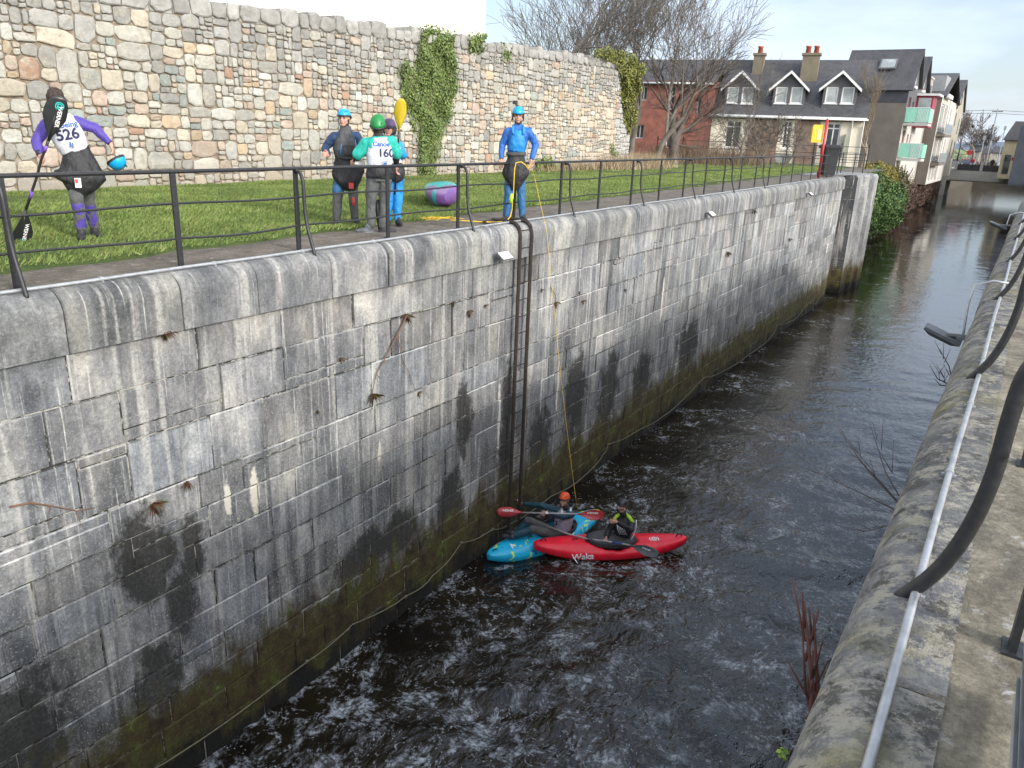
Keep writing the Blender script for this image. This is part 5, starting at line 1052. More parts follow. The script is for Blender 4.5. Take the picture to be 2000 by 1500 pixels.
lowhouse(1938, 1962, 250, 6.8, 8.2, M_PALE, 'pale low building beyond the bridge behind the middle of the parapet')
lowhouse(1914, 1934, 244, 6.6, 7.6, M_BRN, 'brown low building beyond the bridge between the tan and the pale one')
tree('broad hazy bare tree rising left of the tall utility pole beyond the bridge', (aty(1903, 300, 232).x, 232, 4.2), 15, .35, 211, (.1, 0), .8, 6, col=(.22, .19, .17), minr=.05)
for (px, Y, h, l) in ((1952, 225, 8.5, 'thin pale mast far beyond the bridge, right of the tall utility pole'), (1916, 210, 6.0, 'short pale post far beyond the bridge'), (1930, 212, 5.0, 'white traffic signal pole far beyond the bridge')):
    x = aty(px, 300, Y).x; mb = MB(); mb.tube([(x, Y, 4.3), (x, Y, 4.3 + h)], [.14, .09], 6); mb.box((x - .25, Y - .2, 4.3 + h - .9), (x + .25, Y + .2, 4.3 + h)); solo('street_pole', mb, M_POLE, l, 'pole')
# ------------------------------------------------------------------ people
TMP = bpy.data.scenes.new('tmp_build')
def evalmesh(o):
    TMP.collection.objects.link(o)
    with bpy.context.temp_override(scene=TMP, view_layer=TMP.view_layers[0]):
        dg = bpy.context.evaluated_depsgraph_get(); dg.update(); m = bpy.data.meshes.new_from_object(o.evaluated_get(dg))
    TMP.collection.objects.unlink(o); return m
def fuse(name, mb, mats, parent, voxel=0.007, smooth=3, wr=0.0, wsc=9, cut=None):
    # union the overlapping volumes into ONE continuous surface
    me = mb.mesh(name, mats if not isinstance(mats, (list, tuple)) else mats[0]); o = bpy.data.objects.new(name, me)
    m = o.modifiers.new('r', 'REMESH'); m.mode = 'VOXEL'; m.voxel_size = voxel; m.use_smooth_shade = True
    s = o.modifiers.new('s', 'SMOOTH'); s.iterations = smooth; s.factor = 0.5
    m2 = evalmesh(o)
    bpy.data.objects.remove(o); bpy.data.meshes.remove(me); m2.name = name
    if wr:
        nv = len(m2.vertices); co = np.empty(nv * 3, np.float32); m2.vertices.foreach_get('co', co); co = co.reshape(-1, 3); no = np.empty(nv * 3, np.float32); m2.vertex_normals.foreach_get('vector', no); no = no.reshape(-1, 3)
        k = np.array([mnoise.noise(Vector((x * wsc, y * wsc, z * wsc * .55))) + .5 * mnoise.noise(Vector((x * wsc * 2.3 + 5, y * wsc * 2.3, z * wsc * 1.5))) for x, y, z in co.tolist()], np.float32)
        m2.vertices.foreach_set('co', (co + no * (k * wr)[:, None]).ravel())
    m2.polygons.foreach_set('use_smooth', [True] * len(m2.polygons)); m2.update()
    return link(name, m2, parent, False)
def caps(mb, a, ra, b, rb, n=12):
    a, b = Vector(a), Vector(b); mb.ell(a, (ra,) * 3, nu=n, nv=8); mb.ell(b, (rb,) * 3, nu=n, nv=8); mb.tube([a, b], [ra, rb], n)
def chain(mb, pts, rs):
    for i in range(len(pts) - 1): caps(mb, pts[i], rs[i], pts[i + 1], rs[i + 1])
def torso(mb, secs, side=Vector((1, 0, 0)), n=20):    # secs: (centre, half width, half depth)
    k = len(secs); rings = []
    for i, (c, a, b) in enumerate(secs):
        c = Vector(c); t = (Vector(secs[min(i + 1, k - 1)][0]) - Vector(secs[max(i - 1, 0)][0])).normalized(); s = (side - t * side.dot(t)).normalized(); f = t.cross(s)
        rings.append([c + s * a * math.copysign(abs(math.cos(h)) ** .85, math.cos(h)) + f * b * math.copysign(abs(math.sin(h)) ** .85, math.sin(h)) for h in [2 * math.pi * j / n for j in range(n)]])
    mb.loft(rings)
def rot_to(fwd, up=Vector((0, 0, 1))):    # head frame: y axis = -facing (face looks along -y)
    f = fwd.normalized(); s = f.cross(up).normalized() * -1; u = s.cross(-f) if False else None
    yb = -f; x = yb.cross(up).normalized(); z = x.cross(yb).normalized(); return Matrix((x, yb, z)).transposed()
def head(mb, c, face, s=1.0, up=Vector((0, 0, 1))):
    R = rot_to(face, up); c = Vector(c); q = lambda x, y, z: c + R @ Vector((x, y, z)) * s
    e = lambda p, r, nu=14, nv=10: mb.ell(q(*p), tuple(k * s for k in r), M=R, nu=nu, nv=nv)
    e((0, .012, .03), (.076, .094, .092)); e((0, -.018, -.035), (.060, .068, .078)); e((0, -.045, -.085), (.034, .036, .030)); e((0, -.060, .020), (.056, .026, .018))
    e((0, -.092, -.018), (.012, .020, .016)); e((0, -.084, .004), (.009, .014, .028)); e((0, -.080, -.052), (.024, .011, .007)); e((0, -.078, -.062), (.020, .011, .007))
    for k in (-1, 1): e((k * .078, .015, -.012), (.010, .020, .032), 8, 6); e((k * .034, -.062, -.030), (.024, .020, .022), 8, 6)
    return R, q
def face_bits(body, R, c, skinm, s=1.0, brow=None, stache=False):
    c = Vector(c); q = lambda x, y, z: c + R @ Vector((x, y, z)) * s
    for k in (-1, 1):
        mb = MB(); mb.ell(q(k * .030, -.074, .002), (.013 * s, .008 * s, .007 * s), M=R, nu=8, nv=6); part('eye', mb, M_EYE, body, True, world=False)
        mb = MB(); mb.tube([q(k * .014, -.083, .018), q(k * .030, -.084, .024), q(k * .048, -.074, .018)], .0045 * s, 5); part('eyebrow', mb, M_HAIR, body, True, world=False)
    mb = MB(); mb.tube([q(-.022, -.087, -.056), q(0, -.094, -.054), q(.022, -.087, -.056)], .0045 * s, 6); part('lips', mb, M_LIP, body, True, world=False)
    if stache: mb = MB(); mb.tube([q(-.028, -.086, -.046), q(0, -.097, -.038), q(.028, -.086, -.046)], .0065 * s, 6); part('moustache', mb, M_HAIR, body, True, world=False)
def hand(mb, w, d, side, curl=.5, s=1.0, thumb=1, spread=.10):
    # w wrist, d direction of the palm, side = across the palm (towards thumb side * thumb)
    w, d = Vector(w), Vector(d).normalized(); side = Vector(side); side = (side - d * side.dot(d)).normalized(); nrm = d.cross(side).normalized()
    Rm = Matrix((side, d, nrm)).transposed(); mb.ell(w + d * .045 * s, (.040 * s, .052 * s, .017 * s), M=Rm, nu=12, nv=8); caps(mb, w - d * .02, .026 * s, w + d * .02 * s, .027 * s, 8)
    for i, (off, L) in enumerate(((.030, .072), (.010, .080), (-.010, .074), (-.029, .058))):
        p = w + d * .085 * s + side * off * s; dd = (d + side * (off / .03) * spread).normalized(); a = 0; 
        for j, f in enumerate((.45, .32, .25)):
            a += curl * (.6, 1.0, .8)[j]; v = dd * math.cos(a) + nrm * math.sin(a); q = p + v * L * f * s; caps(mb, p, (.0095 - .001 * j) * s, q, (.0085 - .001 * j) * s, 8); p = q
    p = w + d * .025 * s + side * .034 * s * thumb; v = (d * .7 + side * .8 * thumb + nrm * (.3 + curl * .3)).normalized(); q = p + v * .038 * s; caps(mb, p, .013 * s, q, .010 * s, 8); v2 = (d + side * .2 * thumb + nrm * curl * .8).normalized(); caps(mb, q, .010 * s, q + v2 * .030 * s, .008 * s, 8)
M_SKIN = (lambda n: n.out(n.ramp(n.noise(n.obj(), 20, 4), [(.3, (.50, .27, .20)), (.7, (.62, .36, .28))]), .55))(NT('skin'))
M_EYE = simple('eye', (.035, .03, .03), .3, .2, 30); M_HAIR = simple('dark hair', (.045, .03, .022), .8, .4, 60, .4); M_LIP = simple('lips', (.42, .16, .14), .5, .1, 30)
M_BLK = cloth('black neoprene', (.022, .022, .025), .6, .7); M_CHAR = cloth('charcoal cloth', (.075, .078, .082), .8, .7); M_GTR = cloth('grey trousers', (.105, .11, .112), .85, .8)
M_NAVY = cloth('navy jacket', (.018, .045, .115), .6, .8); M_TEAL = cloth('teal shirt', (.02, .42, .34), .7, .7); M_WBIB = cloth('white bib', (.66, .67, .72), .8, .5); M_PURP = cloth('violet jacket', (.085, .055, .34), .6, .8)
M_BLUE = cloth('royal blue jacket', (.02, .13, .46), .55, .8); M_LBLUE = cloth('light blue panel', (.02, .26, .66), .55, .6); M_SKYB = cloth('bright blue', (.02, .28, .70), .6, .7); M_DTEAL = cloth('dark teal jacket', (.010, .055, .085), .55, .8); M_DBLU = cloth('blue drysuit legs', (.03, .13, .30), .6, .8)
M_HCY = simple('cyan helmet shell', (.01, .36, .74), .3, .06, 8); M_HGR = simple('green helmet shell', (.01, .22, .05), .4, .08, 8); M_HPU = simple('plum helmet shell', (.085, .05, .13), .4, .1, 8); M_HOR = simple('orange helmet shell', (.72, .09, .02), .4, .1, 8); M_HBK = simple('black helmet shell', (.03, .032, .038), .35, .2, 8)
M_TXT = simple('print navy', (.02, .025, .09), .7, .05, 5); M_TXTB = simple('print blue', (.02, .11, .45), .7, .05, 5); M_TXTW = simple('print white', (.8, .8, .8), .6, .04, 5); M_TXTR = simple('print red', (.6, .06, .06), .6, .04, 5); M_SHOE = simple('boots', (.03, .03, .035), .7, .4, 14, .3); M_LIME = simple('lime print', (.45, .72, .05), .5, .1, 6); M_TXTT = simple('print teal', (.02, .45, .42), .5, .05, 5)

class Person:
    def __init__(s, base, label, group=None, z=None):
        s.B = Vector(base); d = Vector((base[0], base[1], 0)).normalized(); s.y = d; s.x = Vector((d.y, -d.x, 0)); s.D = Vector((base[0], base[1], 0)).length
        s.rz = math.atan2(d.y, d.x) - math.pi / 2; s.root = thing('person', label, 'person', base, s.rz, group)
    def J(s, px, py, dy=0.0):   # joint seen at a photo point, dy metres farther away than the feet -> local coordinates
        d = ray(px, py); P = CAM + d * ((s.D + dy) / d.dot(s.y)) - s.B; return Vector((P.dot(s.x), P.dot(s.y), P.z))
def bvh_of(o): me = o.data; return BVHTree.FromPolygons([v.co.copy() for v in me.vertices], [tuple(p.vertices) for p in me.polygons])
def text_mesh(body, size, name, mat, font_w=0.0, bold=0.0):
    cu = bpy.data.curves.new('txt', 'FONT'); cu.body = body; cu.size = size; cu.align_x = 'CENTER'; cu.align_y = 'CENTER'; cu.extrude = 0; cu.offset = bold; o = bpy.data.objects.new('txt', cu)
    me = evalmesh(o); bpy.data.objects.remove(o); bpy.data.curves.remove(cu)
    bm = bmesh.new(); bm.from_mesh(me); bmesh.ops.triangulate(bm, faces=bm.faces); bmesh.ops.subdivide_edges(bm, edges=[e for e in bm.edges if e.calc_length() > size * .18], cuts=2, use_grid_fill=False); bmesh.ops.triangulate(bm, faces=bm.faces); bm.to_mesh(me); bm.free(); me.materials.clear(); me.materials.append(mat); me.name = name; return me
def print_on(target, body, size, M, mat, bvh, cast=Vector((0, 1, 0)), off=.004, name='print', bold=0.0, roll=0.0):
    # lay the lettering on the surface: text plane given by M (x right, y up), dropped along 'cast' on to the mesh
    me = text_mesh(body, size, name, mat, bold=bold); me.transform(M @ Matrix.Rotation(roll, 4, 'Z'))
    for v in me.vertices:
        h = bvh.ray_cast(v.co - cast * .6, cast)
        if h[0] is not None: v.co = h[0] - cast * off
    me.update(); return link(name, me, target, False)
def plane_at(c, x=Vector((1, 0, 0)), up=Vector((0, 0, 1))): x = x.normalized(); n = x.cross(up).normalized(); u = n.cross(x); return PM(c, x, u, n)
def helmet(root, c, R, mat, s=1.0, low=.02, brim=.0, name='helmet', band=M_HBK, vents=True, ears=False):
    c = Vector(c); mb = MB(); q = lambda x, y, z: c + R @ Vector((x, y, z)) * s; rings = []
    n = 22
    for k in range(8):
        ph = (math.pi / 2) * k / 7.4; row = []
        for j in range(n):
            t = 2 * math.pi * j / n; back = max(0, math.sin(t)); z0 = low - .045 * back; zr = .142 - z0
            row.append(q(.098 * math.cos(ph) ** .75 * math.cos(t), (.118 * math.sin(t) * (1.0 if math.sin(t) > 0 else .98 + brim * (1 - k / 7))) * math.cos(ph) ** .75 + .008, z0 + zr * math.sin(ph) ** .9))
        rings.append(row)
    mb.loft(rings, caps=True); h = part(name, mb, mat, root, True, world=False)
    mb = MB(); mb.tube([r * 1.0 for r in [q(.099 * math.cos(t), .119 * math.sin(t) + .008, low - .045 * max(0, math.sin(t)) + .002) for t in [2 * math.pi * j / 24 for j in range(25)]]], .009 * s, 6); part('rim', mb, band, h, True, world=False)
    if vents:
        for k in (-1, 1):
            mb = MB(); mb.tube([q(k * .045, -.086, .088), q(k * .062, -.05, .105), q(k * .07, .0, .112)], .007 * s, 5); part('vent', mb, band, h, True, world=False)
    mb = MB(); mb.tube([q(-.088, -.01, .0), q(-.074, -.03, -.06), q(-.03, -.06, -.108), q(.03, -.06, -.108), q(.074, -.03, -.06), q(.088, -.01, .0)], .006 * s, 5); part('chin_strap', mb, M_BLK, root, True, world=False)
    if ears:
        for k in (-1, 1): mb = MB(); mb.ell(q(k * .086, .012, -.025), (.014 * s, .045 * s, .055 * s), M=R, nu=10, nv=8); part('ear_pad', mb, M_BLK, h, True, world=False)
    return h
def shoe(root, a, d, L=.27, mat=None):
    a = Vector(a); d = Vector(d).normalized(); sx = d.cross(Vector((0, 0, 1))); R = Matrix((sx, d, Vector((0, 0, 1)))).transposed(); mb = MB(); mb.ell(a + d * .07 + Vector((0, 0, -.03)), (.048, L / 2, .042), M=R, nu=12, nv=8); mb.ell(a + Vector((0, 0, .02)), (.052, .06, .075), M=R, nu=12, nv=8); mb.ell(a + d * .05 + Vector((0, 0, -.06)), (.052, L / 2 + .01, .016), M=R, nu=12, nv=6)
    return fuse('boot', mb, mat or M_SHOE, root, .008, 2)

def dress(p, P, jacket, trousers, face, hs=1.0, up=Vector((0, 0, 1)), arms=True, hands=((.5, 1), (.5, -1)), hand_dirs=None, wr=.010, legs=True, skirt=None, knee_pads=None, shoes=None, wrs=9, cuffs=M_BLK, sl=1.0, side=Vector((1, 0, 0)), neck_gasket=M_BLK):
    # P: dict of joints: head neck shL shR elL elR wrL wrR chest waist hip hiL hiR knL knR anL anR
    r = p.root; b = MB(); R, q = head(b, P['head'], face, hs, up); V = Vector
    b.tube([P['head'] + V((0, .02, -.04)), P['neck'], P['chest'] + V((0, 0, .06))], [.052, .056, .07], 12)
    torso(b, [(P['hip'], .13, .10), (P['waist'], .12, .09), (P['chest'], .14, .10), (P['neck'].lerp(P['chest'], .35), .12, .08)], side)
    for k in 'LR':
        chain(b, [P['sh' + k], P['el' + k], P['wr' + k]], [.045, .036, .027]); chain(b, [P['hi' + k], P['kn' + k], P['an' + k]], [.075, .052, .036]); caps(b, P['sh' + k], .045, P['chest'] + V((0, 0, .05)), .06)
    for i, k in enumerate('LR'):
        d = hand_dirs[i][0] if hand_dirs else (P['wr' + k] - P['el' + k]).normalized(); sd = hand_dirs[i][1] if hand_dirs else V((0, -1, 0)); hand(b, P['wr' + k] + (P['wr' + k] - P['el' + k]).normalized() * .015, d, sd, hands[i][0], 1.0, hands[i][1])
    body = fuse('body', b, M_SKIN, r, .0055, 2); face_bits(body, R, P['head'], None, hs)
    j = MB(); s_ = sl; sw = (P['shR'] - P['shL']).length / 2
    torso(j, [(P['waist'], .150, .115), (P['waist'].lerp(P['chest'], .5), .172, .130), (P['chest'], sw * .98, .140), (P['chest'].lerp(P['neck'], .55), sw * .92, .105), (P['neck'] + V((0, 0, -.02)), .075, .07), (P['neck'] + V((0, 0, .025)), .062, .062)], side)
    for k in 'LR': chain(j, [P['sh' + k], P['sh' + k].lerp(P['el' + k], .5), P['el' + k], P['el' + k].lerp(P['wr' + k], .5), P['wr' + k] - (P['wr' + k] - P['el' + k]).normalized() * .02], [.080, .070, .058, .054, .042]); caps(j, P['sh' + k], .078, P['chest'].lerp(P['neck'], .3), .09)
    jk = fuse('jacket', j, jacket, r, .010, 3, wr, wrs); out = {'body': body, 'jacket': jk, 'R': R}
    for k in 'LR': m = MB(); d = (P['wr' + k] - P['el' + k]).normalized(); m.tube([P['wr' + k] - d * .045, P['wr' + k] + d * .01], [.041, .034], 12); part('cuff', m, cuffs, r, True, world=False)
    m = MB(); m.tube([P['neck'] + V((0, 0, -.03)), P['neck'].lerp(P['head'], .45)], [.068, .060], 14); part('neck_gasket', m, neck_gasket, r, True, world=False)
    t = MB(); torso(t, [(P['hip'] + V((0, 0, -.10)), .15, .12), (P['hip'], .165, .125), (P['waist'], .145, .11)], side)
    for k in 'LR': chain(t, [P['hi' + k], P['hi' + k].lerp(P['kn' + k], .5), P['kn' + k], P['kn' + k].lerp(P['an' + k], .5), P['an' + k]], [.105, .090, .074, .070, .060])
    out['trousers'] = fuse('trousers', t, trousers, r, .011, 3, .011, 8); return out
def apron(root, pts, mat=None, wr=.012, name='spray_skirt'):   # (centre, half width, half depth)
    S = []
    for i in range(len(pts) - 1):
        p0, p1, p2, p3 = pts[max(i - 1, 0)], pts[i], pts[i + 1], pts[min(i + 2, len(pts) - 1)]
        for k in range(4):
            t = k / 4; f = lambda a, b, c, d: .5 * (2 * b + (c - a) * t + (2 * a - 5 * b + 4 * c - d) * t * t + (3 * b - a - 3 * c + d) * t ** 3)
            S.append((f(V(p0[0]), V(p1[0]), V(p2[0]), V(p3[0])), max(.03, f(p0[1], p1[1], p2[1], p3[1])), max(.03, f(p0[2], p1[2], p2[2], p3[2]))))
    S.append(pts[-1]); S = [(c, a * .92, b * .85) for c, a, b in S]; m = MB(); torso(m, S, n=28); return fuse(name, m, mat or M_BLK, root, .010, 3, wr, 7)
V = Vector
def std(p, d, drop=.045):
    P = {k: p.J(*v) for k, v in d.items()}
    for k in 'LR': P['sh' + k] = P['sh' + k] + V((0, 0, -drop)) + (P['neck'] - P['sh' + k]).normalized() * .015
    return P

# --- 526: walking figure in violet with a white race bib, face hidden behind the paddle
p = Person(atz(170, 466, 6.03), 'person in violet jacket and white bib 526, head bowed behind a black paddle')
P = std(p, dict(head=(107, 197, .0), neck=(115, 218, .02), shL=(87, 240, -.02), shR=(149, 232, 0), elL=(71, 276, -.10), elR=(186, 251, .0), wrL=(78, 303, -.22), wrR=(214, 279, -.05), chest=(124, 248, 0), waist=(147, 296, .0), hip=(157, 326, 0), hiL=(145, 335, 0), hiR=(170, 333, 0), knL=(150, 388, -.10), knR=(172, 388, .12), anL=(160, 450, -.04), anR=(185, 446, .25)))
o = dress(p, P, M_PURP, M_GTR, V((-.35, -.75, -.75)), .98, V((.05, -.6, .8)), hands=((1.2, 1), (.9, -1)), hand_dirs=((V((.25, -.5, -.35)), V((.2, -.2, .9))), (V((.25, -.15, -1)), V((-.3, -.9, 0)))))
g = MB(); 
for k in 'LR': chain(g, [P['kn' + k].lerp(P['an' + k], .18), P['kn' + k].lerp(P['an' + k], .85)], [.074, .064])
fuse('gaiters', g, M_PURP, p.root, .011, 3, .01)
shoe(p.root, p.J(160, 457, -.06), V((-.1, -1, 0))); shoe(p.root, p.J(185, 453, .22), V((.3, -.9, 0)))
b = MB(); torso(b, [(P['waist'] + V((0, 0, .0)), .162, .128), (P['waist'].lerp(P['chest'], .5), .180, .145), (P['chest'], .188, .156), (P['chest'].lerp(P['neck'], .5), .155, .125), (P['chest'].lerp(P['neck'], .8), .115, .10)]); bib = fuse('race_bib', b, M_WBIB, p.root, .010, 3, .006); bv = bvh_of(bib)
for (t_, x, y, s_, m_, bo) in (('526', 132, 263, .165, M_TXT, .005), ('oeing', 134, 243, .085, M_TXTB, .002)):
    print_on(bib, t_, s_, plane_at(p.J(x, y, 0), p.J(x + 20, y - 3, 0) - p.J(x, y, 0)), m_, bv, bold=bo)
m = MB(); c = p.J(140, 281, 0); m.box((c.x - .018, c.y - .18, c.z - .03), (c.x - .006, c.y - .165, c.z + .03)); m.box((c.x + .006, c.y - .18, c.z - .04), (c.x + .018, c.y - .165, c.z + .02)); part('bib_emblem', m, M_TXTB, bib, world=False)
m = MB(); R = o['R']; hc = P['head']; 
m.ell(hc + R @ V((0, .028, .045)), (.090, .105, .098), M=R, nu=16, nv=12); fuse('hair', m, M_HAIR, p.root, .007, 1, .012, 30)
apron(p.root, [(p.J(147, 289, -.0), .158, .13), (p.J(151, 300, -.01), .165, .14), (p.J(157, 330, -.03), .25, .16), (p.J(157, 345, -.04), .30, .17), (p.J(157, 360, -.04), .22, .16), (p.J(154, 374, -.05), .13, .12), (p.J(154, 386, -.05), .07, .08)], wr=.02)
m = MB(); c = p.J(153, 358, -.26); m.box((c.x - .035, c.y - .01, c.z - .05), (c.x + .03, c.y, c.z + .06)); part('handle_patch', m, M_TXTW, p.root, world=False); m = MB(); m.box((c.x - .03, c.y - .016, c.z + .0), (c.x + .0, c.y - .011, c.z + .05)); part('handle_mark', m, M_TXTR, p.root, world=False)
p526 = p

def blade_mesh(c, ax, wd, L, W, mat, thick=.012, asym=.15, tip=.0):
    # spoon blade: c = throat end, ax = outward, wd = width direction
    ax = ax.normalized(); wd = (wd - ax * wd.dot(ax)).normalized(); n = ax.cross(wd); mb = MB(); rings = []
    for i in range(13):
        f = i / 12; w = W / 2 * (min(1, (f * 2.0) ** .8) * (1 if f < .55 else math.sqrt(max(0, 1 - ((f - .55) / .47) ** 2.6)))); w = max(w, .014 if f < .5 else .004); row = []
        for j in range(12):
            t = 2 * math.pi * j / 12; row.append(c + ax * (L * f + asym * W * .2 * math.cos(t) * (f > .6)) + wd * w * math.cos(t) + n * (thick * (.5 if f > .05 else 1) * math.sin(t) * (1 + .9 * max(0, 1 - abs(math.cos(t)) * 2.5) * (1 - f)) + .03 * (math.cos(t) ** 2) * math.sin(math.pi * f)))
        rings.append(row)
    mb.loft(rings); return mb
def paddle(label, pts, blades, mshaft, mblade, lengths=.5, W=.20, grips=None, rs=.0155, text=None, textmat=None, tsize=.07, logo=None):
    a = V(pts[0]); t = thing('kayak_paddle', label, 'paddle', a); mb = MB(); mb.tube([V(q) - V((0, 0, 0)) for q in pts], rs, 10); part('shaft', mb, mshaft, t, True)
    for (c, ax, wd) in blades:
        bl = part('blade', blade_mesh(V(c), V(ax), V(wd), lengths, W, mblade), mblade, t, True)
        mb = MB(); mb.tube([V(c) - V(ax).normalized() * .02, V(c) + V(ax).normalized() * lengths * .75], [.017, .006], 8); part('spine', mb, mblade, bl, True, world=False)
        if text:
            n = V(ax).cross(V(wd)).normalized(); n = n if n.dot(CAM - V(c)) > 0 else -n; x = V(ax).normalized(); cc = V(c) + x * lengths * .55; u = n.cross(x); 
            if (abs(x.dot(CR)) > .5 and x.dot(CR) < 0) or (abs(x.dot(CR)) <= .5 and x.z > 0): x = -x; u = n.cross(x)
            bvh = bvh_of(bl); 
            try: print_on(bl, text, tsize, PM(cc + u * W * .16, x, u, n), textmat, bvh, cast=-n, off=.003, name='blade_print', bold=.001)
            except Exception as e_: print('print failed', e_)
            if logo: print_on(bl, '@', tsize * 1.5, PM(cc + V(ax).normalized() * lengths * .24 + u * W * .12, x, u, n), logo, bvh, cast=-n, off=.003, name='blade_emblem', bold=.002)
    if grips:
        for (q1, q2, m_) in grips: mb = MB(); mb.tube([V(q1), V(q2)], rs * 1.18, 10); part('shaft_band', mb, m_, t, True)
    return t
M_CARB = simple('carbon shaft', (.025, .025, .027), .35, .2, 20); M_BLADEK = simple('black blade', (.02, .022, .023), .35, .2, 6); M_BLADEY = simple('yellow blade', (.50, .36, .01), .45, .18, 5); M_BLADER = (lambda n: n.out(n.ramp(n.noise(n.obj(), 3, 3), [(.35, (.38, .025, .03)), (.7, (.52, .09, .10))]), .3))(NT('red blade')); M_BLADEG = simple('grey blade', (.085, .09, .10), .4, .2, 6); M_SHG = simple('grey shaft', (.32, .30, .31), .4, .2, 20); M_VIO = simple('violet tape', (.20, .10, .50), .5, .1, 10)
wrld = lambda pp, v: pp.B + pp.x * v.x + pp.y * v.y + ZZ * v.z
w = lambda x, y, d: wrld(p526, p526.J(x, y, d))
a0, a1, a2, a3 = w(96, 272, -.42), w(80, 314, -.33), w(62, 375, -.22), w(50, 412, -.16)
paddle('black kayak paddle with violet tape held upright by the person in bib 526', [a0, w(88, 292, -.37), a1, w(72, 345, -.27), a2, a3], [(a0, w(113, 200, -.48) - a0, p526.x), (a3, w(41, 458, -.10) - a3, p526.x * .8 + p526.y * .5)], M_CARB, M_BLADEK, .50, .235, [(w(91, 285, -.40), w(87, 296, -.37), M_VIO), (w(62.5, 373, -.22), w(59, 387, -.2), M_VIO)], text='WERNER', textmat=M_TXTW, tsize=.060, logo=M_TXTT)
# helmet carried in the other hand
cH = p.J(227, 314, -.08); t = thing('helmet', 'blue and black helmet dangling from the hand of the person in bib 526', 'helmet', wrld(p, cH)); 
Rh = (Matrix((p.x, p.y, ZZ)).transposed() @ Matrix.Rotation(-.5, 3, 'Y') @ Matrix.Rotation(math.pi * .92, 3, 'X'))
mb = MB(); hr2 = []
for k in range(8):
    ph = math.pi / 2 * k / 7.4; hr2.append([Rh @ V((.112 * math.cos(ph) ** .75 * math.cos(tt), .135 * math.cos(ph) ** .75 * math.sin(tt), .13 * math.sin(ph) - .02)) for tt in [2 * math.pi * j / 20 for j in range(20)]])
mb.loft(hr2, caps=False); sh = part('shell', mb, M_HCY, t, True, world=False); mb = MB(); mb.loft([[q * .93 for q in r] for r in hr2], caps=False); mb.loft([[q * 1.02 for q in hr2[0]], [q * 1.02 for q in hr2[1]]], caps=False); part('liner', mb, M_BLK, t, True, world=False)
for k in (-1, 1): mb = MB(); mb.tube([Rh @ V((k * .05, -.12, .05)), Rh @ V((k * .065, -.05, .105)), Rh @ V((k * .06, .06, .10))], .008, 5); part('vent', mb, M_HBK, sh, True, world=False)

# --- blue jacket man by the ladder
p = Person(atz(1004, 431, 6.0), 'man in royal blue jacket and cyan helmet standing at the ladder holding a yellow rope')
P = std(p, dict(head=(1012, 226, -.02), neck=(1012, 244, 0), shL=(991, 253, 0), shR=(1036, 253, 0), elL=(981, 283, .02), elR=(1047, 283, .02), wrL=(979, 310, -.10), wrR=(1038, 311, -.10), chest=(1012, 265, 0), waist=(1008, 298, 0), hip=(1007, 322, 0), hiL=(998, 330, 0), hiR=(1016, 330, 0), knL=(993, 378, -.03), knR=(1018, 378, -.02), anL=(989, 420, 0), anR=(1020, 421, 0)))
o = dress(p, P, M_BLUE, M_DBLU, V((.06, -1, -.12)), 1.0, hands=((.45, -1), (.7, 1)), hand_dirs=((V((.05, -.2, -1)), V((-.9, -.4, 0))), (V((0, -.3, -1)), V((.9, -.4, 0)))))
helmet(p.root, P['head'], o['R'], M_HCY, 1.05, .035, .12, ears=True); m = MB(); c = P['head']; m.tube([c + V((-.03, .02, .14)), c + V((-.05, .02, .19))], .012, 6); m.box((c.x - .10, c.y - .02, c.z + .18), (c.x - .02, c.y + .05, c.z + .235)); part('helmet_camera', m, M_BLK, p.root, world=False)
m = MB(); torso(m, [(P['waist'] + V((0, 0, .03)), .150, .135), (P['waist'].lerp(P['chest'], .5) + V((0, -.01, 0)), .155, .155), (P['chest'] + V((0, -.01, 0)), .135, .152), (P['chest'].lerp(P['neck'], .45), .10, .12)]); bf = fuse('chest_panel', m, M_LBLUE, p.root, .010, 3, .012, 9)
for k in (-1, 1): m = MB(); m.tube([P['chest'] + V((k * .085, -.14, .02)), P['chest'] + V((k * .092, -.12, .09)), P['neck'] + V((k * .08, -.03, -.01)), P['neck'] + V((k * .08, .06, -.03))], .022, 8); part('shoulder_strap', m, M_LBLUE, p.root, True, world=False)
m = MB(); m.tube([p.J(1040, 252, -.04), p.J(1046, 262, -.05)], .030, 8); part('sleeve_stripe', m, M_TXTW, p.root, True, world=False)
apron(p.root, [(p.J(1008, 292, 0), .155, .125), (p.J(1008, 300, 0), .165, .135), (p.J(1008, 312, -.01), .165, .14), (p.J(1007, 325, -.04), .22, .16), (p.J(1007, 340, -.05), .25, .17), (p.J(1007, 355, -.06), .16, .14), (p.J(1007, 370, -.06), .08, .09)], wr=.014)
m = MB(); m.tube([p.J(988.5, 299, 0), p.J(1027.5, 299, 0)], .001, 4); 
m = MB(); torso(m, [(p.J(1008, 304, 0), .170, .139), (p.J(1008, 297, 0), .168, .137)]); part('waist_band', m, M_CHAR, p.root, True, world=False)
shoe(p.root, p.J(988, 422, 0), V((-.25, -1, 0))); shoe(p.root, p.J(1021, 424, 0), V((.35, -1, 0)))
pblue = p
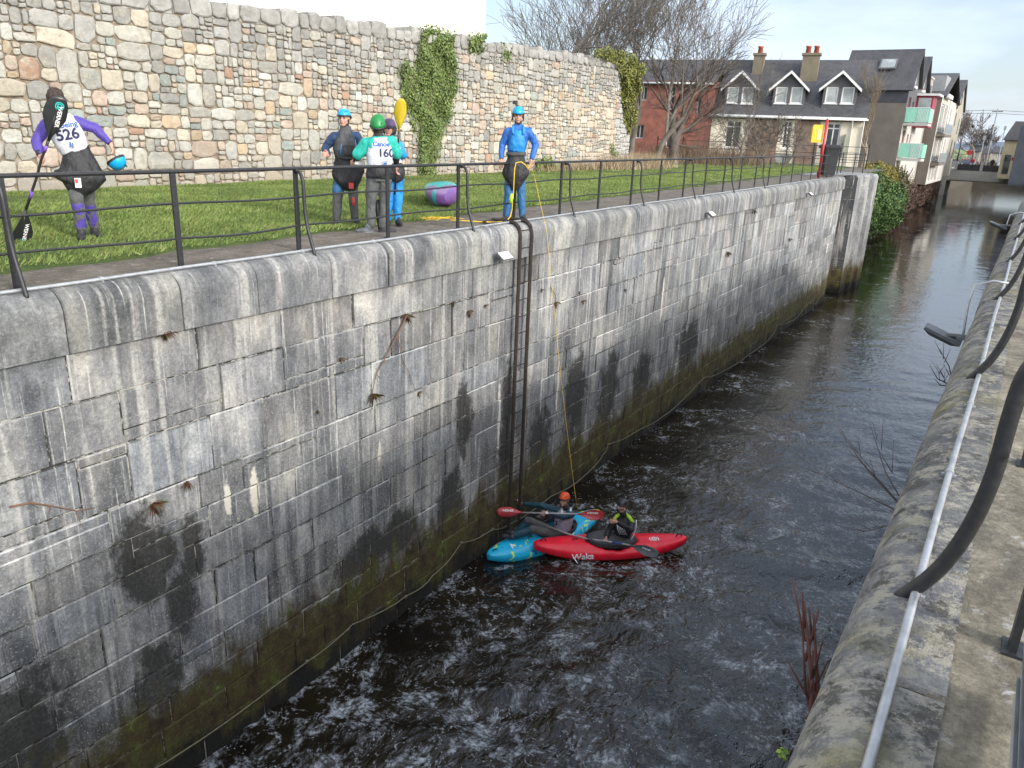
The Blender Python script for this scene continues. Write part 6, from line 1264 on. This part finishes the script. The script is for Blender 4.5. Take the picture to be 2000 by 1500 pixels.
# --- navy jacket lad
p = Person(atz(676, 437, 6.03), 'lad in navy jacket, grey buoyancy vest and cyan helmet looking left by the railing')
P = std(p, dict(head=(672, 232, 0), neck=(675, 250, .02), shL=(652, 262, 0), shR=(697, 262, 0), elL=(635, 289, .02), elR=(706, 291, .03), wrL=(640, 303, -.22), wrR=(697, 314, -.12), chest=(675, 274, 0), waist=(676, 308, 0), hip=(675, 328, 0), hiL=(665, 335, 0), hiR=(686, 335, 0), knL=(659, 385, -.02), knR=(690, 385, -.02), anL=(658, 428, 0), anR=(693, 426, .03)))
o = dress(p, P, M_NAVY, M_GTR, V((-.42, -1, .0)), 1.0, hands=((1.3, 1), (.8, 1)), hand_dirs=((V((-.3, -.9, .15)), V((.2, -.1, 1))), (V((-.2, -.6, -.4)), V((.9, -.3, .1)))))
helmet(p.root, P['head'], o['R'], M_HCY, 1.02, .04, .05); m = MB(); R = o['R']; m.ell(P['head'] + R @ V((0, .04, .0)), (.084, .075, .06), M=R); part('hair', m, M_HAIR, p.root, True, world=False)
m = MB(); torso(m, [(P['waist'] + V((0, 0, -.01)), .172, .15), (P['waist'].lerp(P['chest'], .5) + V((0, -.01, 0)), .195, .175), (P['chest'] + V((0, -.01, -.02)), .165, .165), (P['chest'].lerp(P['neck'], .5), .105, .13), (P['neck'] + V((0, 0, .03)), .075, .075)]); vs = fuse('buoyancy_vest', m, M_CHAR, p.root, .010, 3, .010)
m = MB(); c = p.J(683, 291, -.19); m.box((c.x - .085, c.y - .03, c.z - .08), (c.x + .085, c.y + .02, c.z + .05)); part('chest_pocket', fuse_box(m) if False else m, M_BLK, vs, world=False)
for k in (-1, 1): m = MB(); m.tube([p.J(681 + k * 13, 272, -.15), p.J(681 + k * 15, 290, -.19), p.J(681 + k * 17, 303, -.17)], .006, 5); part('zip_cord', m, M_LBLUE, vs, True, world=False)
apron(p.root, [(p.J(676, 307, 0), .165, .13), (p.J(676, 318, -.01), .20, .15), (p.J(679, 330, -.05), .265, .15), (p.J(680, 340, -.06), .255, .15), (p.J(683, 356, -.07), .19, .15), (p.J(686, 372, -.08), .08, .09)], wr=.018)
m = MB(); torso(m, [(P['hiL'] + V((0, 0, .0)), .095, .10), (P['hiL'].lerp(P['knL'], .85), .085, .09)]); fuse('blue_thigh', m, M_DBLU, p.root, .012, 2, .01)
m = MB(); c = p.J(686, 363, -.25); m.box((c.x - .035, c.y - .01, c.z - .04), (c.x + .035, c.y, c.z + .045)); part('handle_patch', m, M_TXTR, p.root, world=False); m = MB(); m.tube([p.J(690, 385, -.18), p.J(691, 402, -.18)], .022, 8); part('pull_tab', m, M_TXTR, p.root, True, world=False)
shoe(p.root, p.J(658, 431, 0), V((-.2, -1, 0))); shoe(p.root, p.J(694, 429, .03), V((.3, -1, 0)))
# --- purple helmet person, mostly hidden
p = Person(atz(775, 436, 6.03), 'person in bright blue with a plum helmet, half hidden behind the bib 160 wearer')
P = std(p, dict(head=(760, 251, 0), neck=(764, 268, .02), shL=(748, 280, 0), shR=(780, 280, 0), elL=(740, 303, .05), elR=(788, 303, -.02), wrL=(750, 318, -.1), wrR=(779, 300, -.25), chest=(764, 290, 0), waist=(766, 320, 0), hip=(768, 338, 0), hiL=(760, 342, 0), hiR=(777, 342, 0), knL=(758, 385, 0), knR=(777, 388, 0), anL=(757, 428, .05), anR=(776, 427, 0)))
o = dress(p, P, M_SKYB, M_SKYB, V((-.45, -.95, -.1)), .98, hands=((.5, 1), (1.3, 1)), hand_dirs=((V((0, -.3, -1)), V((1, 0, 0))), (V((-.5, -.4, .5)), V((.3, -.3, 1)))))
helmet(p.root, P['head'], o['R'], M_HPU, 1.05, .02, 0, ears=True, vents=False)
m = MB(); torso(m, [(P['waist'], .155, .13), (P['chest'], .165, .15), (P['chest'].lerp(P['neck'], .5), .12, .11)]); fuse('race_bib', m, M_WBIB, p.root, .010, 3, .006)
apron(p.root, [(p.J(767, 318, 0), .16, .13), (p.J(768, 330, -.02), .19, .15), (p.J(769, 343, -.03), .18, .15), (p.J(766, 352, -.03), .12, .1)])
shoe(p.root, p.J(757, 431, .05), V((0, -1, 0))); shoe(p.root, p.J(777, 430, 0), V((.3, -1, 0))); pp_ = p
w = lambda x, y, d: wrld(pp_, pp_.J(x, y, d)); b0 = w(779, 255, -.40)
paddle('paddle with a mustard yellow blade standing upright beside the plum-helmeted person', [b0, w(778, 275, -.38), w(776, 300, -.34), w(774, 335, -.30), w(771, 380, -.28)], [(b0, w(783, 200, -.45) - b0, pp_.x)], M_CARB, M_BLADEY, .45, .185)
# --- 160: back to the camera
p = Person(atz(735, 450, 6.02), 'person seen from behind in teal shirt, green helmet and white bib 160')
P = std(p, dict(head=(738, 246, .0), neck=(739, 262, -.01), shL=(714, 274, 0), shR=(766, 272, 0), elL=(703, 302, .02), elR=(774, 300, .05), wrL=(694, 313, .2), wrR=(774, 322, .2), chest=(741, 286, 0), waist=(741, 322, 0), hip=(741, 340, 0), hiL=(729, 347, 0), hiR=(752, 347, 0), knL=(724, 398, .02), knR=(750, 398, .05), anL=(725, 440, 0), anR=(747, 440, .04)))
o = dress(p, P, M_BLK, M_GTR, V((.1, 1, -.05)), 1.02, hands=((.7, -1), (.6, 1)), hand_dirs=((V((-.5, .5, -.3)), V((.2, .2, 1))), (V((0, .3, -1)), V((0, 1, 0)))))
m = MB(); torso(m, [(P['waist'] + V((0, 0, .02)), .165, .13), (P['chest'], .195, .15), (P['chest'].lerp(P['neck'], .55), .19, .115), (P['neck'] + V((0, 0, -.02)), .08, .07)])
for k in 'LR': chain(m, [P['sh' + k], P['sh' + k].lerp(P['el' + k], .55), P['el' + k] + V((-.02 if k == 'L' else .0, 0, .01))], [.088, .092, .088]); caps(m, P['sh' + k], .086, P['chest'].lerp(P['neck'], .3), .09)
fuse('tee_shirt', m, M_TEAL, p.root, .010, 3, .014, 9)
m = MB(); torso(m, [(P['waist'] + V((0, 0, -.01)), .172, .14), (P['waist'].lerp(P['chest'], .5), .188, .155), (P['chest'], .190, .162), (P['chest'].lerp(P['neck'], .45), .165, .135), (P['chest'].lerp(P['neck'], .75), .13, .10)]); bib = fuse('race_bib', m, M_WBIB, p.root, .010, 3, .006, 7); bv = bvh_of(bib)
for (t_, x, y, s_, m_, bo) in (('160', 754, 299, .155, M_TXT, .004), ("Canoe's", 748, 281.5, .088, M_TXTB, .003)): print_on(bib, t_, s_, plane_at(p.J(x, y, 0)), m_, bv, bold=bo)
m = MB(); c = p.J(753, 317, -.17); m.box((c.x - .02, c.y - .02, c.z - .03), (c.x + .02, c.y - .012, c.z + .0)); m.box((c.x - .035, c.y - .02, c.z + .01), (c.x + .035, c.y - .012, c.z + .018)); part('bib_emblem', m, M_TXTB, bib, world=False)
helmet(p.root, P['head'], o['R'], M_HGR, 1.12, .0, 0, vents=False); 
for (dx, dz) in ((-.045, .10), (.035, .105), (0, .06), (-.055, .04), (.05, .035)): m = MB(); c = P['head'] + V((dx, -.112 + .04 * (dz > .09), dz)); m.ell(c, (.009, .012, .012), nu=8, nv=6); part('vent', m, M_HBK, p.root, True, world=False)
m = MB(); m.ell(P['head'] + V((0, -.035, -.045)), (.075, .06, .06)); part('hair', m, M_HAIR, p.root, True, world=False)
apron(p.root, [(P['waist'] + V((0, 0, -.005)), .180, .15), (p.J(741, 332, 0), .20, .165), (p.J(741, 344, 0), .215, .165), (p.J(741, 349, 0), .20, .15)], M_BLK, .008)
shoe(p.root, p.J(721, 446, 0), V((-.8, -.3, 0)), .29, M_GREY); shoe(p.root, p.J(748, 447, .04), V((.7, .2, 0)), .29); 
m = MB(); cc = p.J(702, 318, .12); m.box((cc.x - .07, cc.y, cc.z - .03), (cc.x + .08, cc.y + .02, cc.z + .03)); 
o_ = thing('paper_note', 'small folded white paper held between navy lad and the bib 160 person', 'paper', wrld(p, cc), p.rz); m2 = MB(); m2.loft([[V(q) for q in ((-.07, 0, -.02), (.0, .01, -.035), (.075, 0, -.03), (.075, 0, .03), (0, .012, .035), (-.06, 0, .03))], [V(q) for q in ((-.07, .004, -.02), (.0, .014, -.035), (.075, .004, -.03), (.075, .004, .03), (0, .016, .035), (-.06, .004, .03))]]); part('sheet', m2, M_TXTW, o_, world=False)
p160 = p
mb = MB(); q = [wrld(p160, p160.J(x, y, .06)) for x, y in ((737, 390), (738, 410), (741, 430), (744, 452))]; mb.tube(q, [.03, .035, .04, .035], 8)  # plain dark tube for the unidentified upright shape between the legs
solo('dark_shape', mb, M_BLK, 'slim black upright shape between the legs of the bib 160 person', 'bag', True)
# ------------------------------------------------------------------ kayaks
def kayakmat(name, c, c2=None, c3=None, th=.5, sc_=2.0):
    n = NT(name); v = n.obj(); f = n.noise(v, 6, 4)
    b = n.ramp(f, [(.3, tuple(x * .85 for x in c)), (.7, tuple(min(1, x * 1.1) for x in c))])
    if c2: b = n.mix(n.ramp(n.noise(v, sc_, 3, .6, 1.2), [(th, 0.0), (th + .02, 1.0)]), b, c2)
    if c3: b = n.mix(n.ramp(n.noise(n.map(v, (1, 1, 1), (3, 3, 3)), sc_ * 1.6, 3, .6, 1.0), [(.66, 0.0), (.67, 1.0)]), b, c3)
    return n.out(b, .32, n.bump(n.noise(v, 3, 2), .15, .03))
def kayak(label, loc, rot, L, mat, W=.33, cockpit=(.52, .175), rocker=.16, inner=None, draft=.07, deckh=.30):
    t = thing('kayak', label, 'kayak', loc); t.rotation_euler = rot; mb = MB(); NS, NR = 56, 40; rings = []
    for i in range(NS):
        s = .004 + .992 * i / (NS - 1); e = abs(2 * s - 1); w = W * max(.02, (1 - e ** 2.3)) ** .62; zb = rocker * e ** 2.6 - draft; zg = .13 + rocker * .85 * e ** 2.0 - draft + .02; zd = zg + (deckh - .13) * (1 - e ** 2.2) ** .6 * (1.0 if s < .5 else .82) + .004; row = []
        for j in range(NR):
            a = 2 * math.pi * j / NR; c, sn = math.cos(a), math.sin(a); y = w * math.copysign(abs(c) ** .75, c)
            z = zg + (zd - zg) * abs(sn) ** 1.15 if sn >= 0 else zg - (zg - zb) * abs(sn) ** .6
            if sn > 0:
                q = ((s - cockpit[0]) / cockpit[1]) ** 2 + (y / (W * .70)) ** 2
                if q < 1: z = min(z, -draft + .06 + .25 * max(0, q - .75))
                z += .012 * math.sin(y * 30) * (1 - e) * (q > 1.2)
            row.append(V((L * (s - .5), y, z)))
        rings.append(row)
    mb.loft(rings); hull = part('hull', mb, mat, t, True, world=False)
    cx = L * (cockpit[0] - .5); mb = MB(); zr = deckh + .055 - draft; rim = [V((cx + L * cockpit[1] * 1.02 * math.cos(a), W * .74 * math.sin(a), zr + .03 * -math.cos(a) - .02)) for a in [2 * math.pi * k / 40 for k in range(41)]]
    mb.tube(rim, .022, 8); part('cockpit_rim', mb, inner or M_BLK, t, True, world=False); mb = MB(); mb.tube([q + V((0, 0, -.035)) for q in rim], .03, 8); part('coaming', mb, inner or M_BLK, hull, True, world=False)
    mb = MB(); mb.box((cx + .0, -.17, -draft + .06), (cx + .32, .17, .10)); mb.box((cx + .30, -.16, .06), (cx + .36, .16, .26)); part('seat', mb, M_BLK, t, world=False)
    for x in (-L * .44, L * .44, cx - L * .24): 
        mb = MB(); zz_ = deckh + .03 - draft + (.05 if abs(x) > L * .4 else .03); mb.tube([V((x - .05, 0, zz_ - .06)), V((x - .02, 0, zz_)), V((x + .04, 0, zz_)), V((x + .07, 0, zz_ - .06))], .011, 6); part('grab_handle', mb, M_BLK, t, True, world=False)
    return t, hull
def loc2w(t, v): return Matrix.Translation(t.location) @ t.rotation_euler.to_matrix().to_4x4() @ V(v)
M_KRED = kayakmat('red kayak plastic', (.80, .012, .035)); M_KBLU = kayakmat('blue kayak plastic', (.01, .42, .70), (.55, .78, .04), (.01, .10, .22), .60, 3.4); M_KTEAL = kayakmat('teal and purple kayak plastic', (.01, .44, .44), (.24, .10, .36), None, .50, .7)
bow, stern = V((-6.40, 10.88, 0)), V((-4.16, 12.84, 0)); ctr = (bow + stern) / 2; dv = stern - bow; angR = math.atan2(dv.y, dv.x)
kr, hr_ = kayak('bright red whitewater kayak floating in front with its bow beside the blue kayak', (ctr.x, ctr.y, .04), (math.radians(4), 0, angR), dv.length, M_KRED, rocker=.17, cockpit=(.50, .155))
b2, s2 = V((-6.97, 10.28, 0)), V((-5.93, 12.55, 0)); c2 = (b2 + s2) / 2; dv2 = s2 - b2
kb, hb_ = kayak('blue kayak with lime splashes, tail tipped up against the wall under the orange-helmeted paddler', (c2.x, c2.y, .02), (math.radians(10), math.radians(-6), math.atan2(dv2.y, dv2.x)), dv2.length + .1, M_KBLU, rocker=.20, cockpit=(.60, .16))
# lettering on the hulls, laid on in the boat's own frame (visible side is -y)
bvr = bvh_of(hr_)
print_on(hr_, 'Waka', .17, PM(V((-.60, -.5, .175)), V((1, 0, 0)), V((0, .5, .86)).normalized(), V((0, -.86, .5))), M_TXTW, bvr, cast=V((0, 1, -.45)).normalized(), off=.006, name='hull_lettering', bold=.004, roll=.06)
print_on(hr_, '(@)', .12, PM(V((.82, -.03, .6)), V((1, 0, 0)), V((0, 1, 0)), V((0, 0, 1))), M_TXTW, bvr, cast=V((0, 0, -1)), off=.005, name='hull_emblem', bold=.002)
bvb = bvh_of(hb_)
print_on(hb_, 'A', .16, PM(V((-.78, -.05, .6)), V((1, 0, 0)), V((0, 1, 0)), V((0, 0, 1))), M_TXTW, bvb, cast=V((0, 0, -1)), off=.005, name='hull_emblem', bold=.003, roll=.3)
print_on(hb_, 'D', .10, PM(V((-.15, -.26, .6)), V((1, 0, 0)), V((0, 1, 0)), V((0, 0, 1))), M_TXTW, bvb, cast=V((0, 0, -1)), off=.005, name='hull_lettering', bold=.003)
# spray deck on the red boat
cx = 0; mb = MB(); L_ = dv.length; mb.loft([[V((L_ * .155 * k * math.cos(a), .33 * .74 * k * math.sin(a), z + .03 * -math.cos(a) * k)) for a in [2 * math.pi * j / 30 for j in range(30)]] for k, z in ((1.0, .275), (.98, .295), (.7, .32), (.4, .35))]); sd = part('spray_deck', mb, M_CHAR, kr, True, world=False)
# kayak lying on the lawn
g0 = atz(866, 409, 6.02); vd = V((g0.x, g0.y, 0)).normalized(); vd = Matrix.Rotation(.06, 3, 'Z') @ vd; gc = g0 + vd * 1.15
kayak('teal and purple kayak lying on the grass, its end pointing at the railing', (gc.x, gc.y, 6.44), (math.radians(174), 0, math.atan2(vd.y, vd.x)), 2.5, M_KTEAL, W=.335, deckh=.40, rocker=.14, draft=0)

# ------------------------------------------------------------------ the two paddlers on the water
def toL(p, v): v = V(v); return V((v.dot(p.x), v.dot(p.y), v.z))
seat = loc2w(kr, (.22, 0, .12)); p = Person(seat, 'moustached kayaker in black helmet and black and lime top seated in the red kayak'); bd = toL(p, (bow - stern).normalized()); 
P = std(p, dict(head=(1215, 988, -.06), neck=(1217, 1006, -.02), shL=(1201, 1016, 0), shR=(1234, 1019, .0), elL=(1188, 1037, -.05), elR=(1232, 1036, -.26), wrL=(1184, 1051, -.24), wrR=(1205, 1020, -.42), chest=(1218, 1023, 0), waist=(1218, 1045, 0), hip=(1218, 1056, .0), hiL=(1213, 1060, .0), hiR=(1222, 1060, .0), knL=(1, 1, 0), knR=(1, 1, 0), anL=(1, 1, 0), anR=(1, 1, 0)), .02)
P['hip'] = V((0, 0, .02)); P['waist'] = P['hip'].lerp(P['chest'], .45); perp = V((bd.y, -bd.x, 0)).normalized()
for k, s in (('L', 1), ('R', -1)): P['hi' + k] = V((0, 0, .02)) + perp * .09 * s; P['kn' + k] = bd * .42 + perp * .13 * s + V((0, 0, .07)); P['an' + k] = bd * .82 + perp * .10 * s + V((0, 0, -.02))
o = dress(p, P, M_BLK, M_BLK, V((.02, -1, .12)), 1.0, hands=((1.3, 1), (.9, 1)), hand_dirs=((V((-.1, -.5, -.8)), V((-.8, 0, .2))), (V((-.8, -.6, .2)), V((.1, -.2, 1)))))
face_c = P['head']; mb = MB(); R = o['R']; q = lambda x, y, z: face_c + R @ V((x, y, z)); mb.tube([q(-.026, -.086, -.044), q(0, -.097, -.036), q(.026, -.086, -.044)], .0075, 6); part('moustache', mb, M_HAIR, o['body'], True, world=False)
helmet(p.root, P['head'], R, M_HBK, 1.05, .035, .06)
mb = MB(); mb.tube([q(0, 0, .14), q(-.01, .01, .19)], .012, 6); part('helmet_mount', mb, M_BLK, p.root, True, world=False)
mb = MB(); torso(mb, [(P['waist'].lerp(P['chest'], .2), .165, .14), (P['chest'] + V((0, -.01, -.02)), .175, .165), (P['chest'].lerp(P['neck'], .5), .13, .125)]); vs = fuse('buoyancy_vest', mb, M_BLK, p.root, .010, 3, .01)
mb = MB(); c = P['chest']
for k in range(5): mb.tube([c + V((-.12 + k * .028, -.155 - k * .006, .07 - k * .012)), c + V((-.10 + k * .030, -.172, -.03)), c + V((-.05 + k * .032, -.165, -.14))], .007, 5)
part('chest_stripes', mb, M_TXTW, vs, True, world=False)
for k, s in (('L', -1), ('R', 1)):
    a = P['neck'].lerp(P['sh' + k], .45) + V((0, -.02, .055)); mb = MB(); mb.tube([a + V((-.02 * s, .03, .015)), a + V((s * .05, -.05, .01)), P['sh' + k] + V((s * .03, -.055, .03)), P['sh' + k] + V((s * .055, -.05, -.04))], [.03, .034, .034, .02], 8); part('shoulder_panel', mb, M_LIME, p.root, True, world=False)
mb = MB(); mb.tube([P['shR'] + V((.09, .0, .06)), P['shR'] + V((.105, -.02, -.1)), P['waist'] + V((.19, -.02, .0)), P['waist'] + V((.14, -.06, -.1))], .011, 6); part('side_piping', mb, M_TXTW, vs, True, world=False)
pB = p
ww = lambda p, x, y, d: wrld(p, p.J(x, y, d))
g0_, g1_ = ww(pB, 1232, 1065, -.42), ww(pB, 1287, 1084, -.60)
paddle('paddle with a grey blade lying across the red kayak in the moustached kayaker\'s hand', [ww(pB, 1068, 1027, -.10), ww(pB, 1110, 1043, -.18), ww(pB, 1150, 1053, -.27), ww(pB, 1184, 1057, -.34), g0_], [(g0_, g1_ - g0_, CU * .9 + CR * .25)], M_SHG, M_BLADEG, (g1_ - g0_).length * 1.0, .19, [(ww(pB, 1196, 1059, -.36), ww(pB, 1216, 1062, -.39), simple('blue tape', (.04, .07, .30), .5, .1, 10))], text='Werner', textmat=M_TXTW, tsize=.05)

seat = loc2w(kb, (.30, 0, .16)); p = Person(seat, 'kayaker in orange helmet and dark teal jacket reaching to the wall from blue kayak')
P = std(p, dict(head=(1102, 976, 0), neck=(1106, 993, .01), shL=(1090, 997, .04), shR=(1117, 1003, -.04), elL=(1056, 987, .12), elR=(1100, 1010, -.27), wrL=(1022, 984, .22), wrR=(1069, 1001, -.36), chest=(1103, 1008, 0), waist=(1098, 1029, 0), hip=(1094, 1042, 0), hiL=(1086, 1042, .05), hiR=(1092, 1046, -.06), knL=(1034, 1017, -.18), knR=(1043, 1034, -.46), anL=(1010, 1038, -.22), anR=(1003, 1045, -.55)), .02)
o = dress(p, P, M_DTEAL, M_GTR, V((-.45, -.9, .05)), 1.0, hands=((.8, -1), (1.3, 1)), hand_dirs=((V((-1, .2, .1)), V((.1, -.3, .9))), (V((-.6, -.6, -.3)), V((.2, -.2, 1)))))
R = o['R']; helmet(p.root, P['head'], R, M_HOR, 1.05, .035, .05); mb = MB(); mb.ell(P['head'] + R @ V((0, .045, -.01)), (.080, .07, .065), M=R); part('hair', mb, M_HAIR, p.root, True, world=False)
mb = MB(); torso(mb, [(P['waist'] + V((0, 0, -.04)), .165, .14), (P['waist'].lerp(P['chest'], .5), .178, .155), (P['chest'], .180, .162), (P['chest'].lerp(P['neck'], .5), .15, .13), (P['chest'].lerp(P['neck'], .8), .12, .10)]); M_GBIB = cloth('shaded bib', (.34, .33, .42), .8, .5); bib = fuse('race_bib', mb, M_GBIB, p.root, .010, 3, .008); bv = bvh_of(bib)
print_on(bib, '170', .14, plane_at(p.J(1078, 1016, 0), V((1, 0, -.12))), M_TXT, bv, bold=.004)
mb = MB(); 
for dx in (-.075, .075): mb.tube([P['chest'] + V((dx, -.155, .02)), P['neck'] + V((dx * 1.1, -.085, -.03)), P['neck'] + V((dx * 1.1, .03, -.01))], .028, 8)
part('bib_straps', mb, M_WBIB, bib, True, world=False)
for k in 'LR':
    g = MB(); chain(g, [P['kn' + k].lerp(P['an' + k], .25), P['kn' + k].lerp(P['an' + k], .9)], [.088, .074]); fuse('gaiter', g, M_DTEAL, p.root, .012, 2, .01)
    mb = MB(); mb.ell(P['kn' + k] + V((-.03, -.03, .02)), (.085, .07, .075)); part('knee_pad', mb, M_CHAR, p.root, True, world=False)
apron(p.root, [(P['waist'] + V((0, 0, .0)), .175, .15), (P['waist'].lerp(P['hip'], .6), .19, .17), (P['hip'] + V((-.03, -.02, .02)), .20, .17)], M_CHAR, .015)
shoe(p.root, P['anL'] + V((-.03, 0, .0)), V((-1, .1, .0))); shoe(p.root, P['anR'] + V((-.03, 0, .0)), V((-1, 0, .0)))
pA = p; r0, r1 = ww(pA, 1019, 1001, -.40), ww(pA, 1130, 1004, -.44); rl, rr = ww(pA, 968, 1000, -.38), ww(pA, 1175, 1006, -.46)
paddle('red-bladed paddle held level across the lap of the orange-helmeted kayaker', [r0, r0.lerp(r1, .5), r1], [(r0, rl - r0, CU), (r1, rr - r1, CU)], M_SHG, M_BLADER, .47, .20, [(r0.lerp(r1, .42), r0.lerp(r1, .47), M_TXTW)], text='WERNER', textmat=M_TXTW, tsize=.052)

# ------------------------------------------------------------------ ropes
hR = wrld(pblue, pblue.J(1035, 320, -.16)); edge = atx(1068, 452, LX(12.5) + .17); edge.z = min(edge.z, 6.05)
end = wrld(pA, pA.J(1127, 992, .0)); mb = MB(); pts = [hR, atz(1044, 345, 6.72), atz(1054, 392, 6.35), V(edge)]
for k in range(1, 15): f = k / 14; q = V(edge).lerp(end, f); q.x = max(q.x, LX(q.y) + .03); pts.append(q + V((0, 0, -.20 * math.sin(math.pi * f))))
mb.tube(pts, .0038, 6); solo('throw_line', mb, M_YROPE, 'taut yellow throw line from the blue-jacketed man over the coping down to the kayakers', 'rope', True)
mb = MB(); J = lambda x, y, d: wrld(pblue, pblue.J(x, y, d)); pts = [J(1036, 321, -.17), J(1031, 330, -.26), J(1026, 322, -.27), J(1018, 316, -.27), J(1008, 318, -.28), J(1005, 330, -.30), J(1004, 350, -.30), J(1003, 375, -.28), J(1001, 392, -.26), J(1000, 410, -.24), J(996, 424, -.22)]
for (x, y) in ((988, 433), (965, 434), (935, 433), (905, 431), (880, 431)): pts.append(atz(x, y, 6.02))
mb.tube(pts, .009, 6); solo('rope_tail', mb, M_YROPE, 'slack yellow rope hanging down the front of the blue-jacketed man to the ground', 'rope', True)
mb = MB(); c = atz(856, 429, 6.05); pts = [c + V((.22 * math.sin(k * 1.13) * math.cos(k * .31) + .006 * k - .15, .22 * math.cos(k * 1.9) * math.sin(k * .7 + 1) + .01 * k - .2, .02 + .02 * math.sin(k * 2.7))) for k in range(46)]; pts.append(atz(880, 431, 6.03))
sm = []
for i in range(len(pts) - 1):
    for k in range(3): sm.append(pts[i].lerp(pts[i + 1], k / 3) + V((0, 0, rnd.uniform(0, .008))))
mb.tube(sm, .0045, 5); solo('rope_pile', mb, M_YROPE, 'loose tangled pile of yellow rope on the grass edge near the kayak', 'rope', True)
mb = MB(); mb.tube([J(1000, 378, -.31), J(999, 386, -.31), J(997, 396, -.30)], [.02, .038, .03], 10); solo('throw_bag', mb, M_LIME, 'small lime throw bag hanging on the rope before the blue-jacketed man', 'throw bag', True)

# ------------------------------------------------------------------ people and signs in the far street
def farperson(x, y, c, legs, label, z=4.33):
    t = thing('person', label, 'person', (x, y, z), 0, 'people in the far street'); b = MB(); head(b, (0, 0, 1.62), V((0, -1, 0)), 1.1); torso(b, [((0, 0, .9), .15, .11), ((0, 0, 1.2), .17, .12), ((0, 0, 1.4), .19, .12), ((0, 0, 1.52), .07, .07)])
    for s in (-1, 1): chain(b, [V((s * .2, 0, 1.4)), V((s * .26, 0, 1.12)), V((s * .25, -.08, .88))], [.06, .05, .035]); chain(b, [V((s * .09, 0, .9)), V((s * .11, -.03, .48)), V((s * .11, .02, .08))], [.09, .07, .05])
    fuse('body', b, M_SKIN, t, .02, 1); j = MB(); torso(j, [((0, 0, .78), .20, .15), ((0, 0, 1.2), .22, .16), ((0, 0, 1.42), .22, .14), ((0, 0, 1.52), .09, .09)])
    for s in (-1, 1): chain(j, [V((s * .2, 0, 1.38)), V((s * .27, 0, 1.12)), V((s * .26, -.08, .92))], [.09, .075, .06])
    fuse('coat', j, c, t, .02, 2); l = MB(); 
    for s in (-1, 1): chain(l, [V((s * .09, 0, .85)), V((s * .11, -.03, .48)), V((s * .11, .02, .06))], [.11, .09, .075])
    fuse('trousers', l, legs, t, .02, 2)
farperson(-9.3, 153.5, M_RED, M_BLK, 'pedestrian in a red coat at the left end of the far bridge'); farperson(-10.4, 154.2, simple('pink coat', (.7, .12, .3), .7, .1, 5), M_BLK, 'pedestrian in a pink coat beside the red-coated one'); farperson(-6.4, 153.2, M_BLK, M_BLK, 'pedestrian in dark clothes crossing the bridge'); farperson(-2.9, 153.6, M_NAVY, M_BLK, 'pedestrian in navy near the right of the bridge')
bpy.data.scenes.remove(TMP)
